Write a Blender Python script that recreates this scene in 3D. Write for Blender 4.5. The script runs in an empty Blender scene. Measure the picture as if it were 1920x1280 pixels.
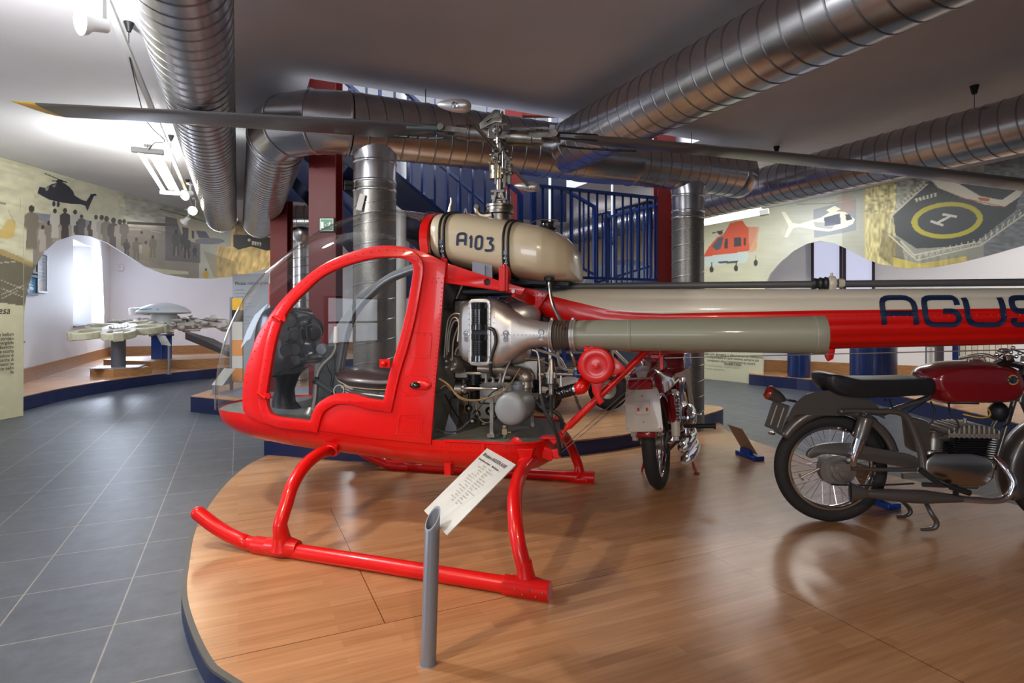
import bpy, bmesh, math, random
import numpy as np
from math import sin, cos, pi, sqrt, atan2, radians
from mathutils import Vector, Matrix
random.seed(7)
S = bpy.context.scene
COL = S.collection

# ------------------------------------------------------------------ camera
F = 1113.0; CAMZ = 1.28; HZ = 590.0
cd = bpy.data.cameras.new('camera'); cam = bpy.data.objects.new('camera', cd); COL.objects.link(cam)
cam.location = (0, 0, CAMZ); cam.rotation_euler = (pi/2, 0, 0)
cd.sensor_width = 36; cd.lens = 36*F/1920; cd.shift_y = -50/1920; cd.clip_start = .05; cd.clip_end = 200
S.camera = cam
S.view_settings.view_transform = 'Standard'; S.view_settings.look = 'None'
S.view_settings.gamma = 1; S.view_settings.use_curve_mapping = False
S.view_settings.exposure = -0.06
# ------------------------------------------------------------------ world and large lights
W = bpy.data.worlds.new('world'); S.world = W; W.use_nodes = True
W.node_tree.nodes['Background'].inputs[0].default_value = (.75, .85, 1, 1)
W.node_tree.nodes['Background'].inputs[1].default_value = 1.0
E1 = Vector((-.419, .908, 0)).normalized(); E2 = Vector((E1.y, -E1.x, 0))
def P(px, py, Y): return Vector(((px-960)/F*Y, Y, CAMZ+(HZ-py)/F*Y))
def R(q, p, z=0): return E1*p + E2*q + Vector((0, 0, z))
def area(name, loc, target, sx, sy, power, colr=(1, 1, 1), spread=180):
    l = bpy.data.lights.new(name, 'AREA'); l.shape = 'RECTANGLE'; l.size = sx; l.size_y = sy
    l.energy = power; l.color = colr; l.spread = radians(spread)
    o = bpy.data.objects.new(name, l); COL.objects.link(o); o.location = loc
    o.rotation_euler = (Vector(target)-Vector(loc)).to_track_quat('-Z', 'Y').to_euler(); return o
def spot(name, loc, target, power, angle, blend=.6, colr=(1, .9, .78), rad=.05):
    l = bpy.data.lights.new(name, 'SPOT'); l.energy = power; l.color = colr; l.spot_size = radians(angle)
    l.spot_blend = blend; l.shadow_soft_size = rad
    o = bpy.data.objects.new(name, l); COL.objects.link(o); o.location = loc
    o.rotation_euler = (Vector(target)-Vector(loc)).to_track_quat('-Z', 'Y').to_euler(); return o
# fill lights added beside and behind the camera and on the ceiling; alcove daylight
area('window_light_left', (-8.55, 1.5, 1.9), (-1, 2.4, 1.0), 4.5, 1.2, 250, (.70, .82, 1))  # added bluish fill at the left wall, not a known window
area('window_light_back', (-2.5, -7.42, 1.9), (-2.4, 4, 1.4), 3.6, 1.8, 200, (.92, .94, 1))  # added fill at the wall behind the camera
area('window_light_alcove', (-10.3, 15.2, 2.0), (-6, 11, .8), 1.2, 1.4, 215, (.74, .83, 1))
area('alcove_window_light', tuple(R(-3.0, 11.1, 2.1)), tuple(R(2, 13.5, 1.0)), 1.2, 1.4, 45, (.74, .82, 1))
area('ceiling_lamp_right', (4.2, 8.6, 3.185), (4.2, 8.6, 0), .3, 2.5, 60, (1, .97, .9))  # added strip of fill at the ceiling, no fitting here
area('ceiling_lamp_far', (-3.5, 12.5, 3.185), (-3.5, 12.6, 0), 1.5, 1.5, 105, (.93, .96, 1))  # added fill over the far left, without a lamp
area('ceiling_lamp_far_right', (2.2, 11, 3.185), (2.2, 11, 0), 1.5, 1.5, 50, (1, .95, .92))  # added fill over the far right, without a lamp
area('wall_right_lamp', (7.6, 6.5, 3.15), (6.2, 10, 1.2), .6, 2.5, 120, (1, 1, .96))
area('upper_floor_daylight', tuple(R(2.6, 6.4, 6.4)), tuple(R(2.6, 6.4, 0)), 3, 2.4, 650, (.9, .95, 1))
area('fluorescent_light', tuple(P(292, 310, 6.2)), tuple(P(200, -400, 6.2)), .3, 1.8, 14, (.95, 1, .98))
area('fluorescent_light_right', tuple(P(1366, 404, 9.5)), tuple(P(1366, 0, 9.5)), .3, 1.6, 25, (.95, 1, .98))
spot('platform_spot_left', (-1.9, .4, 3.0), (-1.3, 2.9, 0), 300, 62, .8, (1, .80, .56), .08)
spot('platform_spot_front', (.6, -1.2, 3.05), (.5, 2.4, .2), 210, 75, .9, (1, .82, .60), .08)
l_ = bpy.data.lights.new('track_flood', 'POINT'); l_.energy = 150; l_.shadow_soft_size = .08; o_ = bpy.data.objects.new('track_flood', l_); COL.objects.link(o_); o_.location = (-2.36, 2.78, 2.62)
area('fluorescent_down', tuple(P(292, 335, 6.2)), (-6.3, 8.2, 1.9), .3, 1.8, 60, (.97, 1, .97))


# ------------------------------------------------------------------ materials
def mat(name, col, rough=.5, metal=0., coat=0., bump=None, var=None, emit=None, alpha=None, trans=None, ior=None, spec=None):
    m = bpy.data.materials.new(name); m.use_nodes = True; nt = m.node_tree; b = nt.nodes['Principled BSDF']
    b.inputs['Base Color'].default_value = (*col, 1); b.inputs['Roughness'].default_value = rough
    b.inputs['Metallic'].default_value = metal; b.inputs['Coat Weight'].default_value = coat
    b.inputs['Coat Roughness'].default_value = .06
    if spec is not None: b.inputs['Specular IOR Level'].default_value = spec
    if trans is not None: b.inputs['Transmission Weight'].default_value = trans
    if ior is not None: b.inputs['IOR'].default_value = ior
    if alpha is not None: b.inputs['Alpha'].default_value = alpha
    if emit: b.inputs['Emission Color'].default_value = (*emit[0], 1); b.inputs['Emission Strength'].default_value = emit[1]
    if bump or var:
        tc = nt.nodes.new('ShaderNodeTexCoord')
        if bump:
            n = nt.nodes.new('ShaderNodeTexNoise'); n.inputs['Scale'].default_value = bump[0]; n.inputs['Detail'].default_value = 4
            bp = nt.nodes.new('ShaderNodeBump'); bp.inputs['Strength'].default_value = bump[1]; bp.inputs['Distance'].default_value = .01
            nt.links.new(tc.outputs['Object'], n.inputs['Vector']); nt.links.new(n.outputs[0], bp.inputs['Height']); nt.links.new(bp.outputs[0], b.inputs['Normal'])
        if var:   # (scale, colour2, stretch)
            n = nt.nodes.new('ShaderNodeTexNoise'); n.inputs['Scale'].default_value = var[0]; n.inputs['Detail'].default_value = 5
            mp = nt.nodes.new('ShaderNodeMapping'); mp.inputs['Scale'].default_value = var[2] if len(var) > 2 else (1, 1, 1)
            r = nt.nodes.new('ShaderNodeMix'); r.data_type = 'RGBA'
            r.inputs[6].default_value = (*col, 1); r.inputs[7].default_value = (*var[1], 1)
            cr = nt.nodes.new('ShaderNodeMapRange'); cr.inputs[1].default_value = .35; cr.inputs[2].default_value = .65
            nt.links.new(tc.outputs['Object'], mp.inputs[0]); nt.links.new(mp.outputs[0], n.inputs['Vector'])
            nt.links.new(n.outputs[0], cr.inputs[0]); nt.links.new(cr.outputs[0], r.inputs[0]); nt.links.new(r.outputs[2], b.inputs['Base Color'])
    return m
def vcol_mat(name, rough=.6):
    m = mat(name, (1, 1, 1), rough); nt = m.node_tree
    a = nt.nodes.new('ShaderNodeVertexColor'); a.layer_name = 'Col'
    nt.links.new(a.outputs[0], nt.nodes['Principled BSDF'].inputs['Base Color']); return m

M = {}
M['white'] = mat('white_wall_paint', (.80, .81, .83), .55, bump=(60, .05))
M['ceil'] = mat('ceiling_plaster', (.74, .73, .75), .7, bump=(3, .1), var=(.8, (.66, .645, .67)))
M['navy'] = mat('navy_laminate', (.007, .014, .07), .35)
M['bluepaint'] = mat('blue_steel_paint', (.004, .02, .105), .3, coat=.3)
M['darkred'] = mat('dark_red_steel_paint', (.13, .005, .004), .45, spec=.3)
M['galv'] = mat('galvanised_sheet', (.50, .50, .52), .27, 1., var=(6, (.58, .58, .6), (1, 1, 1)))
M['galvrib'] = mat('galvanised_rib', (.3, .3, .31), .35, 1.)
M['deepnavy'] = mat('deep_navy_panel', (.003, .006, .028), .4)
M['perf'] = mat('perforated_sheet', (.30, .29, .275), .42, .9, var=(150, (.17, .15, .125)))
M['red'] = mat('red_gloss_paint', (.66, .005, .003), .3, coat=.25, spec=.35, bump=(7, .03), var=(2.5, (.60, .004, .003)))
M['dred'] = mat('maroon_gloss_paint', (.20, .008, .01), .25, coat=.7)
M['cream'] = mat('cream_gloss_paint', (.62, .52, .35), .28, coat=.5, bump=(5, .03))
M['boomwhite'] = mat('cream_boom_paint', (.64, .58, .47), .35, coat=.4, bump=(6, .02))
M['khaki'] = mat('khaki_duct_paint', (.27, .27, .20), .45, coat=.2)
M['alu'] = mat('dull_aluminium', (.36, .345, .32), .42, .9, bump=(25, .06))
M['silver'] = mat('silver_paint', (.60, .58, .56), .38, .75, bump=(9, .04), var=(4, (.5, .48, .46)))
M['chrome'] = mat('chrome', (.75, .75, .77), .08, 1.)
M['steel'] = mat('worn_steel', (.34, .32, .29), .35, 1., bump=(40, .08), var=(14, (.2, .18, .15)))
M['greyint'] = mat('grey_cabin_paint', (.16, .17, .17), .5, bump=(20, .05), var=(5, (.12, .125, .12)))
M['decks'] = mat('grey_engine_deck', (.13, .14, .13), .5, bump=(90, .1), var=(30, (.17, .17, .15)))
M['black'] = mat('black_rubber', (.012, .012, .013), .5)
M['blackgloss'] = mat('black_gloss', (.01, .01, .012), .18, coat=.5)
M['tyre'] = mat('tyre_rubber', (.018, .017, .017), .75, bump=(70, .3))
M['leather'] = mat('black_leather', (.015, .016, .02), .38, bump=(60, .1))
M['seatbrown'] = mat('dark_brown_seat', (.05, .02, .018), .3, coat=.3)
M['blade'] = mat('dark_grey_blade_paint', (.05, .047, .05), .33, coat=.2, var=(3, (.07, .06, .058), (.3, 1, 1)))
M['yellow'] = mat('yellow_paint', (.75, .42, .03), .4)
M['greypost'] = mat('grey_post_paint', (.22, .23, .27), .38, .3)
M['plaque'] = mat('brushed_aluminium_plaque', (.72, .72, .66), .33, .55, var=(4, (.66, .66, .6), (1, 30, 1)))
M['ink'] = mat('black_print', (.02, .02, .02), .6)
M['greyink'] = mat('grey_print', (.22, .2, .15), .6)
M['navyink'] = mat('navy_letter_paint', (.005, .016, .055), .4, coat=.2)
M['bikegrey'] = mat('grey_metallic_paint', (.125, .112, .104), .32, .5, coat=.4)
M['bikered'] = mat('cherry_red_paint', (.24, .006, .01), .2, coat=.9)
M['redlens'] = mat('red_lens', (.35, .0, .01), .12, coat=1)
M['amber'] = mat('amber_red_lens', (.45, .04, .01), .15, coat=.8)
M['creampaint'] = mat('pale_grey_paint', (.55, .51, .45), .4, coat=.3)
M['fin'] = mat('cast_aluminium_fins', (.40, .36, .32), .5, .7)
M['rust'] = mat('brown_sleeve_rubber', (.10, .075, .06), .6)
M['wire'] = mat('tan_loom', (.25, .16, .07), .7)
M['rotorbeige'] = mat('beige_composite', (.50, .45, .38), .4, .2, var=(12, (.42, .38, .33)))
M['rotorolive'] = mat('olive_resin_composite', (.34, .32, .2), .5, var=(14, (.42, .38, .26)))
M['blueplain'] = mat('bright_blue_paint', (.006, .05, .28), .35)
M['lampwhite'] = mat('white_lamp_housing', (.75, .75, .72), .4)
M['trackwhite'] = mat('aluminium_track', (.6, .6, .58), .4, .4)
M['glow'] = mat('lamp_face', (1, 1, 1), .5, emit=((1, .96, .9), 40))
M['glowwarm'] = mat('warm_lamp_face', (1, 1, 1), .5, emit=((1, .75, .42), 60))
M['tube'] = mat('fluorescent_tube', (1, 1, 1), .5, emit=((.97, .99, 1), 14))
M['daylight'] = mat('bright_window_pane', (1, 1, 1), .5, emit=((.82, .88, 1), 2.6))
M['daylight2'] = mat('soft_window_blind', (.2, .2, .25), .5, emit=((.70, .72, .95), .75))
M['green'] = mat('exit_green', (.0, .13, .07), .4, emit=((.0, .2, .1), .25))
M['exitcream'] = mat('exit_white', (.7, .8, .6), .4, emit=((.7, .8, .6), .3))
M['frame'] = mat('dark_window_frame', (.03, .012, .02), .4)
M['trim'] = mat('dark_edge_trim', (.10, .10, .09), .5, .3)
M['tan'] = mat('tan_panel', (.36, .22, .12), .5)
M['orange'] = mat('orange_plate', (.75, .30, .08), .5)
M['paleboard'] = mat('pale_board', (.65, .62, .58), .5)
M['redmark'] = mat('red_mark', (.5, .02, .02), .5)
M['picblue'] = mat('blue_picture', (.02, .25, .45), .4)
M['pbeige'] = mat('pale_beige_board', (.62, .60, .48), .6)

def glass_mat(name, tint=(1, 1, 1), base=.04, rough=.0, bumpy=0):
    m = bpy.data.materials.new(name); m.use_nodes = True; nt = m.node_tree; nt.nodes.clear()
    o = nt.nodes.new('ShaderNodeOutputMaterial'); mx = nt.nodes.new('ShaderNodeMixShader')
    t = nt.nodes.new('ShaderNodeBsdfTransparent'); t.inputs[0].default_value = (*tint, 1)
    g = nt.nodes.new('ShaderNodeBsdfGlossy'); g.inputs['Roughness'].default_value = rough
    lw = nt.nodes.new('ShaderNodeLayerWeight'); lw.inputs[0].default_value = .5
    pw = nt.nodes.new('ShaderNodeMath'); pw.operation = 'POWER'; pw.inputs[1].default_value = 4.5
    ad = nt.nodes.new('ShaderNodeMath'); ad.operation = 'MULTIPLY_ADD'; ad.inputs[1].default_value = .8; ad.inputs[2].default_value = .045+base; ad.use_clamp = True
    nt.links.new(lw.outputs['Facing'], pw.inputs[0]); nt.links.new(pw.outputs[0], ad.inputs[0]); nt.links.new(ad.outputs[0], mx.inputs[0])
    nt.links.new(t.outputs[0], mx.inputs[1]); nt.links.new(g.outputs[0], mx.inputs[2]); nt.links.new(mx.outputs[0], o.inputs[0])
    return m
M['perspex'] = glass_mat('clear_perspex', (.96, .97, .97), .0)
M['glass'] = glass_mat('clear_glass', (.9, .93, .95), .02)

def rot_coords(nt, ang):
    g = nt.nodes.new('ShaderNodeNewGeometry'); mp = nt.nodes.new('ShaderNodeMapping'); mp.vector_type = 'POINT'
    mp.inputs['Rotation'].default_value = (0, 0, ang); nt.links.new(g.outputs['Position'], mp.inputs[0]); return mp
RA = -atan2(E2.y, E2.x)      # rotates world so x' = q, y' = p
def wood_mat(name, c1, c2, rough=.3, strip=.055, length=.55):
    m = mat(name, c1, rough); nt = m.node_tree; b = nt.nodes['Principled BSDF']
    mp = rot_coords(nt, RA)
    br = nt.nodes.new('ShaderNodeTexBrick'); br.offset = .37; br.offset_frequency = 2; br.squash = 1
    br.inputs['Scale'].default_value = 1; br.inputs['Brick Width'].default_value = length; br.inputs['Row Height'].default_value = strip
    br.inputs['Mortar Size'].default_value = .0; br.inputs['Color1'].default_value = (*c1, 1); br.inputs['Color2'].default_value = (*c2, 1)
    br.inputs['Bias'].default_value = 0.0
    nt.links.new(mp.outputs[0], br.inputs[0])
    m2 = nt.nodes.new('ShaderNodeMapping'); m2.inputs['Scale'].default_value = (3, 60, 1); nt.links.new(mp.outputs[0], m2.inputs[0])
    n = nt.nodes.new('ShaderNodeTexNoise'); n.inputs['Scale'].default_value = 1; n.inputs['Detail'].default_value = 6; nt.links.new(m2.outputs[0], n.inputs[0])
    mx = nt.nodes.new('ShaderNodeMix'); mx.data_type = 'RGBA'; mx.blend_type = 'MULTIPLY'; mx.inputs[0].default_value = .7
    cr = nt.nodes.new('ShaderNodeMapRange'); cr.inputs[1].default_value = .3; cr.inputs[2].default_value = .7; cr.inputs[3].default_value = .72; cr.inputs[4].default_value = 1.1
    nt.links.new(n.outputs[0], cr.inputs[0]); nt.links.new(br.outputs[0], mx.inputs[6]); nt.links.new(cr.outputs[0], mx.inputs[7])
    # panel seams every 1.5 m
    out = mx.outputs[2]
    b2 = nt.nodes.new('ShaderNodeTexBrick'); b2.offset = .5; b2.inputs['Scale'].default_value = 1
    b2.inputs['Brick Width'].default_value = 3.26; b2.inputs['Row Height'].default_value = 1.50; b2.inputs['Mortar Size'].default_value = .0018
    b2.inputs['Mortar Smooth'].default_value = 0
    b2.inputs['Color1'].default_value = (1, 1, 1, 1); b2.inputs['Color2'].default_value = (1, 1, 1, 1); b2.inputs['Mortar'].default_value = (.2, .15, .1, 1)
    m3 = nt.nodes.new('ShaderNodeMapping'); m3.name = 'seam'; m3.inputs['Location'].default_value = SEAM
    nt.links.new(mp.outputs[0], m3.inputs[0]); nt.links.new(m3.outputs[0], b2.inputs[0])
    mm = nt.nodes.new('ShaderNodeMix'); mm.data_type = 'RGBA'; mm.blend_type = 'MULTIPLY'; mm.inputs[0].default_value = 1
    nt.links.new(out, mm.inputs[6]); nt.links.new(b2.outputs[0], mm.inputs[7]); nt.links.new(mm.outputs[2], b.inputs['Base Color'])
    return m
SEAM = (-2.149, -2.305, 0)
M['wood'] = wood_mat('beech_strip_laminate', (.50, .265, .125), (.40, .195, .085), .27)
M['woodbox'] = mat('beech_block', (.42, .22, .09), .4, var=(9, (.30, .14, .05), (1, 1, 8)))
def tile_mat():
    m = mat('grey_stone_tile', (.1, .11, .13), .42, spec=.4); nt = m.node_tree; b = nt.nodes['Principled BSDF']
    mp = rot_coords(nt, RA)
    m3 = nt.nodes.new('ShaderNodeMapping'); m3.inputs['Location'].default_value = (.04, .0, 0); nt.links.new(mp.outputs[0], m3.inputs[0])
    br = nt.nodes.new('ShaderNodeTexBrick'); br.offset = 0; br.inputs['Scale'].default_value = 1
    br.inputs['Brick Width'].default_value = .425; br.inputs['Row Height'].default_value = .486; br.inputs['Mortar Size'].default_value = .0035; br.inputs['Mortar Smooth'].default_value = .1
    br.inputs['Color1'].default_value = (.058, .068, .085, 1); br.inputs['Color2'].default_value = (.070, .080, .098, 1); br.inputs['Mortar'].default_value = (.22, .21, .18, 1)
    nt.links.new(m3.outputs[0], br.inputs[0])
    n = nt.nodes.new('ShaderNodeTexNoise'); n.inputs['Scale'].default_value = 9; n.inputs['Detail'].default_value = 9; n.inputs['Roughness'].default_value = .7
    nt.links.new(mp.outputs[0], n.inputs[0])
    cr = nt.nodes.new('ShaderNodeMapRange'); cr.inputs[1].default_value = .3; cr.inputs[2].default_value = .72; cr.inputs[3].default_value = .78; cr.inputs[4].default_value = 1.35
    nt.links.new(n.outputs[0], cr.inputs[0])
    mx = nt.nodes.new('ShaderNodeMix'); mx.data_type = 'RGBA'; mx.blend_type = 'MULTIPLY'; mx.inputs[0].default_value = 1
    nt.links.new(br.outputs[0], mx.inputs[6]); nt.links.new(cr.outputs[0], mx.inputs[7]); nt.links.new(mx.outputs[2], b.inputs['Base Color'])
    bp = nt.nodes.new('ShaderNodeBump'); bp.inputs['Strength'].default_value = .25; bp.inputs['Distance'].default_value = .004
    nt.links.new(n.outputs[0], bp.inputs['Height']); nt.links.new(bp.outputs[0], b.inputs['Normal'])
    return m
M['tile'] = tile_mat()

# ------------------------------------------------------------------ mesh helpers
def frames(pts):
    T = []
    for i in range(len(pts)):
        a = pts[max(i-1, 0)]; b = pts[min(i+1, len(pts)-1)]
        t = (b-a); T.append(t.normalized() if t.length > 1e-9 else Vector((0, 0, 1)))
    up = Vector((0, 0, 1)) if abs(T[0].z) < .9 else Vector((1, 0, 0))
    n = (up - T[0]*up.dot(T[0])).normalized(); out = []
    for i, t in enumerate(T):
        if i:
            ax = T[i-1].cross(t)
            if ax.length > 1e-6:
                n = Matrix.Rotation(T[i-1].angle(t), 3, ax.normalized()) @ n
            n = (n - t*n.dot(t)).normalized()
        out.append((t, n, t.cross(n)))
    return out
def smoothpts(pts, sub=6):
    """Catmull-Rom through points"""
    P = [Vector(p) for p in pts]
    if len(P) < 3: return P
    out = []
    for i in range(len(P)-1):
        p0 = P[max(i-1, 0)]; p1 = P[i]; p2 = P[i+1]; p3 = P[min(i+2, len(P)-1)]
        for k in range(sub):
            t = k/sub
            out.append(.5*((2*p1)+(-p0+p2)*t+(2*p0-5*p1+4*p2-p3)*t*t+(-p0+3*p1-3*p2+p3)*t**3))
    out.append(P[-1]); return out
class MB:
    def __init__(s): s.v = []; s.f = []; s.m = []; s.k = 0
    def add(s, vs, fs, mi=None):
        o = len(s.v); s.v += [tuple(v) for v in vs]; s.f += [tuple(i+o for i in f) for f in fs]
        s.m += [s.k if mi is None else mi]*len(fs); return s
    def box(s, c, d, rz=0, rot=None, taper=1.):
        c = Vector(c); h = [x/2 for x in d]; r = rot if rot is not None else Matrix.Rotation(rz, 3, 'Z')
        vs = []
        for z in (-1, 1):
            k = 1 if z < 0 else taper
            for x, y in ((-1, -1), (1, -1), (1, 1), (-1, 1)):
                vs.append(c + r @ Vector((x*h[0]*k, y*h[1]*k, z*h[2])))
        return s.add(vs, [(3, 2, 1, 0), (4, 5, 6, 7), (0, 1, 5, 4), (1, 2, 6, 5), (2, 3, 7, 6), (3, 0, 4, 7)])
    def beam(s, a, b, w, h, up=(0, 0, 1)):
        a = Vector(a); b = Vector(b); x = (b-a).normalized(); u = Vector(up)
        y = u.cross(x)
        if y.length < 1e-4: y = Vector((0, 1, 0)).cross(x)
        y.normalize(); z = x.cross(y); r = Matrix((x, y, z)).transposed()
        return s.box((a+b)/2, ((b-a).length, w, h), rot=r)
    def tube(s, pts, r, n=12, caps=True, closed=False):
        pts = [Vector(p) for p in pts]; fr = frames(pts); vs = []; fs = []
        for i, (p, (t, nn, bb)) in enumerate(zip(pts, fr)):
            rr = r[i] if isinstance(r, (list, tuple)) else r
            for k in range(n):
                a = 2*pi*k/n; vs.append(p + (nn*cos(a)+bb*sin(a))*rr)
        L = len(pts)
        for i in range(L-1 if not closed else L):
            j = (i+1) % L
            for k in range(n):
                k2 = (k+1) % n; fs.append((i*n+k, j*n+k, j*n+k2, i*n+k2)[::-1])
        if caps and not closed:
            fs.append(tuple(range(n))); fs.append(tuple((L-1)*n+k for k in range(n))[::-1])
        return s.add(vs, fs)
    def stube(s, pts, r, n=10, sub=6, caps=True):
        P = smoothpts(pts, sub)
        if isinstance(r, (list, tuple)):
            rr = [];
            for i in range(len(P)):
                t = i/sub; a = min(int(t), len(r)-2); rr.append(r[a]+(r[a+1]-r[a])*(t-a))
            r = rr
        return s.tube(P, r, n, caps)
    def lathe(s, c, ax, prof, n=32, caps=True):
        """prof: list of (distance along ax, radius)"""
        c = Vector(c); t = Vector(ax).normalized(); up = Vector((0, 0, 1)) if abs(t.z) < .9 else Vector((1, 0, 0))
        u = (up-t*up.dot(t)).normalized(); w = t.cross(u); vs = []; fs = []
        for d, r in prof:
            for k in range(n):
                a = 2*pi*k/n; vs.append(c+t*d+(u*cos(a)+w*sin(a))*r)
        for i in range(len(prof)-1):
            for k in range(n):
                k2 = (k+1) % n; fs.append((i*n+k, i*n+k2, (i+1)*n+k2, (i+1)*n+k))
        if caps:
            if prof[0][1] > 1e-5: fs.append(tuple(range(n))[::-1])
            if prof[-1][1] > 1e-5: fs.append(tuple((len(prof)-1)*n+k for k in range(n)))
        return s.add(vs, fs)
    def ball(s, c, r, n=12, m=8, rot=None):
        c = Vector(c); r = (r, r, r) if not isinstance(r, (tuple, list)) else r; vs = []; fs = []
        for i in range(m+1):
            th = pi*i/m
            for k in range(n):
                a = 2*pi*k/n; v = Vector((r[0]*sin(th)*cos(a), r[1]*sin(th)*sin(a), r[2]*cos(th)))
                if rot is not None: v = rot @ v
                vs.append(c+v)
        for i in range(m):
            for k in range(n):
                k2 = (k+1) % n; fs.append((i*n+k, (i+1)*n+k, (i+1)*n+k2, i*n+k2))
        return s.add(vs, fs)
    def torus(s, c, ax, R_, r, n=40, m=10, sq=1.):
        c = Vector(c); t = Vector(ax).normalized(); up = Vector((0, 0, 1)) if abs(t.z) < .9 else Vector((1, 0, 0))
        u = (up-t*up.dot(t)).normalized(); w = t.cross(u); vs = []; fs = []
        for i in range(n):
            a = 2*pi*i/n; d = u*cos(a)+w*sin(a)
            for k in range(m):
                b = 2*pi*k/m; vs.append(c+d*(R_+r*cos(b))+t*(r*sq*sin(b)))
        for i in range(n):
            for k in range(m):
                i2 = (i+1) % n; k2 = (k+1) % m; fs.append((i*m+k, i2*m+k, i2*m+k2, i*m+k2))
        return s.add(vs, fs)
    def loft(s, rings, closed=True, caps=True):
        n = len(rings[0]); vs = [v for r in rings for v in r]; fs = []
        for i in range(len(rings)-1):
            for k in range(n if closed else n-1):
                k2 = (k+1) % n; fs.append((i*n+k, i*n+k2, (i+1)*n+k2, (i+1)*n+k))
        if caps and closed:
            fs.append(tuple(range(n))[::-1]); fs.append(tuple((len(rings)-1)*n+k for k in range(n)))
        return s.add(vs, fs)
    def prism(s, poly, z0, z1, fn=None):
        """poly 2D ccw -> vertical prism; fn maps (x,y,z)"""
        fn = fn or (lambda x, y, z: (x, y, z)); n = len(poly)
        vs = [fn(x, y, z0) for x, y in poly]+[fn(x, y, z1) for x, y in poly]
        fs = [tuple(range(n))[::-1], tuple(range(n, 2*n))]+[(i, (i+1) % n, n+(i+1) % n, n+i) for i in range(n)]
        return s.add(vs, fs)
    def build(s, name, mats, parent=None, smooth=True, ang=40, bevel=0, fix=True, split=True):
        if split and name in SPLIT:
            nm, tol = SPLIT[name]; gs = s.islands(tol); out = []
            for g in gs:
                q = MB(); ix = {}
                for k, f in enumerate(s.f):
                    if f[0] in g:
                        for i in f:
                            if i not in ix: ix[i] = len(q.v); q.v.append(s.v[i])
                        q.f.append(tuple(ix[i] for i in f)); q.m.append(s.m[k])
                out.append(q.build(nm, mats, parent, smooth, ang, bevel, fix, False))
            return out[0]
        me = bpy.data.meshes.new(name); me.from_pydata(s.v, [], s.f)
        if not isinstance(mats, (list, tuple)): mats = [mats]
        for m in mats: me.materials.append(m)
        if len(mats) > 1: me.polygons.foreach_set('material_index', s.m)
        if fix:
            bm = bmesh.new(); bm.from_mesh(me); bmesh.ops.remove_doubles(bm, verts=bm.verts, dist=1e-6)
            bmesh.ops.recalc_face_normals(bm, faces=bm.faces); bm.to_mesh(me); bm.free()
        if smooth:
            me.polygons.foreach_set('use_smooth', [True]*len(me.polygons)); me.set_sharp_from_angle(angle=radians(ang))
        me.update(); o = bpy.data.objects.new(name, me); COL.objects.link(o)
        if parent is not None: o.parent = parent
        if bevel:
            b = o.modifiers.new('bevel', 'BEVEL'); b.width = bevel; b.segments = 2; b.limit_method = 'ANGLE'; b.angle_limit = radians(40)
        return o
    def islands(s, tol):
        par = list(range(len(s.v)))
        def fd(a):
            while par[a] != a: par[a] = par[par[a]]; a = par[a]
            return a
        for f in s.f:
            r = fd(f[0])
            for i in f[1:]: par[fd(i)] = r
        gs = {}
        for i in range(len(s.v)): gs.setdefault(fd(i), []).append(i)
        gs = [[set(g), [min(s.v[i][a] for i in g) for a in range(3)], [max(s.v[i][a] for i in g) for a in range(3)]] for g in gs.values() if len(g) > 2]
        if tol is not None:
            ch = True
            while ch:
                ch = False
                for a in range(len(gs)):
                    for b in range(a+1, len(gs)):
                        if all(gs[a][1][k]-tol <= gs[b][2][k] and gs[b][1][k]-tol <= gs[a][2][k] for k in range(3)):
                            gs[a][0] |= gs[b][0]; gs[a][1] = [min(x, y) for x, y in zip(gs[a][1], gs[b][1])]; gs[a][2] = [max(x, y) for x, y in zip(gs[a][2], gs[b][2])]; del gs[b]; ch = True; break
                    if ch: break
        return [g[0] for g in gs]
SPLIT = {'skid_sleeve': ('skid_sleeve', .003), 'filter_bracket': ('filter_bracket', .003), 'cables': ('cable', .001), 'finned_barrels': ('finned_barrel', .001), 'hose_clamps': ('hose_clamp', .004),
         'latch_clips': ('latch_clip', .003), 'ignition_leads': ('ignition_lead', None), 'door_hinges': ('door_hinge', .01), 'hull_brackets': ('hull_bracket', .003), 'pitch_links': ('pitch_link', .003), 'black_hoses': ('black_hose', None),
         'black_cables': ('black_cable', None), 'wiring_loom': ('wiring_loom', .02), 'steel_pipes': ('steel_pipe', None), 'chrome_panels': ('chrome_panel', .003), 'black_fittings': ('black_fitting', .003), 'gauges': ('gauge', .003), 'cross_brace': ('cross_brace', .003),
         'vent_pipes': ('vent_pipe', .003), 'control_cables': ('control_cable', .01), 'plate_marks': ('plate_mark', .001), 'engine_mount_strut': ('engine_mount_strut', .003), 'firewall_post': ('firewall_post', .003), 'boom_attachment': ('boom_attachment', .003), 'hose_clips': ('hose_clip', .001),
         'strut_fitting': ('strut_fitting', .01), 'panel_seams': ('panel_seam', None), 'shroud_bulge': ('shroud_bulge', .001), 'skid_bolts': ('skid_bolt', .004), 'headset_cord': ('headset_cord', .001), 'axle_fittings': ('axle_fitting', .01), 'centre_stand': ('centre_stand', .01),
         'board_screws': ('board_screw', .001), 'exhaust': ('exhaust', .001), 'fender_skirt': ('fender_skirt', .001), 'hub_arm': ('hub_arm', .006), 'tank_cradle': ('tank_cradle', .001), 'accessory_case': ('accessory_case', .002), 'fan_drive': ('fan_drive', .002), 'chrome_body': ('chrome_body', .004), 'body_text': ('body_text', .2), 'pivot_bracket': ('pivot_bracket', .002)}
def tag(o, label=None, cat=None, group=None, kind=None):
    if label: o['label'] = label
    if cat: o['category'] = cat
    if group: o['group'] = group
    if kind: o['kind'] = kind
    return o
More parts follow.
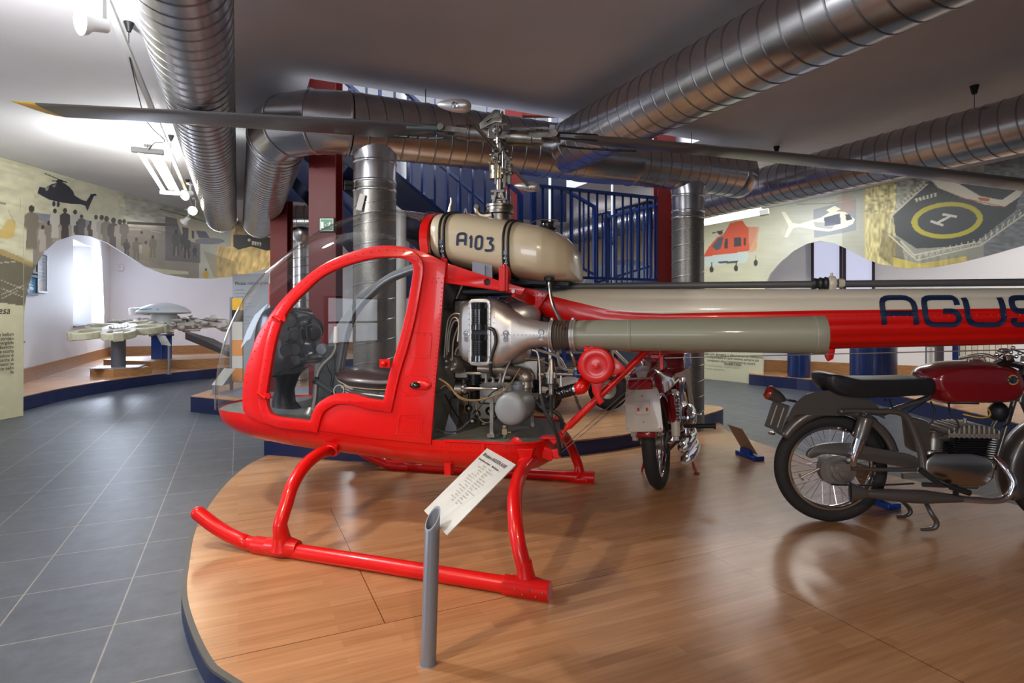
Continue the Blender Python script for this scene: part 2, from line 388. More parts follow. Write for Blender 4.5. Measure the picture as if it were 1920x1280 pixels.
def empty(name, loc=(0, 0, 0), rz=0, label=None, cat=None, group=None):
    o = bpy.data.objects.new(name, None); COL.objects.link(o); o.location = loc; o.rotation_euler = (0, 0, rz)
    o.empty_display_size = .1
    return tag(o, label, cat, group)
def struct(mb, name, m, **k):
    return tag(mb.build(name, m, **k), kind='structure')
def copy_tree(o, parent=None):
    c = o.copy(); COL.objects.link(c)
    if parent is not None: c.parent = parent
    for ch in list(o.children): copy_tree(ch, c)
    return c
def plate_mesh(outer, holes=(), thick=.01, bevel=0., res=1):
    """2D outline with holes -> (verts, faces) of a solid plate centred on z=0"""
    cu = bpy.data.curves.new('tmp', 'CURVE'); cu.dimensions = '2D'; cu.fill_mode = 'BOTH'
    cu.extrude = thick/2-bevel; cu.bevel_depth = bevel; cu.bevel_resolution = 1
    for pl in [outer]+list(holes):
        sp = cu.splines.new('POLY'); sp.points.add(len(pl)-1); sp.use_cyclic_u = True
        for i, p in enumerate(pl): sp.points[i].co = (p[0], p[1], 0, 1)
    o = bpy.data.objects.new('tmp', cu); COL.objects.link(o)
    dg = bpy.context.evaluated_depsgraph_get(); me = bpy.data.meshes.new_from_object(o.evaluated_get(dg))
    vs = [v.co.copy() for v in me.vertices]; fs = [tuple(p.vertices) for p in me.polygons]
    bpy.data.objects.remove(o); bpy.data.curves.remove(cu); bpy.data.meshes.remove(me)
    return vs, fs
def text_mesh(txt, size=1., bold=0., extrude=.001, align='LEFT', space=1., shear=0.):
    cu = bpy.data.curves.new('tmp', 'FONT'); cu.body = txt; cu.size = size; cu.extrude = extrude; cu.offset = bold
    cu.align_x = align; cu.resolution_u = 2; cu.space_character = space; cu.shear = shear
    o = bpy.data.objects.new('tmp', cu); COL.objects.link(o)
    dg = bpy.context.evaluated_depsgraph_get(); me = bpy.data.meshes.new_from_object(o.evaluated_get(dg))
    vs = [v.co.copy() for v in me.vertices]; fs = [tuple(p.vertices) for p in me.polygons]
    bpy.data.objects.remove(o); bpy.data.curves.remove(cu); bpy.data.meshes.remove(me)
    return vs, fs
def PZ(px, py, z):
    Y = F*(CAMZ-z)/(py-HZ); return P(px, py, Y)
def closed_spline(pts, sub=6):
    n = len(pts); out = []
    for i in range(n):
        p0, p1, p2, p3 = [Vector(pts[(i+k-1) % n]) for k in range(4)]
        for k in range(sub):
            t = k/sub; out.append(tuple(.5*((2*p1)+(-p0+p2)*t+(2*p0-5*p1+4*p2-p3)*t*t+(-p0+3*p1-3*p2+p3)*t**3)))
    return out
# ================================================================== the room
CZ = 3.2
mb = MB(); mb.prism([(-16, -8), (13, -8), (13, 24), (-16, 24)], -.1, 0); struct(mb, 'floor', M['tile'])
# ceiling with the stair well left open
def rq(q, p, z): return R(q, p, z)
hq0, hq1, hp0, hp1 = .53, 4.62, 5.07, 8.05
mb = MB()
for (q0, q1, p0, p1) in ((-24, 24, -12, hp0), (-24, 24, hp1, 26), (-24, hq0, hp0, hp1), (hq1, 24, hp0, hp1)):
    mb.prism([(q0, p0), (q1, p0), (q1, p1), (q0, p1)], CZ, CZ+.28, rq)
struct(mb, 'ceiling', M['ceil'])
# shell of the floor above, seen through the stair well
mb = MB()
for (q0, q1, p0, p1) in ((-1.5, -1.4, 3, 14), (7.5, 7.6, 3, 14), (-1.5, 7.6, 13.9, 14), (-1.5, 7.6, 3, 3.1)):
    mb.prism([(q0, p0), (q1, p0), (q1, p1), (q0, p1)], CZ+.28, 6.6, rq)
mb.prism([(-1.5, 3), (7.6, 3), (7.6, 14), (-1.5, 14)], 6.6, 6.7, rq)
struct(mb, 'wall_upper_floor', M['white'])
mb = MB(); mb.prism([(hq0, 8.0), (hq1, 8.0), (hq1, 8.05), (hq0, 8.05)], 2.72, CZ+.3, rq); struct(mb, 'trim_1', M['deepnavy'], smooth=False)
# outer walls
def wall(name, pts, z0=0, z1=CZ, t=.3, m='white', side=1, hole=None):
    mb = MB()
    for a, b in zip(pts[:-1], pts[1:]):
        a = Vector((*a, 0)); b = Vector((*b, 0)); d = (b-a).normalized(); n = Vector((-d.y, d.x, 0))*t*side
        q = [a, b, b+n, a+n]
        mb.add([(v.x, v.y, z0) for v in q]+[(v.x, v.y, z1) for v in q],
               [(0, 1, 2, 3), (4, 5, 6, 7), (0, 1, 5, 4), (1, 2, 6, 5), (2, 3, 7, 6), (3, 0, 4, 7)])
    return struct(mb, name, M[m], smooth=False)
# left alcove wall runs along E1 at q = -3.1, with two deep window openings
LQ = -3.12
mb = MB()
wins = [(10.4, 11.85, .86, 2.9), (15.05, 16.75, 1.05, 2.86)]
ps = [4.0]+[x for w in wins for x in w[:2]]+[19.2]
for i in range(0, len(ps)-1, 2): mb.prism([(LQ-.6, ps[i]), (LQ, ps[i]), (LQ, ps[i+1]), (LQ-.6, ps[i+1])], 0, CZ, rq)
for (p0, p1, z0, z1) in wins:
    mb.prism([(LQ-.6, p0), (LQ, p0), (LQ, p1), (LQ-.6, p1)], 0, z0, rq)
    mb.prism([(LQ-.6, p0), (LQ, p0), (LQ, p1), (LQ-.6, p1)], z1, CZ, rq)
struct(mb, 'wall_left_alcove', M['white'], smooth=False)
for i, (p0, p1, z0, z1) in enumerate(wins):
    mb = MB(); mb.prism([(LQ-.47, p0), (LQ-.45, p0), (LQ-.45, p1), (LQ-.47, p1)], z0, z1, rq)
    w = struct(mb, 'window_%d' % (i+1), M['daylight'], smooth=False)
    fr = MB()
    for (a, b, c, d) in ((p0, p0+.05, z0, z1), (p1-.05, p1, z0, z1), (p0, p1, z0, z0+.05), (p0, p1, z1-.05, z1), ((p0+p1)/2-.03, (p0+p1)/2+.03, z0, z1)):
        fr.prism([(LQ-.449, a), (LQ-.40, a), (LQ-.40, b), (LQ-.449, b)], c, d, rq)
    fr.build('window_frame', M['lampwhite'], w, smooth=False)
    h = MB(); pc = R(LQ-.38, (p0+p1)/2, 1.45); h.box(pc, (.02, .02, .14)); h.box(pc+Vector((0, 0, .05))+E1*.05, (.02, .12, .02)); h.build('window_handle', M['steel'], w)
    sl = MB(); sl.prism([(LQ-.44, p0+.001), (LQ+.04, p0+.001), (LQ+.04, p1-.001), (LQ-.44, p1-.001)], z0-.03, z0+.004, rq); sl.build('window_sill', M['greypost'], w)
c1 = R(LQ, 19.0); c2 = R(16, 19.0)
mb = MB(); mb.prism([(LQ-.6, 19.0), (18, 19.0), (18, 19.4), (LQ-.6, 19.4)], 0, CZ, rq); struct(mb, 'wall_back', M['white'], smooth=False)
wall('wall_left', [(-8.6, -7.5), (-8.6, 5.0)], side=1)
wall('wall_left_return', [tuple(R(LQ, 4.3)[:2]), (-8.6, 5.0)], side=1)
wall('wall_front', [(-8.9, -7.5), (10.5, -7.5)], side=-1)
# right wall behind the mural with two tall windows
RWP = [(3.3, 12.6), (4.84, 11.4), (6.07, 10.58), (8.0, 9.2), (9.6, 6.6), (9.9, -7.5)]
wall('wall_right', RWP, side=1)
# ---- right windows: bright panes with dark mullions on the wall at px 1504-1640
def wall_pt(px, off):
    r = (px-960)/F
    for a, b in zip(RWP[:-1], RWP[1:]):
        a = Vector(a); b = Vector(b); d = b-a
        den = d.x-r*d.y
        t = (r*a.y-a.x)/den
        if 0 <= t <= 1:
            q = a+d*t; n = Vector((d.y, -d.x)).normalized(); return q+n*off
n = 3
for (xa, xb, mname) in ((1524, 1577, 'daylight2'), (1584, 1638, 'daylight2')):
    a = wall_pt(xa, .02); b = wall_pt(xb, .02)
    mb = MB(); mb.add([(a.x, a.y, 1.0), (b.x, b.y, 1.0), (b.x, b.y, 2.95), (a.x, a.y, 2.95)], [(0, 1, 2, 3)])
    d = (b-a).normalized(); nn = Vector((d.y, -d.x))*.03
    mb = MB(); q = [a, b, b-nn, a-nn]
    mb.add([(v.x, v.y, 1.0) for v in q]+[(v.x, v.y, 2.95) for v in q], [(0, 1, 2, 3), (4, 5, 6, 7), (0, 1, 5, 4), (1, 2, 6, 5), (2, 3, 7, 6), (3, 0, 4, 7)])
    w = struct(mb, 'window_%d' % n, M[mname], smooth=False); n += 1
    fr = MB()
    for e in (a, b): fr.box((e.x+nn.x*.6, e.y+nn.y*.6, 1.98), (.045, .04, 2.0), rz=atan2(d.y, d.x))
    for z in (1.0, 2.96): fr.box(((a.x+b.x)/2+nn.x*.6, (a.y+b.y)/2+nn.y*.6, z), ((b-a).length+.045, .04, .05), rz=atan2(d.y, d.x))
    fr.build('window_frame', M['frame'], w, smooth=False)
# twin-pane window behind the camera, mirrored in the door glass
mb = MB(); mb.box((-8.585, -5.6, 1.15), (.02, 1.9, 1.1)); w = struct(mb, 'window_6', M['daylight'], smooth=False)
fr = MB()
for y in (-6.55, -5.6, -4.65): fr.box((-8.56, y, 1.15), (.04, .09, 1.15))
for z in (.6, 1.1, 1.7): fr.box((-8.56, -5.6, z), (.04, 1.95, .05))
fr.build('window_frame', M['frame'], w, smooth=False)
for k, (cx, cy, w_, h_, rz) in enumerate(((-8.585, 1.5, 4.7, 1.4, pi/2), (-2.5, -7.485, 3.8, 2.0, 0))):   # frames added round the two fill lights, no known windows there
    fr = MB()
    for z in (1.9-h_/2, 1.9+h_/2): fr.box((cx, cy, z), (w_+.1, .06, .08), rz=rz)
    for t in (-.5, 0, .5): fr.box((cx+(0 if rz else t*w_), cy+(t*w_ if rz else 0), 1.9), (.08, .06, h_), rz=rz)
    struct(fr, 'window_%d' % (7+k), M['frame'], smooth=False)
# baseboards of the alcove
mb = MB(); mb.prism([(LQ+.001, 8.0), (LQ+.03, 8.0), (LQ+.03, 18.97), (LQ+.001, 18.97)], .19, .42, rq); struct(mb, 'baseboard_left', M['woodbox'], smooth=False)
mb = MB(); mb.prism([(LQ, 18.96), (10, 18.96), (10, 18.998), (LQ, 18.998)], .19, .42, rq); struct(mb, 'baseboard_back', M['woodbox'], smooth=False)
mb = MB()
for a, b in zip(RWP[:-1], RWP[1:]):
    a = Vector((*a, 0)); b = Vector((*b, 0)); d = (b-a).normalized(); nn = Vector((d.y, -d.x, 0)); a2 = a+nn*.002; b2 = b+nn*.002
    q = [a2, b2, b2+nn*.03, a2+nn*.03]
    mb.add([(v.x, v.y, .2) for v in q]+[(v.x, v.y, .42) for v in q], [(0, 1, 2, 3), (4, 5, 6, 7), (0, 1, 5, 4), (1, 2, 6, 5), (2, 3, 7, 6), (3, 0, 4, 7)])
struct(mb, 'baseboard_right', M['woodbox'], smooth=False)

# ================================================================== platforms
def platform(name, poly, z0, z1, label, trim=.0, top='wood', inner=None):
    n = len(poly); mb = MB()
    a = sum(poly[i][0]*poly[(i+1) % n][1]-poly[(i+1) % n][0]*poly[i][1] for i in range(n))
    if a < 0: poly = poly[::-1]
    mb.k = 1; vs = [(x, y, z0) for x, y in poly]+[(x, y, z1-.012) for x, y in poly]
    mb.add(vs, [(i, (i+1) % n, n+(i+1) % n, n+i) for i in range(n)])
    # top slab with a thin dark edging
    C = Vector((sum(p[0] for p in poly)/n, sum(p[1] for p in poly)/n)); ins = []
    for i in range(n):
        p0 = Vector(poly[i-1]); p1 = Vector(poly[i]); p2 = Vector(poly[(i+1) % n]); t = (p2-p0).normalized(); ins.append(p1+Vector((-t.y, t.x))*trim)
    if trim:
        mb.k = 2
        mb.add([(x, y, z1-.012) for x, y in poly]+[(x, y, z1) for x, y in poly]+[(p.x, p.y, z1) for p in ins],
               [(i, (i+1) % n, n+(i+1) % n, n+i) for i in range(n)]+[(n+i, n+(i+1) % n, 2*n+(i+1) % n, 2*n+i) for i in range(n)])
        mb.k = 0; mb.add([(p.x, p.y, z1) for p in ins], [tuple(range(n))])
    else:
        mb.k = 0; mb.add([(x, y, z1-.012) for x, y in poly]+[(x, y, z1) for x, y in poly], [(i, (i+1) % n, n+(i+1) % n, n+i) for i in range(n)]+[tuple(range(n, 2*n))])
    mb.k = 1; mb.add([(x, y, z0) for x, y in poly], [tuple(range(n))[::-1]])
    o = mb.build(name, [M[top], M['navy'], M['trim']], smooth=False)
    return tag(o, label, 'platform')
P1 = [(-2.0, 5.4), (-2.13, 4.9), (-2.057, 4.24), (-1.83, 3.425), (-1.57, 2.842), (-1.373, 2.473), (-1.0875, 2.087), (-.911, 1.936), (-.4, 1.6), (.3, 1.25), (1.2, 1.0), (2.3, 1.2), (3.05, 2.0), (3.33, 3.0),
      (3.20, 3.78), (2.85, 4.45), (2.45, 5.2), (2.25, 6.04), (2.27, 6.7), (1.6, 7.2), (0, 7.2), (-1.6, 6.4)]
P1 = [tuple(p[:2]) for p in closed_spline([(*p, 0) for p in P1], 5)]
platform('round_platform', P1, 0, .08, 'low rounded platform of beech strip boards with dark edge under the helicopter', trim=.022)
P2 = [(-4.24, 7.83), (-3.43, 7.42), (-2.75, 7.0), (-2.3, 6.3), (-2.13, 5.1), (-1.7, 4.976), (-1.2, 4.85), (-.45, 4.86), (.36, 5.01), (.73, 5.157), (1.08, 5.37), (1.5, 5.72), (1.9, 6.15), (2.12, 6.42), (2.3, 6.62), (2.42, 6.8), (2.40, 6.98), (2.2, 7.1),
      (1.6, 7.4), (1.2, 8.6), (.6, 9.3), (-1.6, 9.6), (-4.4, 9.4)]
P2 = P2[:5]+[tuple(p[:2]) for p in smoothpts([(*p, 0) for p in P2[4:19]], 4)][1:]+P2[19:]
platform('stepped_platform', P2, 0, .211, 'higher navy-sided wooden platform behind the helicopter and under the stairs')
P3 = [(-6.2, 5.5), (-6.35, 6.8), (-6.52, 7.83), (-6.72, 9.0), (-6.62, 10.6), (-5.98, 12.28), (-4.9, 13.9), (-3.4, 15.3), (-1.5, 16.4), (1.0, 16.9), (1.0, 19.5)]
P3 = [tuple(p[:2]) for p in smoothpts([(*p, 0) for p in P3[:10]], 4)]
pa = R(LQ+.002, 18.99); pb = R(6.5, 18.99); pc_ = R(LQ+.002, 7.5)
P3 = P3+[(3, 16.9), (pb.x, pb.y), (pa.x, pa.y), (pc_.x, pc_.y)]
platform('alcove_platform', P3, 0, .19, 'long curved navy-fronted wooden platform in the alcove left of the helicopter')
P4 = [(4.35, 10.9), (4.51, 10.63), (5.0, 9.96), (5.2, 8.5), (5.14, 7), (5.04, 5.84), (5.0, 4.4), (5.3, 3.0)]
P4 = [tuple(p[:2]) for p in smoothpts([(*p, 0) for p in P4], 4)]
P4 = P4+[(9.7, 3.0), (9.55, 6.6), (7.98, 9.17), (6.05, 10.55), (4.86, 11.33), (4.6, 11.5)]
platform('side_platform', P4, 0, .2, 'navy-fronted wooden platform along the right wall behind the grey motorcycle')

# ================================================================== ducts
def duct(name, a, b, r, label, group='galvanised spiral air ducts under the ceiling', pitch=.125, cap=True, n=40, m='galv', parent=None, shape='duct_tube'):
    a = Vector(a); b = Vector(b); L = (b-a).length; t = (b-a)/L
    up = Vector((0, 0, 1)) if abs(t.z) < .9 else Vector((0, 1, 0)); u = (up-t*up.dot(t)).normalized(); w = t.cross(u)
    mb = MB(); vs = []; fs = []; mi = []
    prof = []                      # (axial, radius, is_rib, helical)
    d = 0; K = int(L/pitch)
    prof.append((0, r, 0, 0))
    for i in range(K-1):
        c = (i+.5)*pitch
        for o_, rr in ((-.007, 0), (-.004, .0035), (.004, .0035), (.007, 0)): prof.append((c+o_, r+rr, 1, 1))
    prof.append((L, r, 0, 0))
    for (d, rr, rib, hel) in prof:
        for k in range(n):
            an = 2*pi*k/n; dd = d+(pitch*k/n if hel else 0)
            vs.append(a+t*dd+(u*cos(an)+w*sin(an))*rr)
    for i in range(len(prof)-1):
        ribf = prof[i][2] and prof[i+1][2] and (prof[i][1] > r or prof[i+1][1] > r)
        for k in range(n):
            k2 = (k+1) % n
            if prof[i][3] and prof[i+1][3] and k2 == 0:        # helical wrap: joins the next turn
                j = i+4
                if j+1 < len(prof)-1: fs.append((i*n+k, j*n+k2, (j+1)*n+k2, (i+1)*n+k)); mi.append(1 if ribf else 0)
                continue
            fs.append((i*n+k, i*n+k2, (i+1)*n+k2, (i+1)*n+k)); mi.append(1 if ribf else 0)
    if cap:
        fs.append(tuple(range(n))[::-1]); mi.append(0); fs.append(tuple((len(prof)-1)*n+k for k in range(n))); mi.append(0)
    mb.v = [tuple(v) for v in vs]; mb.f = fs; mb.m = mi
    o = mb.build(name if parent is None else shape, [M[m], M['galvrib']], parent, ang=25)
    if parent is None: tag(o, label, 'duct', group)
    return o
def collar(mb, c, ax, r, w=.03, h=.012):
    mb.lathe(Vector(c)-Vector(ax)*w/2, ax, [(0, r-.005), (0, r+h*.5), (w*.3, r+h), (w*.7, r+h), (w, r+h*.5), (w, r-.005)], 40, caps=False)
def rods(o, pts, r=.004):
    for p in pts:
        m = MB(); m.tube([p, (p[0], p[1], CZ)], r, 6); m.box((p[0], p[1], CZ-.01), (.05, .05, .02)); m.build('hanging_rod', M['galvrib'], o)
# D1: long duct at the left
D1 = empty('air_duct', R(-.252, 4, 2.873), 0, 'leftmost long galvanised duct running from above the camera to the curved mural', 'duct', 'galvanised ducts under the ceiling')
def inv(o, p): return Vector(p)-o.location
def put(parent, mb, name, m, **k):
    """mesh given in world coordinates under an unrotated empty"""
    mb.v = [tuple(Vector(v)-parent.location) for v in mb.v]; return mb.build(name, m, parent, **k)
def duct_in(parent, a, b, r, **k):
    o = duct('duct_tube', inv(parent, a), inv(parent, b), r, None, parent=parent, **k); return o
def collar_in(parent, c, ax, r, **k):
    mb = MB(); collar(mb, inv(parent, c), ax, r, **k); return mb.build('collar', M['galv'], parent)
def rod_in(parent, q, p, z0):
    a = inv(parent, R(q, p, z0)); mb = MB(); mb.tube([a, a+Vector((0, 0, CZ-z0))], .0045, 6); return mb.build('hanging_rod', M['galvrib'], parent)
duct_in(D1, R(-.252, -1.5, 2.873), R(-.252, 10.9, 2.873), .23)
collar_in(D1, R(-.252, 10.9, 2.873), E1, .23)
for p in (3.2, 6.6, 9.6): rod_in(D1, -.252, p, 3.09)
# manifold along E2 with elbow and second left duct
MZ = 2.82; MP = 4.9; mr = .25
D2 = empty('manifold_duct', R(2.2, MP, MZ), 0, 'galvanised manifold duct with an elbow and branches crossing behind the rotor mast', 'duct', 'galvanised ducts under the ceiling')
duct_in(D2, R(.82, MP, MZ), R(3.1, MP, MZ), mr, pitch=.137)
duct_in(D2, R(3.55, MP, MZ), R(4.98, MP, MZ), .235, pitch=.125)
mb = MB(); mb.lathe(R(2.95, MP, MZ), E2, [(0, mr+.006), (.05, mr+.010), (.3, mr+.006), (.58, .24), (.62, .25)], 40); put(D2, mb, 'reducer', M['galv'])
mb = MB(); mb.lathe(R(4.92, MP, MZ), E2, [(0, .24), (.02, .248), (.13, .248), (.14, .24), (.14, 0)], 40); put(D2, mb, 'end_cap', M['galv'])
# segmented elbow
ec = R(.80, MP, MZ); cen = R(.80, MP+.48, MZ)   # turn from -E2 to +E1 about cen
pts = []
for k in range(7):
    a = pi/2*k/6; pts.append(cen - E1*.48*cos(a) - E2*.48*sin(a))
mb = MB()
for k in range(6):
    fr_a = pts[k]; fr_b = pts[k+1]; ta = 0
    rings = []
    for j, q in ((k, fr_a), (k+1, fr_b)):
        a = pi/2*j/6; t = (-E2*cos(a)+E1*sin(a)); u = Vector((0, 0, 1)); w = t.cross(u)
        rings.append([q+(u*cos(x)+w*sin(x))*mr for x in [2*pi*i/40 for i in range(40)]])
    if k % 2 == 0: keep = rings[0]
    if k % 2 == 1: mb.loft([keep, rings[1]], caps=False)
    if k % 2 == 1 or k == 0:
        q = pts[k+1] if k else pts[0]; j = k+1 if k else 0
        a = pi/2*j/6; t = (-E2*cos(a)+E1*sin(a)); collar(mb, q, t, mr, .02, .007)
put(D2, mb, 'elbow', M['galv'], ang=20)
duct_in(D2, R(.32, MP+.48, MZ), R(.32, 10.8, MZ), mr)
collar_in(D2, R(.32, 10.8, MZ), E1, mr); collar_in(D2, R(.32, MP+.6, MZ), E1, mr, w=.05)
# D3 big duct from the upper right joining the manifold
mb = MB(); duct_in(D2, R(2.755, -2.5, MZ), R(2.755, MP-.1, MZ), .226, pitch=.13)
for p in (1.45, 3.2, 4.35): rod_in(D2, p, MP, MZ+.2)
# vertical branches
for (q, r, z0) in ((1.02, .172, .211), (4.30, .165, .0)):
    mb = MB(); c = R(q, MP, 0)
    # saddle
    rings = []
    for j in range(6):
        rr = r*(1.45-.45*(j/5)**.6); zz = MZ-.13-.16*j/5
        rings.append([c+E2*cos(x)*rr+E1*sin(x)*r*1.02+Vector((0, 0, zz+.10*abs(cos(x))*(1-j/5))) for x in [2*pi*i/36 for i in range(36)]])
    mb.loft(rings, caps=False); put(D2, mb, 'saddle', M['galv'])
    pts2 = [(c.x, c.y, z) for z in (MZ-.18, MZ-.48)]
    mb = MB(); mb.tube(pts2, r, 36, caps=False)
    for z in (MZ-.30, MZ-.46, MZ-.53): collar(mb, (c.x, c.y, z), (0, 0, 1), r, .025, .007)
    put(D2, mb, 'branch_neck', M['galv'])
    duct('duct_tube', inv(D2, (c.x, c.y, MZ-.48)), inv(D2, (c.x, c.y, z0+.002)), r, None, parent=D2, m='perf', pitch=.16, shape='perforated_riser')
mb = MB(); c = R(1.02, MP, 2.33)-E2*.18-E1*.05; mb.tube([c, c-E2*.07], .02, 10); mb.tube([c+Vector((0, 0, -.035)), c-E2*.07+Vector((0, 0, -.035))], .017, 10); put(D2, mb, 'damper_lever', M['black'])
mb = MB(); mb.box(R(1.02, MP-.14, 2.17)-E2*.14, (.045, .006, .13), rz=.4, rot=Matrix.Rotation(.25, 3, 'Y')); put(D2, mb, 'paper_tag', M['paleboard'])
# D4 far right duct
D4 = empty('air_duct', R(5.68, 4, 2.80), 0, 'long galvanised duct at far right hanging in front of the helipad mural', 'duct', 'galvanised ducts under the ceiling')
duct_in(D4, R(5.68, -3, 2.80), R(5.68, 12.4, 2.80), .226)
for p in (4.95, 1.2): rod_in(D4, 5.68, p, 3.02)
# far ducts seen between the red columns
D5 = empty('air_duct', (-2.5, 9.6, 2.7), 0, 'far galvanised duct with a down pipe seen between the two red columns', 'duct', 'galvanised ducts under the ceiling')
duct_in(D5, P(520, 412, 9.6), P(790, 418, 9.9), .24)
duct_in(D5, Vector((P(568, 440, 9.7).x, 9.62, 2.75)), Vector((P(568, 440, 9.7).x, 9.62, .0)), .15, pitch=.14)
mb = MB(); cc = P(568, 440, 9.62); mb.lathe((cc.x, 9.62, 2.62), (0, 0, -1), [(0, .22), (.08, .22), (.16, .16), (.2, .155)], 32, caps=False); put(D5, mb, 'saddle', M['galv'])

# ================================================================== columns of the stair well
def hcol(name, x, y, w, d, z1, label, rz=0):
    z0 = .212 if (x, y) != (-3.22, 8.3) or True else 0; z1 -= z0; mb = MB(); c = Vector((x, y, z0)); r = Matrix.Rotation(rz, 3, 'Z')
    for s in (-1, 1): mb.box(c+r @ Vector((0, s*(d/2-.007), z1/2)), (w, .014, z1), rz=rz)
    mb.box(c+Vector((0, 0, z1/2)), (.012, d-.03, z1), rz=rz)
    o = mb.build(name, M['darkred'], smooth=False); return tag(o, label, 'column', 'dark red steel columns round the stair well')
hcol('steel_column', -1.66, 5.30, .235, .22, 6.5, 'wide dark red steel column carrying the exit sign')
hcol('steel_column', -3.22, 8.3, .235, .22, CZ, 'dark red steel column standing left of the exit sign column')
hcol('steel_column', 1.77, 6.9, .20, .2, 6.5, 'dark red steel column beside the perforated duct right of the stair railing')
hcol('steel_column', .02, 7.6, .22, .2, 6.5, 'dark red steel column behind the rotor mast and stair railing')
# white hanging pole right of riser
for (px, Y, r, lab) in ((752, 6.2, .055, 'thick white pole just right of the perforated riser'), (1148, 7.9, .016, 'thin white rod with a turnbuckle behind the stair railing'), (1031, 8.6, .02, 'thin pale rod behind the stair railing post')):
    c = P(px, 400, Y); mb = MB(); mb.tube([(c.x, c.y, .211 if Y < 9 else 0), (c.x, c.y, CZ+1)], r, 14)
    o = mb.build('support_pole', M['lampwhite']); tag(o, lab, 'pole')
    if r < .03:
        m2 = MB(); m2.lathe((c.x, c.y, 2.2), (0, 0, 1), [(0, .012), (.03, .03), (.2, .03), (.23, .012)], 12); m2.build('turnbuckle', M['galv'], o)
# ================================================================== the helicopter
HO = Vector((-.073, 3.528, .08)); HA = atan2(-.225, .974)
HELI = empty('helicopter', HO, HA, 'red and cream single-seat helicopter with bubble canopy, open engine bay and skid landing gear', 'helicopter')
def L(px, py, l):
    r = (px-960)/F
    x = (r*(HO.y+.974*l)-HO.x-.225*l)/(.974+.225*r); Y = HO.y-.225*x+.974*l
    return Vector((x, l, CAMZ-HO.z+(HZ-py)/F*Y))
def LX(px, py, x):
    """pixel in the cross plane x=const"""
    r = (px-960)/F
    l = (HO.x+.974*x-r*(HO.y-.225*x))/(r*.974-.225); Y = HO.y-.225*x+.974*l
    return Vector((x, l, CAMZ-HO.z+(HZ-py)/F*Y))
def W2H(v):
    v = Vector(v)-HO; a = Vector((.974, -.225, 0)).normalized(); n = Vector((.225, .974, 0)).normalized(); return Vector((v.dot(a), v.dot(n), v.z))
def LL(pts, l): return [L(p[0], p[1], l) for p in pts]
def xz(pts, l): return [(v.x, v.z) for v in LL(pts, l)]
def plate_xz(mb, outer, holes, l, t, bevel=.002):
    """plate in the x-z plane centred at lateral l"""
    vs, fs = plate_mesh(outer, holes, t, bevel); return mb.add([(v.x, l+v.z, v.y) for v in vs], fs)
def interp(x, xs, ys):
    return float(np.interp(x, xs, ys))
HW = .42
# ---- hull tub
HX = [-1.82, -1.80, -1.74, -1.66, -1.55, -1.42, -1.25, -1.03, -.7, -.5, -.32, -.1, .1, .2, .27, .33, .37]
HWD = [.06, .13, .24, .325, .385, .418, .42, .42, .42, .42, .42, .42, .42, .41, .38, .30, .18]
HZB = [.60, .565, .52, .485, .455, .430, .405, .385, .365, .35, .335, .33, .332, .337, .35, .38, .43]
HZT = [.628, .628, .628, .628, .628, .628, .612, .59, .558, .542, .532, .53, .53, .53, .53, .53, .53]
def hull_ring(x, off=0):
    w = interp(x, HX, HWD)+off; zb = interp(x, HX, HZB)-off; zt = interp(x, HX, HZT); out = []
    for i in range(25):
        a = pi*i/24; c = cos(a); s_ = sin(a)
        out.append(Vector((x, -w*abs(c)**.62*(1 if c > 0 else -1), zt-(zt-zb)*s_**.8)))
    return out
mb = MB(); xs = sorted(set(HX+[-1.5, -1.35, -1.15, -.9, -.6, -.2, 0, .15, .24, .3]))
mb.loft([hull_ring(x) for x in xs], closed=False, caps=False)
for e in (xs[0], xs[-1]):
    r = hull_ring(e); mb.add(r, [tuple(range(len(r)))])
hull = mb.build('hull', M['red'], HELI, ang=50)
mb = MB()       # cabin floor and engine deck
for (xa, xb, m_) in ((-1.82, -.31, 0), (-.30, .37, 1)):
    X = [x for x in xs if xa <= x <= xb]+[xb]; X = sorted(set([xa]+X)); mb.k = m_
    vs = []
    for x in X:
        w = interp(x, HX, HWD)-.006; z = interp(x, HX, HZT)-(.012 if m_ == 0 else .004); vs += [(x, -w, z), (x, w, z)]
    mb.add(vs, [(2*i, 2*i+2, 2*i+3, 2*i+1) for i in range(len(X)-1)])
mb.build('cabin_floor', [M['greyint'], M['decks']], HELI, smooth=False)
# lip round the engine deck
mb = MB(); rim = [Vector((x, -interp(x, HX, HWD)-.002, .530)) for x in [x for x in xs if x >= -.3]]
rim = rim+[Vector((.385, 0, .53))]+[Vector((v.x, -v.y, v.z)) for v in rim[::-1]]
mb.tube(rim, .007, 6); mb.build('deck_lip', M['red'], HELI)
# ---- outlines traced on the near side plane
FC = [(458, 768), (457, 741), (461, 700), (471.5, 665), (483.6, 631), (502.5, 600), (520, 575), (547, 545), (578, 517), (615, 492), (661, 473), (702, 463), (736, 461.5), (770.6, 466.5), (797, 474)]
CC = [(435, 757), (436, 728), (440.6, 682.5), (449, 641), (464.7, 600), (489, 552), (520, 514), (557.5, 480), (599, 449), (640, 424.7), (681, 407.5), (729, 396), (764, 396.5), (800, 400.6), (830, 407)]
GL = [(506, 764), (503.5, 745), (505, 724), (511, 689), (518, 648), (530, 607), (550.6, 572.5), (575, 547), (609, 517.5), (654, 497), (695, 486), (729, 482), (757, 484), (771, 490), (778, 502), (774, 535), (764, 590), (750, 645), (734.5, 696), (722.5, 750.6),
      (695, 747), (681, 742.7), (661, 738), (640, 737.5), (626, 740), (612, 747), (599, 757), (591, 771), (586, 789), (564, 786), (537, 783), (520, 779.5), (511, 774.5)]
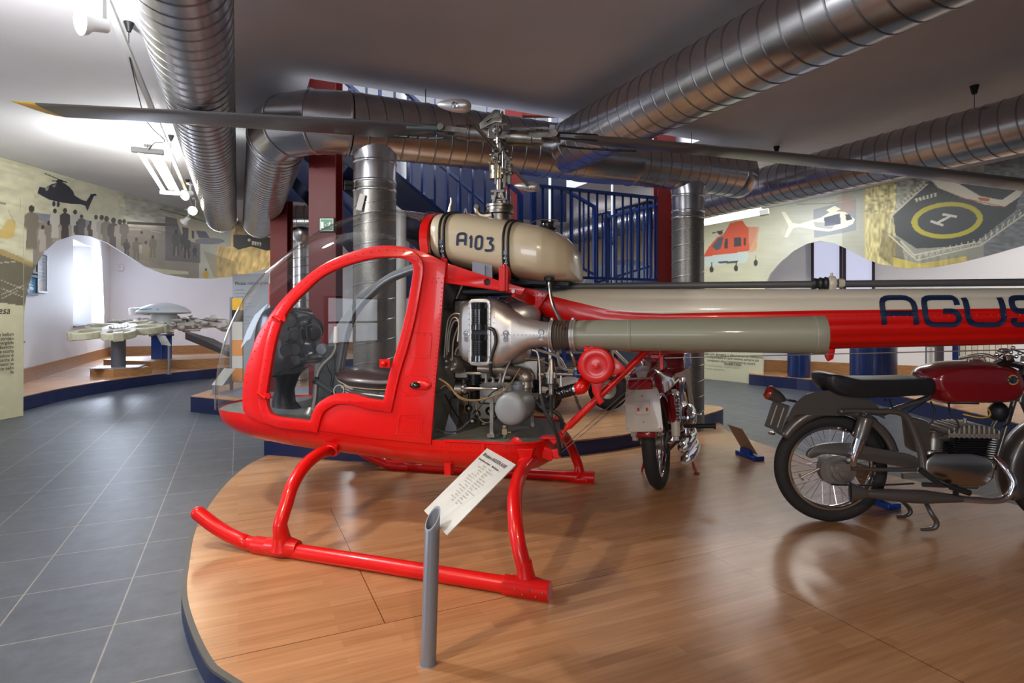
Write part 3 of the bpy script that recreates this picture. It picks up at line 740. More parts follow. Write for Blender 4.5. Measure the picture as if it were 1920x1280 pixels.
GL = [tuple(v)[:2] for v in smoothpts([(*p, 0) for p in GL[:20]], 3)]+[tuple(v)[:2] for v in smoothpts([(*p, 0) for p in GL[19:29]], 3)][1:]+[tuple(v)[:2] for v in smoothpts([(*p, 0) for p in GL[28:]+GL[:1]], 2)][1:-1]
FCs = [tuple(v)[:2] for v in smoothpts([(*p, 0) for p in FC], 3)]
def offset(poly, d):
    n = len(poly); out = []
    A = sum(poly[i][0]*poly[(i+1) % n][1]-poly[(i+1) % n][0]*poly[i][1] for i in range(n)); s_ = -1 if A > 0 else 1
    for i in range(n):
        a = Vector(poly[i-1]); b = Vector(poly[i]); c = Vector(poly[(i+1) % n]); e1 = (b-a).normalized(); e2 = (c-b).normalized()
        n1 = Vector((-e1.y, e1.x)); n2 = Vector((-e2.y, e2.x)); m_ = (n1+n2); m_ = m_/max(m_.length, .3); k = d*s_/max(m_.dot(n1), .5)
        out.append((b.x+m_.x*k, b.y+m_.y*k))
    return out
DO = xz(GL, -HW); hole = DO
SP = xz(FCs+[(812, 481), (836, 493), (832.5, 529.5), (825.6, 620), (815, 740), (808, 831), (700, 820), (600, 806), (540, 802), (495, 792), (465, 777)], -HW)
def side(l, m_, nm, panel_mats):
    mb = MB(); plate_xz(mb, SP, [hole], l, .018, .003); return mb.build(nm, M[m_], HELI, ang=30)
side(-HW, 'red', 'side_panel', None)
sf = side(HW, 'greyint', 'side_panel', None); tag(sf, 'grey inner face of the far cabin side')
# door frame, glass, fittings
out_d = offset(DO, .052)
mb = MB(); plate_xz(mb, out_d, [offset(DO, .002)], -HW-.016, .016, .004); door = mb.build('door', M['red'], HELI, ang=30)
mb = MB(); plate_xz(mb, offset(DO, .012), [], -HW-.010, .003, 0); mb.build('door_window', M['perspex'], door)
mb = MB()
for (px, py) in ((521, 597), (492, 742)):
    v = L(px, py, -HW-.03); mb.tube([v+Vector((-.02, 0, .012)), v+Vector((.02, 0, -.012))], .009, 8); mb.box(v+Vector((.02, .008, 0)), (.05, .01, .03)); mb.box(v+Vector((-.025, .008, 0)), (.035, .01, .03))
    for k in range(3): mb.ball(v+Vector((-.03+.03*k, -.004, .009*(-1)**k)), .005, 6, 4)
mb.build('door_hinges', M['red'], door)
mb = MB(); v = L(722, 681, -HW-.03); mb.box(v, (.06, .012, .045)); mb.ball(v+Vector((0, -.012, 0)), (.017, .016, .015)); mb.build('door_latch', M['red'], door)
mb = MB(); v = L(783, 722, -HW-.012)
mb.ball(v+Vector((.03, .006, 0)), (.055, .016, .028)); mb.build('lamp_fairing', M['red'], HELI)
mb = MB(); mb.ball(v+Vector((-.012, -.004, 0)), (.034, .022, .019)); nl = mb.build('navigation_lamp', M['blackgloss'], HELI)
# far door band grey
mb = MB(); plate_xz(mb, out_d, [offset(DO, .002)], HW-.016, .014, .004); o = mb.build('door_frame', M['greyint'], HELI, ang=30)
mb = MB(); mb.tube([Vector((p[0], HW-.035, p[1])) for p in [offset(DO, .018)[i] for i in range(6, 45)]], .011, 8); mb.build('frame_tube', M['greypost'], HELI)
# hatch lines and raised lower door panel
mb = MB()
for pl in ([(764, 648-24), (815-4, 624), (808, 670), (757, 670)], [(752, 777), (797, 777), (791, 815), (745, 812)]):
    q = [Vector((a, -HW-.0105, b)) for a, b in xz(pl, -HW)]; q = smoothpts(q+[q[0]], 1)
    mb.tube(q, .0016, 5)
q = [Vector((a, -HW-.011, b)) for a, b in xz([(596, 800), (600, 780), (614, 759), (640, 750), (680, 752), (715, 764), (738, 768)], -HW)]
mb.tube(q, .0025, 5); mb.build('panel_seams', M['red'], HELI)
# ---- canopy bubble
def resample(pts, n):
    P_ = [Vector(p) for p in pts]; d = [0]
    for a, b in zip(P_[:-1], P_[1:]): d.append(d[-1]+(b-a).length)
    out = []
    for i in range(n):
        t = d[-1]*i/(n-1); j = max(k for k in range(len(d)) if d[k] <= t+1e-9); j = min(j, len(P_)-2)
        out.append(P_[j].lerp(P_[j+1], (t-d[j])/(d[j+1]-d[j])))
    return out
NF = 34
Fl = resample(smoothpts(LL(FC, -HW+.012), 5), NF); Cl = resample(smoothpts(LL(CC, 0), 5), NF)
def canopy_pt(i, a, grow=0):
    f = Fl[i]; c = Cl[i]; s_ = sin(a)**.85; v = Vector((f.x+(c.x-f.x)*s_, -(HW-.012)*cos(a), f.z+(c.z-f.z)*s_))
    return v+Vector((0, -cos(a), sin(a)))*grow
mb = MB(); mb.loft([[canopy_pt(i, pi*k/28) for k in range(29)] for i in range(NF)], closed=False, caps=False)
mb.build('canopy', M['perspex'], HELI, ang=80)
# red frame band behind the canopy
mb = MB(); ring = []
for dx, g in ((-.022, .004), (-.022, .012), (.024, .014), (.024, -.03)):
    ring.append([canopy_pt(NF-1, pi*k/28, g)+Vector((dx, 0, 0)) for k in range(29)])
mb.loft(ring, closed=False, caps=False); mb.build('canopy_frame', M['red'], HELI)
mb = MB(); rim = [canopy_pt(NF-1, pi*k/28, .016)+Vector((-.035, 0, .004)) for k in range(29)]; mb.tube(rim[6:], .004, 6); mb.build('canopy_seal', M['chrome'], HELI)
# grey nose ledge and pitot
mb = MB(); mb.tube([L(444, 757, 0), L(427, 754, -.02)], .004, 6); mb.build('pitot_tube', M['alu'], HELI)
# firewall (arch-shaped)
arch = [(-HW+.01, .53)]+[(canopy_pt(NF-1, pi*k/20, -.03).y, canopy_pt(NF-1, pi*k/20, -.03).z) for k in range(21)]+[(HW-.01, .53)]
vs, fs = plate_mesh(arch, [], .012); mb = MB(); mb.add([(-.315+v.z, v.x, v.y) for v in vs], fs)
for z in (.75, 1.0, 1.25): mb.box((-.303, 0, z), (.014, .8, .02))
mb.build('firewall', M['greyint'], HELI, ang=30)
mb = MB(); mb.box((-.29, -HW+.03, .99), (.03, .05, .92)); mb.box((-.29, HW-.03, .99), (.03, .05, .92)); mb.build('firewall_post', M['greyint'], HELI)
# ---- upper longerons and boom brackets
for l, m_ in ((-.39, 'red'), (.39, 'red')):
    mb = MB(); hc = L(915, 529, -.39); hh = [(hc.x+.021*cos(a), hc.z+.021*sin(a)) for a in [2*pi*k/16 for k in range(16)]]
    plate_xz(mb, xz([(828, 490), (845, 496), (936, 527), (985, 541), (978, 552), (938, 544), (833, 529)], -.39), [hh], l, .03, .003)
    mb.box((L(905, 512, -.39).x, l+.02*(1 if l < 0 else -1), L(905, 514, -.39).z-.02), (.36, .008, .012), rot=Matrix.Rotation(.33, 3, 'Y'))
    mb.build('upper_longeron', M[m_], HELI, ang=30)
mb = MB(); mb.lathe(L(915, 529, -.386), (0, 1, 0), [(0, .021), (.02, .021)], 16); mb.build('hole_insert', M['black'], HELI)
mb = MB(); a = L(948, 500, -.40); b = L(944, 546, -.40)
mb.box((a+b)/2, (.05, .05, (a-b).length)); mb.box(L(946, 520, -.43), (.012, .02, .14)); mb.build('tank_bracket', M['red'], HELI, bevel=.003)
mb = MB(); mb.box(L(905, 508, -.36), (.11, .02, .10)); mb.box(L(905, 508, -.375), (.03, .02, .06)); mb.build('grey_bracket', M['greypost'], HELI)
mb = MB(); mb.tube([(.16, -.38, L(965, 543, -.38).z), (.16, .38, L(965, 543, -.38).z)], .018, 10); mb.tube([(.06, -.38, 1.36), (.06, .38, 1.36)], .015, 10); mb.build('cross_brace', M['red'], HELI)
# ---- tail boom
def bx(px): return L(px, 560, -.08).x
TX = [bx(p) for p in (968, 1000, 1040, 1085, 1139, 1190, 1240, 1400, 1547, 1750, 1920)]
TTop = [L(p, y, -.08).z for p, y in ((968, 536), (1000, 540), (1040, 541), (1085, 540), (1139, 540), (1190, 540), (1240, 540), (1400, 540.5), (1547, 540.5), (1750, 539.5), (1920, 538.5))]
TB = [L(p, y, -.08).z for p, y in ((968, 538), (1000, 543), (1040, 556), (1085, 567), (1139, 580), (1190, 586), (1240, 588), (1400, 584.5), (1547, 581.5), (1750, 579.5), (1920, 577.5))]
TBot = [L(p, y, -.08).z for p, y in ((968, 552), (1000, 580), (1040, 609), (1085, 636), (1139, 655), (1190, 663), (1240, 665), (1400, 660), (1547, 656), (1750, 651), (1920, 647))]
TXe = TX+[4.1]; TTop.append(1.33); TB.append(1.25); TBot.append(1.13)
TW = [.11, .12, .125, .13, .135, .135, .135, .13, .125, .12, .115, .07]
def boom_l(x, z, side=-1):
    zt = interp(x, TXe, TTop); zb = interp(x, TXe, TBot); w = interp(x, TXe, TW); zc = (zt+zb)/2; h = (zt-zb)/2
    u = max(-1, min(1, (z-zc)/h)); l = w*max(0, 1-abs(u)**2.4)**(1/2.4)
    f = (zt-z)/(zt-zb)
    bead = 0
    for c, wd in ((.16, .035), (.42, .03), (.60, .03), (.80, .045), (.93, .03)): bead += math.exp(-((f-c)/wd)**2)
    return side*(l-.0075*bead*min(1, max(0, (x-.45)/.4)))
NR = 64
def boom_ring(x):
    zt = interp(x, TXe, TTop); zb = interp(x, TXe, TBot); zm = interp(x, TXe, TB); out = []
    zs = []
    for i in range(22): a = i/21; zs.append(zt-(zt-zm)*(a**1.5 if True else a))
    for i in range(1, 31): a = i/30; zs.append(zm-(zm-zb)*(1-(1-a)**1.5))
    near = [Vector((x, boom_l(x, z), z)) for z in zs]; far = [Vector((v.x, -v.y, v.z)) for v in near[1:-1]][::-1]
    return near+far, len(zs)
bxs = sorted(set(TXe+list(np.linspace(TX[0], 4.1, 40))))
rings = []; 
for x in bxs: r_, nz = boom_ring(x); rings.append(r_)
mb = MB(); n = len(rings[0]); vs = [v for r in rings for v in r]; fs = []; mi = []
for i in range(len(rings)-1):
    for k in range(n):
        k2 = (k+1) % n; fs.append((i*n+k, i*n+k2, (i+1)*n+k2, (i+1)*n+k)); kk = k if k < nz-1 else n-1-k
        mi.append(0 if kk < 21 else 1)
fs.append(tuple(range(n))[::-1]); fs.append(tuple((len(rings)-1)*n+k for k in range(n))); mi += [1, 1]
mb.v = [tuple(v) for v in vs]; mb.f = fs; mb.m = mi
boom = mb.build('tail_boom', [M['boomwhite'], M['red']], HELI, ang=60)
# riveted gusset plates at the boom root
for l in (-1, 1):
    mb = MB(); plate_xz(mb, xz([(964, 550), (972, 537), (1027, 549), (1020, 562), (1009, 577)], -.15), [], l*.142, .012, .003); mb.build('boom_gusset', M['red'], HELI)
mb = MB(); c = L(963, 546, -.41); mb.lathe(c+Vector((0, -.01, 0)), (0, 1, 0), [(0, .01), (.03, .01)], 12); mb.build('boom_bolt', M['steel'], HELI)
mb = MB()
mb.beam(L(963, 548, -.39), L(1000, 565, -.15), .02, .05); mb.beam(L(963, 548, -.39)*1+Vector((0, .78, 0)), L(1000, 565, -.15)+Vector((0, .3, 0)), .02, .05); mb.build('boom_attachment', M['red'], HELI)
# lettering painted on curved skin
def ribbon(mb, pts, w, fn, step=.012, closed=False, caps=True):
    P_ = [Vector(p) for p in pts]
    if closed: P_ = P_+[P_[0]]
    Q = []
    for a, b in zip(P_[:-1], P_[1:]):
        k = max(1, int((b-a).length/step)); Q += [a.lerp(b, i/k) for i in range(k)]
    Q.append(P_[-1]); n_ = len(Q); vs = []; K = 4
    for i in range(n_):
        a = Q[i-1] if i else (Q[-2] if closed else Q[0]); b = Q[i+1] if i < n_-1 else (Q[1] if closed else Q[-1])
        t = (b-a).normalized(); nn = Vector((-t.y, t.x))
        for j in range(K+1): p = Q[i]+nn*w*(j/K-.5); vs.append(fn(p.x, p.y))
    mb.add(vs, [(i*(K+1)+j, (i+1)*(K+1)+j, (i+1)*(K+1)+j+1, i*(K+1)+j+1) for i in range(n_-1) for j in range(K)])
def rounded(pts, r, closed=False, k=4):
    P_ = [Vector(p) for p in pts]; out = []; n_ = len(P_)
    for i in range(n_):
        if not closed and i in (0, n_-1): out.append(P_[i]); continue
        a = (P_[i-1]-P_[i]); b = (P_[(i+1) % n_]-P_[i]); rr = min(r, a.length/2, b.length/2); a = P_[i]+a.normalized()*rr; b = P_[i]+b.normalized()*rr
        for j in range(k+1): t = j/k; out.append(a*(1-t)**2+P_[i]*2*t*(1-t)+b*t*t)
    return out
GLY = {   # strokes in a unit box
 'A': [([(0, 0), (0, 1), (1, 1), (1, 0)], .28, 0), ([(0, .42), (1, .42)], 0, 0)],
 'G': [([(1, .72), (1, 1), (0, 1), (0, 0), (1, 0), (1, .5), (.55, .5)], .24, 0)],
 'U': [([(0, 1), (0, 0), (1, 0), (1, 1)], .28, 0)],
 'S': [([(1, .75), (1, 1), (0, 1), (0, .5), (1, .5), (1, 0), (0, 0), (0, .25)], .24, 0)],
 'T': [([(-.05, 1), (1.05, 1)], 0, 0), ([(.5, 1), (.5, 0)], 0, 0)],
 '1': [([(.0, .72), (.45, 1), (.45, 0)], 0, 0)],
 '0': [([(0, 0), (0, 1), (1, 1), (1, 0)], .45, 1)],
 '3': [([(.0, 1), (1, 1), (.45, .58), (1, .42), (1, 0), (0, .0), (0, .12)], .3, 0)],
 'H': [([(0, 0), (0, 1)], 0, 0), ([(1, 0), (1, 1)], 0, 0), ([(0, .5), (1, .5)], 0, 0)],
 'M': [([(0, 0), (.1, 1), (.5, .25), (.9, 1), (1, 0)], 0, 0)],
 'V': [([(0, 1), (.45, 0), (1, 1)], 0, 0)],
}
def glyph(mb, ch, x0, z0, w, h, sw, fn, slant=0., flip=False):
    for pts, r, cl in GLY[ch]:
        q = []
        for u, v in pts:
            q.append(Vector((x0+sw/2+u*(w-sw)+slant*v*h, z0+sw/2+v*(h-sw))))
        if r: q = rounded(q, r*min(w, h), cl)
        ribbon(mb, q, sw, fn, closed=cl)
mb = MB(); fn = lambda x, z: (x, boom_l(x, z)-.0025, z)
for ch, a, b in (('A', 1651, 1722), ('G', 1730, 1803), ('U', 1809, 1888), ('S', 1895, 1980)):
    xa = L(a, 580, -.11).x; xb = L(b, 580, -.11).x; z0 = L((a+b)/2, 613.5, -.11).z; z1 = L((a+b)/2, 552.5, -.11).z
    glyph(mb, ch, xa, z0, xb-xa, z1-z0, .0255, fn, slant=-.08)
xa = L(1985, 580, -.11).x
for ch in 'TA':
    glyph(mb, ch, xa, 1.135, .2, .155, .0255, fn, slant=-.08); xa += .225
mb.build('boom_lettering', M['navyink'], boom)
# drive shaft on top of the boom
sh0 = L(1050, 537, 0); sh1 = L(1920, 529, 0); d_ = (sh1-sh0).normalized()
mb = MB(); mb.tube([sh0, sh0+d_*4.1], .0185, 14); shaft = mb.build('tail_drive_shaft', M['steel'], HELI); shaft.data.materials[0] = mat('dark_grey_shaft', (.085, .083, .085), .45)
c = L(1548, 531, 0)
mb = MB(); c0 = L(1522, 531.5, 0); mb.lathe(c0, d_, [(0, .02), (.01, .03), (.03, .026), (.04, .034), (.055, .028), (.065, .036), (.08, .030), (.085, .022)], 20); mb.build('rubber_boot', M['black'], shaft)
mb = MB(); c = L(1559, 531, 0); mb.torus(c, d_, .028, .013, 24, 8, 1.6); mb.box(c+Vector((0, 0, -.045)), (.03, .05, .05)); mb.box(c+Vector((0, 0, -.068)), (.15, .07, .008)); mb.tube([c+Vector((0, 0, .03)), c+Vector((0, 0, .055))], .007, 8)
mb.lathe(c+d_*.03, d_, [(0, .024), (.015, .026), (.03, .022)], 8); mb.build('shaft_bearing', M['boomwhite'], shaft)
# ---- big exhaust duct, bellows, engine shroud
a = L(1079, 628, -.3); b = L(1546, 628, -.3); dd = (b-a).normalized(); le = (b-a).length
mb = MB(); mb.lathe(a, dd, [(0, .0745), (.0, .077), (.27, .0795), (.272, .081), (.285, .081), (.287, .0797), (le-.05, .0900), (le-.048, .0915), (le-.005, .0925), (le, .091), (le, .088), (.02, .073)], 48, caps=False); mb.build('air_duct_pipe', M['khaki'], HELI, ang=25)
c = L(1033, 628, -.285); d2 = (a-c).normalized(); l2 = (a-c).length
pr = []; n_ = 9
for i in range(n_*4+1): t = i/(n_*4); pr.append((t*l2, .076+.0045*cos(2*pi*n_*t)))
mb = MB(); mb.lathe(c, d2, pr, 36); mb.build('bellows_sleeve', M['rust'], HELI, ang=60)
mb = MB()
for t in (.02, .07, .86, .97): mb.lathe(c+d2*l2*t, d2, [(0, .081), (0, .084), (.013, .084), (.013, .081)], 36, caps=False)
for t in (.05, .9): mb.tube([c+d2*l2*t+Vector((0, -.02, .085)), c+d2*l2*t+Vector((0, .02, .088))], .007, 8)
mb.build('hose_clamps', M['silver'], HELI)
# shroud
SXp = [(866, 580, 660, .085), (869, 572, 668, .10), (876, 565, 676, .115), (890, 560, 683, .125), (905, 558, 688, .13), (922, 558.5, 690, .13), (936, 562, 689, .128), (950, 571, 684, .12), (965, 583, 673, .11), (980, 592, 662, .10), (997, 598, 653, .09), (1015, 602, 650, .08), (1034, 604, 651, .074)]
SX = [L(p[0], 628, -.27).x for p in SXp]; ST = [L(p[0], p[1], -.27).z for p in SXp]; SB = [L(p[0], p[2], -.27).z for p in SXp]; SW = [p[3] for p in SXp]
SLC = [-.25]*9+[-.26, -.27, -.28, -.285]
def sh_ring(x, n_=40):
    zt = interp(x, SX, ST); zb = interp(x, SX, SB); w = interp(x, SX, SW); lc = interp(x, SX, SLC); e = interp(x, [SX[0], SX[7], SX[-1]], [.42, .6, 1.]); out = []
    for k in range(n_):
        a_ = 2*pi*k/n_; c_ = cos(a_); s_ = sin(a_)
        out.append(Vector((x, lc+w*abs(c_)**e*(1 if c_ > 0 else -1), (zt+zb)/2+(zt-zb)/2*abs(s_)**e*(1 if s_ > 0 else -1))))
    return out
def sh_l(x, z):
    zt = interp(x, SX, ST); zb = interp(x, SX, SB); w = interp(x, SX, SW); lc = interp(x, SX, SLC); e = interp(x, [SX[0], SX[7], SX[-1]], [.42, .6, 1.])
    u = min(1, abs((z-(zt+zb)/2)/((zt-zb)/2))); return lc-w*max(0, 1-u**(2/e))**(e/2)
mb = MB(); X = sorted(set(SX+list(np.linspace(SX[0], SX[-1], 26)))); mb.loft([sh_ring(x) for x in X]); shroud = mb.build('cooling_shroud', M['silver'], HELI, ang=50)
mb = MB()
for i in range(14):
    v = L(925+i*7.4, 629, -.38); mb.ball((v.x, sh_l(v.x, v.z)-.001, v.z+.004), .0032, 6, 4)
for i in range(12):
    for px in (880, 919):
        v = L(px, 568+i*10, -.38); mb.ball((v.x, -.393, v.z), .003, 6, 4)
for i in range(10): v = L(926, 575+i*10, -.38); mb.ball((v.x, sh_l(v.x, v.z)-.001, v.z), .003, 6, 4)
tag(mb.build('shroud_rivets', M['silver'], shroud), kind='stuff')
# second swelling behind
mb = MB(); mb.ball(L(975, 590, -.14), (.12, .10, .085), 20, 12); mb.ball(L(960, 660, -.17), (.11, .10, .07), 20, 12); mb.build('shroud_bulge', M['silver'], shroud)
fl = -.386
mb = MB(); oi = rounded([(884, 566), (915, 566), (915, 679), (884, 679)], 8, True, 3); oo = rounded([(880, 561), (919, 561), (919, 684), (880, 684)], 10, True, 3)
plate_xz(mb, xz(oo, fl), [xz(oi, fl)], fl, .012, .003); mb.build('opening_rim', M['silver'], shroud)
mb = MB(); mb.k = 0; q = xz(oi, fl+.004); vs, fs = plate_mesh(q, [], .004); mb.add([(v.x, fl+.004+v.z, v.y) for v in vs], fs); mb.build('opening_recess', M['black'], shroud)
for (y0, y1) in ((568, 618), (627, 677)):
    mb = MB(); zt = L(899, y0, fl).z; zb = L(899, y1, fl).z; cx = L(899, 600, fl).x; h = zt-zb
    mb.box((cx, fl+.005, zt-.012), (.086, .03, .03)); mb.box((cx, fl+.005, zb+.012), (.086, .03, .03))
    pr = [(0, .040)]
    for i in range(7): z_ = .03+i*(h-.06)/7; pr += [(z_, .037), (z_+.002, .043), (z_+.007, .043), (z_+.009, .037)]
    pr.append((h, .040)); mb.lathe((cx, fl+.012, zb), (0, 0, 1), pr, 24); mb.ball((cx, fl+.004, zt-.02), (.038, .028, .022)); mb.ball((cx, fl+.004, zb+.02), (.038, .028, .022))
    mb.build('cylinder', M['blackgloss'], shroud, ang=60)
mb = MB()
for px, py in ((875, 632), (948, 632), (1014, 630)):
    v = L(px, py, -.38); l_ = sh_l(v.x, v.z)-.008; v = Vector((v.x, l_, v.z)); mb.box(v, (.02, .012, .045)); mb.tube([v+Vector((-.012, -.008, -.01)), v+Vector((.012, -.008, -.01))], .005, 6); mb.torus(v+Vector((0, -.006, .02)), (0, 1, 0), .014, .002, 16, 5)
mb.build('latch_clips', M['chrome'], shroud)
mb = MB(); mb.stube([L(917, 615, -.40), L(926, 620, -.42), L(930, 640, -.42), L(922, 668, -.42), L(920, 690, -.41), L(922, 702, -.38), L(928, 705, -.3)], .0095, 10); mb.build('rubber_hose', M['black'], HELI)
mb = MB()
for py in (669, 679): v = L(921, py, -.415); mb.lathe(v+Vector((0, 0, -.005)), (0, 0, 1), [(0, .012), (.01, .012)], 14)
mb.build('hose_clips', M['chrome'], HELI)
# ---- magneto with leads
mb = MB(); c = L(847, 682, -.30); mb.lathe(c, (.35, .9, -.2), [(0, .0), (0, .04), (.03, .045), (.06, .045), (.14, .04)], 24)
for k in range(5): a_ = 2*pi*k/5; mb.lathe(c+Vector((.028*cos(a_), -.012, .028*sin(a_))), (0, -1, 0), [(-.01, .008), (.015, .007), (.015, 0)], 8)
mb.build('magneto', M['alu'], HELI)
mb = MB()
for pts in ([(833, 670), (835, 640), (840, 600), (852, 588), (866, 590)], [(841, 660), (843, 625), (851, 603), (860, 605), (858, 640)], [(848, 675), (850, 640), (858, 615), (868, 600)], [(853, 665), (856, 655), (866, 645), (876, 640)], [(838, 665), (839, 630), (846, 600), (856, 596), (864, 610)]):
    mb.stube([L(x, y, -.33-.004*i) for i, (x, y) in enumerate(pts)], .0058, 8)
mb.build('ignition_leads', M['alu'], HELI)
# ---- engine mass
mb = MB()
mb.box(L(915, 700, -.12), (.34, .24, .05)); mb.box(L(955, 730, 0), (.30, .30, .14)); mb.box(L(905, 615, .0), (.26, .34, .34)); mb.box(L(985, 690, -.02), (.2, .22, .12))
mb.build('crankcase', M['steel'], HELI, bevel=.012)
mb = MB()
for (px, py, l, r, h) in ((889, 708, -.25, .045, .07), (905, 735, -.10, .05, .1), (1000, 720, -.08, .05, .09)):
    pr = []; c = L(px, py, l); k = int(h/.012)
    for i in range(k): pr += [(i*.012, r*.8), (i*.012+.002, r), (i*.012+.006, r), (i*.012+.008, r*.8)]
    mb.lathe(c-Vector((0, 0, h/2)), (0, 0, 1), pr, 20)
mb.build('finned_barrels', M['blackgloss'], HELI)
mb = MB(); v = L(895, 690, -.3); mb.tube([v, L(930, 692, -.28), L(975, 698, -.2), L(990, 700, -.15)], [.02, .026, .03, .03], 12); mb.ball(L(985, 708, -.18), (.05, .05, .045)); mb.lathe(L(985, 715, -.2), (0, 0, -1), [(0, .04), (.03, .045), (.035, .038), (.07, .036)], 20)
for px in (912, 925, 938): mb.lathe(L(px, 700, -.29), (0, 0, -1), [(0, .008), (.04, .008), (.04, .012), (.05, .012)], 8)
mb.build('intake_casting', M['alu'], HELI)
mb = MB(); mb.lathe(L(868, 728, -.15), (1, .1, 0), [(-.05, .03), (-.04, .055), (.0, .055), (.01, .03), (.1, .012), (.22, .012), (.22, .02), (.25, .02)], 20); mb.build('generator', M['steel'], HELI)
mb = MB(); mb.lathe(L(868, 727, -.30), (1, 0, 0), [(0, .03), (.012, .03), (.012, .008), (.17, .006), (.17, .012), (.2, .012)], 18); mb.build('pulley_rod', M['chrome'], HELI)
mb = MB(); mb.box(L(955, 528, .0), (.30, .30, .06)); mb.box(L(930, 548, -.1), (.34, .26, .035)); mb.box(L(1000, 520, .05), (.2, .2, .12)); mb.box(L(1050, 524, .0), (.10, .12, .05)); mb.build('gearbox', mat('dark_gearbox', (.03, .033, .037), .45, .3), HELI, bevel=.01)
mb = MB(); c = L(1005, 600, .02); mb.lathe(c, (1, 0, 0), [(-.05, .1), (0, .12), (.02, .12), (.03, .09), (.1, .06)], 24)
mb.beam(L(975, 560, .1), L(1010, 640, .1), .02, .02); mb.beam(L(990, 550, -.02), L(960, 600, -.02), .015, .015); mb.build('fan_drive', M['black'], HELI)
mb = MB()
for px, py in ((880, 765), (895, 775), (918, 770), (885, 790), (907, 795), (925, 778)): mb.ball(L(px, py, .12), (.03, .03, .028), 8, 6)
mb.box(L(905, 765, .15), (.16, .08, .12)); mb.box(L(862, 775, .10), (.05, .2, .22)); mb.build('accessory_case', M['steel'], HELI, bevel=.004)
mb = MB(); mb.beam(L(922, 745, -.3), L(922, 812, -.3), .02, .012); mb.box(L(922, 815, -.3), (.04, .04, .02)); mb.beam(L(995, 740, .1), L(1000, 808, .1), .02, .02); mb.beam(L(850, 742, .1), L(850, 800, .1), .02, .02); mb.build('engine_mount_strut', M['steel'], HELI)
vs, fs = plate_mesh([(v.x, v.z) for v in LL([(832, 815), (842, 776), (856, 800), (855, 815)], -.22)], [], .006); mb = MB(); mb.add([(v.x, -.22+v.z, v.y) for v in vs], fs); mb.build('grey_gusset', M['greypost'], HELI)
# oil tank
mb = MB(); c = L(956, 767, -.37); mb.lathe(c, (.12, 1, .02), [(-.022, .0), (-.021, .03), (-.017, .06), (-.008, .079), (.004, .087), (.02, .089), (.17, .089), (.19, .08), (.2, .05), (.203, 0)], 40)
otank = mb.build('oil_tank', mat('grey_tank_paint', (.22, .235, .25), .38), HELI, ang=60)
mb = MB(); b_ = L(947, 797, -.36); mb.lathe(b_, (0, 0, -1), [(0, .014), (.012, .016), (.02, .012)], 10); mb.box(b_+Vector((0, 0, -.032)), (.026, .026, .03)); mb.lathe(b_+Vector((0, 0, -.045)), (0, 0, -1), [(0, .009), (.02, .011), (.028, .006)], 8); mb.box(b_+Vector((.022, 0, -.036)), (.02, .01, .008)); mb.build('drain_valve', mat('brass_fitting', (.3, .26, .16), .4, .9), otank)
mb = MB(); t_ = L(946, 738, -.34); mb.lathe(t_, (0, 0, 1), [(-.01, .018), (.01, .018), (.012, .012), (.03, .012)], 10); mb.stube([t_+Vector((0, 0, .03)), L(943, 715, -.35), L(948, 695, -.33), L(956, 678, -.3)], .0065, 8); mb.build('filler_pipe', M['alu'], otank)
mb = MB(); mb.lathe(L(973, 724, -.22), (0, 0, 1), [(-.02, .04), (.0, .045), (.012, .045), (.014, .03), (.03, .032)], 20); mb.build('filler_neck', M['greypost'], otank)
# hoses and looms
mb = MB()
mb.stube([L(1014, 738, -.35), L(1022, 770, -.36), L(1038, 800, -.36), L(1048, 830, -.35), L(1050, 852, -.33)], .0105, 8)
mb.stube([L(1034, 740, -.3), L(1033, 770, -.3), L(1035, 790, -.32), L(1044, 815, -.34)], .0105, 8)
mb.stube([L(1003, 752, -.2), L(1020, 768, -.2), L(1040, 772, -.2), L(1052, 785, -.2), L(1053, 805, -.2)], .0105, 8)
mb.stube([L(1000, 745, -.1), L(1010, 765, -.1), L(1030, 770, -.15)], .009, 8)
mb.build('black_hoses', M['black'], HELI)
mb = MB(); mb.stube([L(816, 801, -.40), L(830, 808, -.40), L(856, 808, -.38), L(880, 790, -.36), L(900, 762, -.35), L(920, 738, -.34), L(942, 724, -.33)], .004, 6); mb.stube([L(835, 740, -.25), L(848, 765, -.2), L(868, 795, -.15)], .005, 6); mb.stube([L(880, 730, -.3), L(882, 770, -.3), L(877, 792, -.2)], .003, 6); mb.build('black_cables', M['black'], HELI)
mb = MB()
for k in range(4):
    o_ = Vector((0, -.003*k, .004*(k % 2))); mb.stube([L(824, 710, -.40)+o_, L(842, 722, -.40)+o_, L(862, 745, -.40)+o_*2, L(885, 751, -.39)+o_, L(915, 747, -.37)+o_, L(945, 735, -.35)+o_*2, L(960, 715, -.33), L(975, 690, -.3)], .0032, 6)
mb.stube([L(826, 728, -.38), L(836, 722, -.38), L(846, 732, -.37)], .0025, 5); mb.stube([L(968, 698, -.3), L(980, 708, -.3), L(984, 722, -.3)], .0035, 6); mb.stube([L(985, 672, -.3), L(1010, 675, -.3), L(1030, 682, -.3)], .003, 6)
mb.stube([L(892, 758, -.2), L(900, 785, -.2), L(915, 792, -.2), L(928, 780, -.2)], .004, 6); mb.build('wiring_loom', M['wire'], HELI)
mb = MB(); mb.stube([L(998, 656, -.33), L(1008, 662, -.34), L(1012, 690, -.35), L(1013, 738, -.36)], .006, 8); mb.stube([L(855, 590, -.1), L(852, 570, -.1), L(862, 545, -.1), L(868, 530, -.1)], .012, 8); mb.build('steel_pipes', M['alu'], HELI)
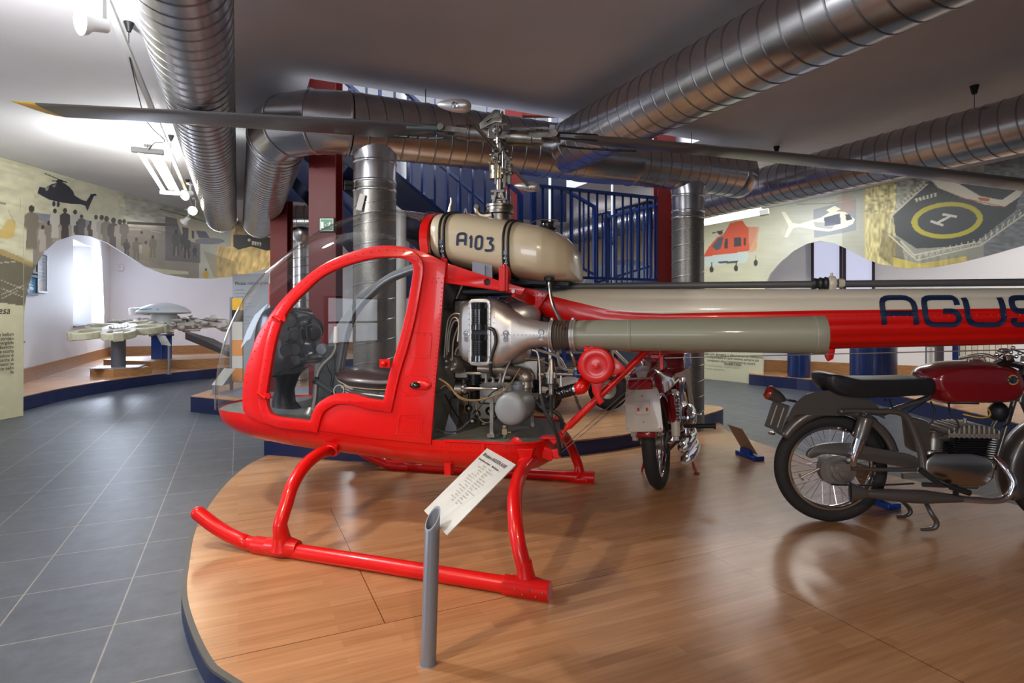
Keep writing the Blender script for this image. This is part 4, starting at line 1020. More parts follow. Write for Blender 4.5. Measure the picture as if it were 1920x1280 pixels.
mb = MB(); mb.stube([L(1030, 530, -.34), L(1032, 550, -.36), L(1038, 575, -.40), L(1050, 598, -.41), L(1056, 604, -.39), L(1062, 652, -.3), L(1070, 660, -.38), L(1076, 675, -.38), L(1080, 690, -.36)], .009, 8); mb.lathe(L(1080, 682, -.36), (0, 0, -1), [(0, .011), (.03, .012)], 10); mb.build('braided_hose', M['steel'], HELI)
# fuel filter / valve group
mb = MB(); c = L(1034, 690, -.28); mb.lathe(c, (0, 0, -1), [(-.05, .012), (-.035, .018), (0, .02), (.02, .03), (.08, .03), (.085, .02), (.12, .016), (.14, .02), (.17, .01)], 16)
mb.tube([L(1022, 700, -.28), L(1075, 702, -.3)], .011, 10); mb.box(L(1034, 702, -.28), (.05, .05, .03)); mb.lathe(L(1020, 702, -.28), (-1, 0, 0), [(0, .014), (.02, .016), (.03, .01)], 10)
mb.tube([L(1037, 718, -.27), L(1037, 765, -.27)], .008, 8); mb.build('fuel_filter', M['steel'], HELI)
mb = MB(); mb.tube([L(1052, 704, -.33), L(1053, 724, -.34)], [.005, .007], 8); mb.ball(L(1053, 724, -.34), .008, 8, 6); mb.build('valve_lever', M['alu'], HELI)
mb = MB(); mb.lathe(L(1075, 702, -.31), (1, 0, 0), [(0, .012), (.015, .014), (.02, .018), (.04, .016)], 12); mb.lathe(L(1081, 702, -.31), (0, 0, 1), [(-.01, .014), (.02, .014), (.03, .01)], 10); mb.build('blue_elbow_fitting', M['bluepaint'], HELI)
pr = []; a = L(1030, 742, -.2); b = L(1083, 728, -.28); l3 = (b-a).length
for i in range(41): t = i/40; pr.append((t*l3, .030+.003*cos(2*pi*11*t)))
mb = MB(); mb.lathe(a, b-a, pr, 20); mb.build('intake_hose', M['blackgloss'], HELI)
mb = MB(); mb.lathe(b-(b-a).normalized()*.01, b-a, [(0, .034), (.012, .034)], 20); mb.build('hose_band', M['chrome'], HELI)
# air filter
c = L(1118, 684, -.34)
mb = MB(); mb.lathe(c, (0.05, -1, 0), [(0.05, 0), (.05, .012), (.044, .035), (.048, .055), (.05, .068), (.046, .086), (.036, .093), (-.03, .093), (-.035, .08), (-.04, 0)], 44)
mb.lathe(c, (0.05, -1, 0), [(.04, .016), (.056, .014), (.058, 0)], 12); af = mb.build('air_filter', M['red'], HELI, ang=35)
mb = MB(); mb.stube([b, b+(b-a).normalized()*.03, L(1096, 715, -.27), L(1105, 700, -.26)], [.032, .034, .035, .03], 14)
plate_xz(mb, xz([(1108, 712), (1135, 712), (1126, 730), (1124, 742), (1132, 752), (1124, 758), (1112, 735)], -.33), [], -.33, .012, .002)
plate_xz(mb, xz([(1140, 680), (1152, 670), (1170, 688), (1172, 694), (1155, 702), (1143, 705)], -.33), [], -.33, .012, .002)
mb.ball(L(1099, 652, -.35), .012, 8, 6); mb.tube([L(1095, 657, -.36), L(1112, 650, -.36)], .006, 6); mb.build('filter_bracket', M['red'], HELI)
# diagonal struts, cables, pulleys
mb = MB(); a = L(1054, 811, -.30); b = L(1224, 646, -.15); t_ = (b-a).normalized(); mb.tube([a, a+t_*.035, a+t_*.05, b], [.008, .010, .0185, .0185], 14); mb.build('tail_strut', M['red'], HELI)
mb = MB(); v = L(1045, 820, -.30); mb.box(v, (.07, .05, .035), rot=Matrix.Rotation(-.7, 3, 'Y')); mb.box(v+Vector((-.04, 0, .0)), (.09, .06, .014)); mb.box(L(1028, 850, -.3), (.06, .03, .06), rot=Matrix.Rotation(.3, 3, 'Y')); mb.box(L(1043, 850, -.32), (.035, .03, .05), rot=Matrix.Rotation(-.3, 3, 'Y')); mb.build('strut_fitting', M['red'], HELI, bevel=.004)
mb = MB(); c = L(1043, 845, -.31); mb.lathe(c+Vector((0, -.008, 0)), (0, 1, 0), [(0, .022), (.004, .018), (.012, .018), (.016, .022)], 20); mb.build('cable_pulley', M['black'], HELI)
mb = MB(); mb.box(L(1237, 668, -.14), (.012, .03, .07)); mb.box(L(1240, 680, -.15), (.02, .035, .07)); mb.box(L(1232, 668, -.13), (.07, .03, .02)); pb_ = mb.build('boom_bracket', M['red'], HELI, bevel=.003)
mb = MB(); c = L(1241, 683, -.16); mb.lathe(c+Vector((0, .014, 0)), (0, 1, 0), [(0, .026), (.004, .021), (.012, .021), (.016, .026)], 20); mb.build('cable_pulley', M['black'], HELI)
mb = MB(); mb.tube([L(1044, 848, -.31), L(1240, 676, -.15)], .0018, 5); mb.tube([L(1048, 852, -.31), L(1243, 686, -.15)], .0018, 5)
e = L(1920, 655, -.1); s0 = L(1246, 671, -.12); mb.tube([s0, s0+(e-s0)*2.0], .0028, 6)
for t in (.33, .45): 
    a = L(1048, 852, -.31).lerp(L(1243, 686, -.15), t); b = L(1048, 852, -.31).lerp(L(1243, 686, -.15), t+.25); mb.tube([a, b], .0038, 6)
mb.build('control_cables', M['alu'], HELI)
mb = MB(); plate_xz(mb, xz([(1546, 654), (1564, 654), (1560, 672), (1552, 676), (1548, 668)], -.02), [], -.02, .03, .002); mb.build('boom_lug', M['red'], HELI)
# ---- fuel tank
KT_px = [(813, 428), (818, 415), (826, 409), (838, 405.5), (855, 404), (872, 404.5), (905, 408.5), (940, 413.5), (975, 419), (1010, 425), (1040, 431.5), (1062, 441), (1080, 454), (1091, 469), (1098, 487), (1099.5, 505)]
KB_px = [(813, 484), (820, 490), (835, 494), (870, 502), (905, 508.5), (945, 516), (975, 520), (1010, 523.5), (1050, 523), (1080, 520), (1100, 514)]
KL = 0.; x_f = L(812, 450, -.40).x-.045; KWx = [x_f, x_f+.012, x_f+.035, x_f+.08, .22, .31, .39, .445, .47, .483, .49]; KWy = [.33, .37, .395, .405, .405, .395, .365, .31, .23, .13, .05]
a_ = [L(p[0], p[1], -.12) for p in KT_px]; b_ = [L(p[0], p[1], -.36) for p in KB_px]
sx_ = .49/a_[-1].x; KXx = list(np.linspace(x_f, .49, 34))
KT = [interp(x, [v.x*(sx_ if v.x > 0 else 1) for v in a_], [v.z+.012 for v in a_]) for x in KXx]; KB = [interp(x, [v.x for v in b_], [v.z for v in b_]) for x in KXx]; KW = [interp(x, KWx, KWy) for x in KXx]
def tk(x): return interp(x, KXx, KT), interp(x, KXx, KB), interp(x, KXx, KW)
def tk_ring(x, g=0, n_=44):
    zt, zb, w = tk(x); out = []
    for k in range(n_):
        a_ = 2*pi*k/n_; c_ = cos(a_); s_ = sin(a_); e = .80 if s_ > 0 else .5
        out.append(Vector((x, KL+(w+g)*abs(c_)**e*(1 if c_ > 0 else -1), (zt+zb)/2+((zt-zb)/2+g)*abs(s_)**e*(1 if s_ > 0 else -1))))
    return out
def tk_l(x, z, g=0):
    zt, zb, w = tk(x); u = (z-(zt+zb)/2)/((zt-zb)/2); e = .80 if u > 0 else .5; u = min(1, abs(u))
    return KL-(w+g)*max(0, 1-u**(2/e))**(e/2)
mb = MB(); X = sorted(set(KXx+list(np.linspace(KXx[0], KXx[-1], 30)))); mb.loft([tk_ring(x) for x in X]); tank = mb.build('fuel_tank', M['cream'], HELI, ang=50)
for i, px in enumerate((828, 948)):
    x0 = L(px, 480, -.405).x; mb = MB()
    for dx in (-.013, .013):
        rr = tk_ring(x0+dx, .004); mb.tube([v for v in rr]+[rr[0]], .0072, 6, caps=False)
    st = mb.build('tank_strap', M['black'], tank)
    mb = MB()
    z0 = .62
    zt, zb, w = tk(x0)
    for f in (.36, .28, .20, .13):
        z = zb+(zt-zb)*f; v = Vector((x0, tk_l(x0, z, .008), z)); mb.box(v, (.016 if f > .3 else .006, .006, .022)); mb.torus(v, (0, 1, 0), .008, .0022, 10, 5)
    mb.build('strap_buckle', M['chrome'], st)
    mb = MB(); z = zb+.012; mb.box((x0, tk_l(x0, z+.02, .006), z), (.035, .02, .05)); mb.build('strap_anchor', M['red'], st, bevel=.003)
mb = MB(); fn = lambda x, z: (x, tk_l(x, z, .0022), z)
for ch, a, b, yb, yt, sw in (('A', 855.5, 875, 462.5, 436, .0135), ('1', 878, 889, 467, 440, .0135), ('0', 889.5, 905.5, 469, 441.5, .0135), ('3', 909, 926.5, 472, 445, .0135)):
    q0 = L(a, (yb+yt)/2, -.40); q1 = L(b, (yb+yt)/2, -.40); glyph(mb, ch, q0.x, L((a+b)/2, yb, -.40).z, q1.x-q0.x, L((a+b)/2, yt, -.39).z-L((a+b)/2, yb, -.40).z, sw, fn, slant=.06)
mb.build('tank_number', M['navyink'], tank)
mb = MB(); c = L(883, 404, -.16); mb.lathe(c+Vector((0, 0, -.012)), (-.05, 0, 1), [(0, .052), (.008, .052), (.012, .046), (.012, .0)], 24); mb.build('tank_port', M['cream'], tank)
mb = MB(); mb.lathe(c+Vector((-.005, 0, .0)), (-.05, 0, 1), [(0, .03), (.008, .03), (.01, 0)], 18); mb.build('port_cover', M['dred'], tank)
mb = MB(); c = L(1026, 425, -.14); ax = (.14, 0, 1); mb.lathe(c+Vector((0, 0, -.012)), ax, [(0, .055), (.01, .053), (.014, .04), (.026, .04), (.03, .034), (.032, 0)], 26); mb.beam(c+Vector((-.03, -.03, .026)), c+Vector((.035, .0, .02)), .014, .01); cap = mb.build('filler_cap', M['blackgloss'], tank)
mb = MB(); mb.stube([c+Vector((.03, 0, .02)), c+Vector((.06, .0, .03)), c+Vector((.03, .05, .045)), c+Vector((-.05, .03, .045)), c+Vector((-.09, -.02, .02)), c+Vector((-.10, -.04, .0))], .0022, 6); mb.build('cap_wire', M['wire'], cap)
mb = MB(); c = L(1030, 524, -.30); mb.lathe(c, (0, 0, -1), [(-.01, .028), (.005, .028), (.008, .018), (.04, .018), (.045, .012), (.06, .012)], 14); mb.build('tank_outlet', M['black'], tank)
mb = MB(); a = L(843, 404, -.1); mb.stube([a, L(843, 392, -.1), L(846, 380, -.1), L(846, 371, -.1)], [.014, .010, .007, .005], 8); mb.lathe(a+Vector((0, 0, -.02)), (0, 0, 1), [(0, .02), (.03, .015)], 10); mb.beam(L(868, 408, -.1), L(873, 390, -.1), .006, .006); mb.beam(L(873, 390, -.1), L(878, 408, -.1), .006, .006); mb.build('vent_pipes', M['steel'], HELI)
mb = MB(); mb.box((.12, 0, L(950, 518, -.3).z-.02), (.62, .30, .02), rot=Matrix.Rotation(.05, 3, 'Y')); mb.build('tank_cradle', M['black'], HELI)
# ---- mast and rotor head
MX = 0.
def mz(py): return L(937, py, 0).z
mb = MB()
mb.lathe((0, 0, mz(420)), (0, 0, 1), [(0, .065), (mz(403)-mz(420), .068), (mz(401)-mz(420), .082), (mz(396)-mz(420), .084), (mz(395)-mz(420), .078), (mz(390)-mz(420), .078), (mz(389)-mz(420), .083), (mz(385)-mz(420), .083), (mz(384)-mz(420), .05)], 32)
for k in range(10): a_ = 2*pi*k/10; mb.lathe((.074*cos(a_), .074*sin(a_), mz(390)), (0, 0, 1), [(0, .006), (.022, .006)], 6)
mb.stube([L(920, 404, -.05), L(905, 405, -.07), L(896, 400, -.08), L(893, 388, -.08)], [.028, .02, .018, .016], 10); mb.lathe(L(893, 387, -.1), (0, 1, 0), [(0, .014), (.04, .014)], 14)
mb.build('mast_base', M['steel'], HELI, ang=35)
mb = MB()
for s_ in (-1, 1):
    mb.beam((-.03, s_*.045, mz(386)), (-.012, s_*.045, mz(362)), .014, .016); mb.beam((.045, s_*.045, mz(386)), (.02, s_*.045, mz(362)), .014, .016)
    mb.box((.0, s_*.045, mz(361)), (.08, .014, .018)); mb.beam((.0, s_*.05, mz(377)), (.055, s_*.05, mz(377)), .008, .01); mb.beam((.055, s_*.05, mz(377)), (.055, s_*.05, mz(360)), .008, .01); mb.lathe((0, s_*.052-.006, mz(388)), (0, 1, 0), [(0, .018), (.012, .018)], 14)
mb.lathe((0, 0, mz(384)), (0, 0, 1), [(0, .045), (.03, .045), (.035, .035), (.07, .035)], 24); mb.box((-.03, 0, mz(372)), (.02, .1, .03)); mb.build('swashplate', M['steel'], HELI, bevel=.002)
mb = MB(); mb.tube([(0, 0, mz(420)), (0, 0, mz(262))], .023, 20); mast = mb.build('rotor_mast', M['steel'], HELI)
mb = MB(); mb.lathe((-.015, -.0, mz(336)), (0, 0, 1), [(0, .03), (.0, .046), (.03, .047), (.032, .044), (.05, .044), (.052, .048), (.085, .048), (.09, .03)], 30); mb.build('brass_collar', mat('brassy_steel', (.45, .40, .27), .28, 1.), HELI, ang=30)
mb = MB()
random.seed(3)
for (x1, y1, x2, y2, l, w) in ((929, 345, 933, 280, -.05, .012), (945, 352, 948, 300, -.05, .012), (950, 340, 944, 285, .03, .016), (955, 345, 957, 305, 0, .014), (922, 300, 940, 278, -.04, .02), (960, 310, 942, 285, .02, .018), (938, 358, 950, 330, .02, .02), (925, 282, 955, 300, .0, .02)):
    mb.beam(L(x1, y1, l), L(x2, y2, l), w, w)
for px, py, l in ((919, 305, -.05), (921, 290, -.05), (926, 283, -.05), (951, 283, -.02), (958, 295, 0), (955, 310, -.02), (958, 325, -.02), (928, 296, -.06), (944, 318, -.06), (951, 322, -.05), (937, 303, -.06)):
    mb.ball(L(px, py, l), .0105, 8, 6); mb.lathe(L(px, py, l-.02), (0, 1, 0), [(0, .006), (.03, .006)], 6)
mb.box(L(950, 328, .0), (.05, .03, .09)); mb.build('control_linkage', M['steel'], HELI)
mb = MB(); mb.tube([L(943, 320, -.08), L(943, 275, -.08)], .0055, 8); mb.lathe(L(943, 326, -.08), (0, 0, 1), [(0, .010), (.03, .009), (.04, .006)], 8); mb.tube([L(933, 262, -.09), L(933, 235, -.09)], .008, 8); mb.lathe(L(933, 255, -.09), (0, 0, 1), [(-.05, .004), (-.04, .009), (0, .009)], 8); mb.build('pitch_links', M['chrome'], HELI)
# teetering hub, bar and blades: own tilted frame
HUBZ = 2.28
ROT = empty('rotor_assembly', (0, 0, HUBZ)); ROT.parent = HELI; ROT.rotation_euler = (0, radians(7.3), 0)     # left side up
def RL(px, py, l):  # heli-local point in rotor frame
    v = L(px, py, l)-Vector((0, 0, HUBZ)); return Matrix.Rotation(radians(-7.3), 3, 'Y') @ v
mb = MB(); mb.box((0, 0, 0), (.115, .10, .095)); mb.lathe((0, 0, .0), (0, 0, 1), [(-.06, .04), (.045, .042), (.05, .03), (.085, .028), (.09, .02), (.11, .018), (.112, .008), (.13, .006)], 24)
for s_ in (-1, 1): mb.lathe((0, s_*.05, 0), (0, s_, 0), [(0, .03), (.02, .028), (.03, .014), (.04, .012)], 16)
mb.build('hub_yoke', M['steel'], ROT, bevel=.006)
vs, fs = plate_mesh([(-.11, .03), (-.03, .115), (.0, .115), (.0, .09), (.02, .07), (.02, .045), (-.02, .045), (-.10, .0)], [[(-.075, .045), (-.035, .075), (-.04, .06), (-.07, .035)]], .02, .002)
mb = MB(); mb.add([(v.x, -.055+v.z, v.y) for v in vs], fs); mb.add([(v.x, .055+v.z, v.y) for v in vs], fs); mb.box((-.06, 0, .02), (.03, .1, .02)); mb.build('hub_arm', M['steel'], ROT)
for s_ in (-1, 1):
    mb = MB(); mb.lathe((s_*.055, 0, -.008 if s_ < 0 else -.02), (s_, 0, 0), [(0, .05), (.03, .054), (.05, .05), (.12, .047), (.122, .051), (.15, .051), (.155, .044), (.21, .042), (.22, 0)], 30)
    for l in (-.045, .045): mb.beam((s_*.19, l, -.012), (s_*.36, l*1.1, -.005), .014, .03)
    mb.lathe((s_*.345, -.075, -.005), (0, 1, 0), [(0, .013), (.15, .013)], 12); mb.lathe((s_*.345, -.085, -.005), (0, 1, 0), [(0, .02), (.012, .02)], 8)
    mb.build('blade_grip', M['steel'], ROT, ang=35)
mb = MB(); a = Vector((.065, -.09, .0)); b = Vector((.33, -.085, .02)); mb.tube([a, b], .008, 8); mb.tube([a.lerp(b, .12), a.lerp(b, .45)], .0115, 8); mb.tube([a.lerp(b, .5), a.lerp(b, .9)], .011, 6); mb.box(a, (.04, .02, .038)); mb.box(b, (.03, .03, .034)); mb.build('drag_brace', M['chrome'], ROT)
# rotor blades
def foil(c, t, k=10):
    up = []; 
    for i in range(k+1):
        u = .5-.5*cos(pi*i/k); up.append((c*(.3-u), t*5*c*(.2969*sqrt(u)-.126*u-.3516*u*u+.2843*u**3-.1015*u**4)))
    return up+[(x, -z*.7) for x, z in up[1:-1]][::-1]
def blade(sgn, droop):
    mb = MB(); rings = []
    for s_, c, th, pit in ((.42, .10, .30, 12), (.46, .13, .26, 12), (.55, .19, .17, 11), (.7, .235, .13, 10), (1.2, .235, .12, 9), (2.2, .235, .12, 7.5), (3.3, .235, .12, 6.5), (3.52, .235, .115, 6.5)):
        rings.append((s_, c, th, pit))
    rr = []
    for s_, c, th, pit in rings:
        s_ = s_*.972 if s_ > .6 else s_
        R_ = Matrix.Rotation(radians(-pit if sgn < 0 else 1.5), 3, 'X'); z = droop*(s_/3.7)**2
        rr.append([Vector((sgn*s_, 0, z))+R_ @ Vector((0, -x*1.0, zz)) for x, zz in foil(c, th)])
    mb.loft(rr); b = mb.build('rotor_blade', M['blade'], ROT, ang=50)
    mb = MB(); rr = []
    for s_, k, sh in ((3.52, 1, 0), (3.58, .93, .008), (3.64, .78, .024), (3.69, .5, .055), (3.71, .2, .085)):
        s_ *= .972; c = .235*k; R_ = Matrix.Rotation(radians(-6.5 if sgn < 0 else 1.5), 3, 'X'); z = droop*(s_/3.7)**2
        rr.append([Vector((sgn*s_, 0, z))+R_ @ Vector((0, -(x+sh), zz)) for x, zz in foil(c, .115)])
    mb.loft(rr); mb.build('blade_tip', M['yellow'], b, ang=50)
    mb = MB(); mb.box((sgn*.47, 0, .005), (.24, .075, .042), rot=Matrix.Rotation(radians(12), 3, 'X')); mb.build('blade_root_cuff', M['blackgloss'] if sgn > 0 else mat('dark_green_cuff', (.03, .04, .038), .35), b, bevel=.012)
    mb = MB(); mb.stube([(sgn*.36, .04, -.04), (sgn*.5, .09, -.035), (sgn*.8, .13, -.02)], .006, 6)
    for k in range(6): mb.ball((sgn*(.42+.07*k), .07+.01*k, -.036+.003*k), .006, 6, 4)
    mb.build('balance_cable', M['black'], b)
    return b
blade(-1, -.02); blade(1, -.16)
# stabiliser bar (world measured)
e1_ = W2H(P(857, 198, 2.967)); e2_ = W2H(P(992, 350, 4.04))
Rm = Matrix.Rotation(radians(-7.3), 3, 'Y')
e1_ = Rm @ (e1_-Vector((0, 0, HUBZ))); e2_ = Rm @ (e2_-Vector((0, 0, HUBZ)))
mb = MB(); mb.tube([e1_, e2_], .011, 12); mb.lathe(e1_.lerp(e2_, .44), e2_-e1_, [(0, .016), (.1, .016)], 12); bar = mb.build('stabilizer_bar', M['steel'], ROT)
for e in (e1_, e2_):
    mb = MB(); pr = [(-.115, 0), (-.108, .010), (-.08, .021), (-.04, .031), (0, .036), (.035, .036), (.06, .030), (.075, .018), (.08, 0)]
    pr = [(a*.92, b*.95) for a, b in pr]
    mb.lathe(e, (1, .05, .0), pr, 28); w = mb.build('bar_weight', M['silver'], bar, ang=60)
    mb = MB(); nn = Vector((0, -1, -.1)).normalized(); mb.lathe(e+nn*.028+Vector((.0, 0, -.004)), nn, [(0, .016), (.008, .016), (.009, .011), (.003, .01)], 20); mb.lathe(e+nn*.03, nn, [(0, .009), (.009, .008), (.01, 0)], 8); mb.build('weight_bolt', M['chrome'], w)
# ---- skid landing gear
sk = .036
def SK(px, py): return W2H(PZ(px, py, .08+sk))
near_a = W2H(PZ(494, 1037-14, .08+sk)); near_b = W2H(PZ(1012, 1122-16, .08+sk)); near_a.z = near_b.z = sk
far_a = Vector((-1.03, .86, sk)); far_b = Vector((.44, .85, sk))
def skid(a, b, nose):
    mb = MB(); mb.tube([nose[0]+(nose[0]-nose[1]).normalized()*.0]+nose+[], sk, 20) if False else None
    d = (a-b).normalized()
    pts = smoothpts([b, b.lerp(a, .5), a]+nose, 7); mb.tube(pts, sk, 20)
    mb.ball(pts[-1], (sk, sk, sk*.98), 16, 8)
    o = mb.build('skid', M['red'], HELI)
    mb = MB(); mb.tube([b-d*.045, b+d*.16], sk+.007, 20); mb.tube([a-d*.10, a+d*.05], sk+.007, 20); mb.build('skid_sleeve', M['red'], o, bevel=.002)
    mb = MB()
    for k in range(5): mb.ball(b+d*(.03*k-.02)+Vector((0, -sk-.007, .01*(-1)**k)), .0045, 6, 4); 
    for k in range(4): mb.ball(a+d*(.05*k-.06)+Vector((0, -sk-.007, .0)), .0045, 6, 4)
    mb.build('skid_bolts', M['steel'], o); return o
nl_ = near_a.y
nose_n = [L(452, 1012, nl_), L(408, 989, nl_), L(372, 962, nl_)]
skid(near_a, near_b, nose_n)
nf = [Vector((p.x-near_a.x+far_a.x, far_a.y, p.z)) for p in nose_n]
skid(far_a, far_b, nf)
def gusset(mb, base, up, d):
    """flared saddle where a cross tube meets the skid"""
    pts = [base, base+(up-base)*.35, base+(up-base)*.7, up]; mb.tube(pts, [.062, .043, .036, .033], 16)
    mb.lathe(base-Vector((0, 0, 0))-d*.085, d, [(0, .038), (.04, .047), (.085, .052), (.13, .047), (.17, .038)], 18)
# front cross tube in plane x = -.91
fx = -.905
mb = MB(); npts = [LX(533, 1008, fx), LX(531, 985, fx), LX(537, 945, fx), LX(549, 908, fx), LX(572, 872, fx), LX(600, 850, fx), LX(630, 840, fx)]
npts[0] = Vector((fx, nl_-.02, .05)); npts[1] = Vector((fx, nl_-.045, npts[1].z))
mid = [Vector((fx, 0, npts[-1].z-.005))]; farp = [Vector((v.x, -v.y+.06, v.z)) for v in npts][::-1]
mb.tube(smoothpts(npts+mid+farp, 5), .0335, 18); gusset(mb, npts[0], npts[1]+Vector((0, 0, .02)), Vector((1, 0, 0))); gusset(mb, farp[-1], farp[-2], Vector((1, 0, 0)))
mb.build('cross_tube', M['red'], HELI)
rp = [L(988, 1092, -.915), L(983, 1065, -.92), L(972, 1020, -.90), L(966, 975, -.85), L(965, 930, -.75), L(973, 895, -.6), L(985, 873, -.45), L(1000, 858, -.3)]
mb = MB(); rf = [Vector((v.x+.03*(1-i/8.), -v.y-.06*(1-i/8.), v.z)) for i, v in enumerate(rp)][::-1]
mb.tube(smoothpts(rp+[Vector((rp[-1].x, 0, rp[-1].z))]+rf, 5), .0335, 18); gusset(mb, rp[0]-Vector((0, 0, .02)), rp[1]+Vector((0, 0, .03)), (near_b-near_a).normalized()); gusset(mb, rf[-1]-Vector((0, 0, .02)), rf[-2], Vector((1, 0, 0)))
mb.build('cross_tube', M['red'], HELI)
# hull fittings above cross tubes
for (top, bot, l, wt) in (((614, 808, 646, 808), (617, 838, 640, 838), -.36, .06), ((972, 838, 1003, 838), (980, 862, 998, 862), -.37, .06)):
    a = [L(top[0], top[1], l), L(top[2], top[3], l)]; b = [L(bot[0], bot[1], l+.02), L(bot[2], bot[3], l+.02)]
    mb = MB(); r0 = [a[0]+Vector((0, -.045, 0)), a[1]+Vector((0, -.045, 0)), a[1]+Vector((.01, .05, 0)), a[0]+Vector((-.01, .05, 0))]; r1 = [b[0]+Vector((0, -.055, 0)), b[1]+Vector((0, -.055, 0)), b[1]+Vector((0, .05, 0)), b[0]+Vector((0, .05, 0))]
    mb.loft([r0, r1]); c = (b[0]+b[1])/2; mb.tube([c+Vector((-.045, -.02, 0)), c+Vector((.05, -.02, 0))], .012, 10); mb.torus(c+Vector((0, -.045, -.01)), (0, -.8, -.55), .037, .009, 20, 6)
    mb.build('skid_mount', M['red'], HELI, bevel=.003)
mb = MB()
for px, py in ((983, 824), (1021, 800)): pass
for x, l in ((.19, -.40), (.30, .33)):
    plate_xz(mb, [(x-.04, .53), (x-.02, .553), (x-.008, .562), (x+.008, .562), (x+.02, .553), (x+.04, .53)], [], l, .008, .001)
mb.box((L(846, 862, -.3).x, -.34, .40), (.035, .05, .14)); mb.box((L(906, 833, -.42).x, -.424, .50), (.02, .008, .05)); mb.build('hull_brackets', M['red'], HELI)
# ---- cabin interior
mb = MB(); ip = xz([(511, 690), (505, 640), (512, 600), (524, 584), (540, 580), (553, 587), (560, 606), (563, 640), (572, 672), (566, 680), (545, 690), (530, 700)], -.05)
ip = [tuple(p[:2]) for p in closed_spline([(*p, 0) for p in ip], 4)]; vs, fs = plate_mesh(ip, [], .34, .015); mb.add([(v.x, -.02+v.z, v.y) for v in vs], fs); panel = mb.build('instrument_panel', M['blackgloss'], HELI)
mb = MB()
for px, py, r in ((544, 601, .036), (533, 628, .034), (551, 628, .03), (536, 656, .034), (553, 655, .03), (556, 675, .022)):
    c = L(px, py, -.195); mb.torus(c, (.25, -1, 0), r, .005, 24, 6)
    mb.lathe(c, (.25, -1, 0), [(0, r), (.003, 0)], 20)
mb.build('gauges', M['black'], panel)
mb = MB(); rings = []
for px, py, w, d in ((548, 690, .10, .10), (545, 705, .07, .08), (540, 730, .055, .07), (538, 752, .07, .08), (545, 768, .10, .09), (552, 774, .14, .10)):
    c = L(px-6, py, -.05); rings.append([c+Vector((w*cos(a_), d*sin(a_), 0)) for a_ in [2*pi*k/20 for k in range(20)]])
mb.loft(rings); mb.build('pedestal_boot', M['leather'], HELI)
mb = MB(); c = L(583, 618, .12); mb.lathe(c, (.5, -1, .1), [(0, .075), (.02, .085), (.05, .08), (.06, .05), (.06, 0)], 24); mb.box(L(570, 640, .1), (.1, .1, .1)); mb.box(L(585, 625, .02), (.03, .03, .07)); mb.build('radio_box', M['black'], HELI, bevel=.01)
mb = MB(); mb.torus(L(586, 625, 0), (.2, -1, .2), .06, .004, 24, 6); mb.stube([L(603, 650, .05), L(615, 690, .05), L(622, 705, .05), L(618, 725, .05)], .003, 5); mb.build('headset_cord', M['black'], HELI)
mb = MB(); c = L(603, 655, -.02); mb.lathe(c+Vector((0, .02, 0)), (.2, -1, 0), [(0, .038), (.025, .038), (.035, .03), (.036, 0)], 22); mb.build('headset_cup', M['greypost'], HELI)
mb = MB(); cl_ = -.15
mb.lathe(L(583, 778, cl_), (0, 0, 1), [(0, .045), (.012, .045), (.035, .025), (.05, .018)], 18)
mb.stube([L(588, 770, cl_), L(592, 745, cl_), L(594, 720, cl_), L(597, 700, cl_), L(606, 684, cl_), L(622, 668, cl_), L(629, 655, cl_), L(630, 640, cl_)], [.017, .015, .014, .012, .011, .011, .011, .011], 12)
cy = mb.build('cyclic_stick', M['alu'], HELI)
mb = MB(); mb.lathe(L(630, 643, cl_), (.03, 0, 1), [(0, .0155), (.01, .017), (.03, .0155), (.09, .0145), (.1, .013), (.102, 0)], 16); mb.build('grip', M['creampaint'], cy)
mb = MB(); mb.tube([L(594, 714, -.18), L(626, 738, -.25)], .018, 12); mb.tube([L(590, 712, -.18), L(594, 714, -.18)], .024, 12); mb.build('collective_lever', M['blackgloss'], HELI)
mb = MB(); mb.torus(L(636, 732, -.28), (0, -1, .3), .032, .006, 20, 6); mb.stube([L(640, 713, -.2), L(644, 728, -.2), L(680, 738, -.25), L(722, 744, -.3)], .010, 8); mb.build('seat_frame_tube', M['alu'], HELI)
sl = L(640, 700, -.05); mb = MB(); rings = []
for px, yt, yb, w in ((640, 694, 704, .10), (655, 690, 716, .17), (680, 689, 729, .21), (710, 689, 733, .22), (735, 692, 734, .22), (760, 690, 735, .22), (775, 690, 735, .22)):
    c = L(px, yt, -.1); d = L(px, yb, -.1); rr = []
    for a_ in [2*pi*k/24 for k in range(24)]:
        rr.append(Vector((c.x, -.08+w*cos(a_), (c.z+d.z)/2+(c.z-d.z)/2*sin(a_))))
    rings.append(rr)
mb.loft(rings); seat = mb.build('pilot_seat', M['seatbrown'], HELI)
mb = MB(); mb.tube([Vector((v[12].x, v[12].y-.003, v[12].z)) if False else Vector((v[14].x, v[14].y-.004, v[14].z)) for v in rings], .003, 6); mb.build('seat_piping', M['cream'], seat)
mb = MB(); mb.box((-.42, .05, .68), (.16, .6, .14)); mb.build('seat_box', M['red'], HELI, bevel=.01)
mb = MB(); mb.box((-.40, .0, .98), (.06, .42, .42), rot=Matrix.Rotation(-.12, 3, 'Y')); mb.build('seat_back', M['seatbrown'], HELI, bevel=.02)
mb = MB(); plate_xz(mb, xz([(575, 720), (580, 650), (612, 650), (615, 700), (600, 762), (570, 762)], .3), [], .395, .01, .001); mb.build('far_side_panel', M['greyint'], HELI)
mb = MB(); mb.tube([L(525, 716, .0), L(548, 714, .05)], .012, 8); mb.build('rudder_pedal', M['black'], HELI)
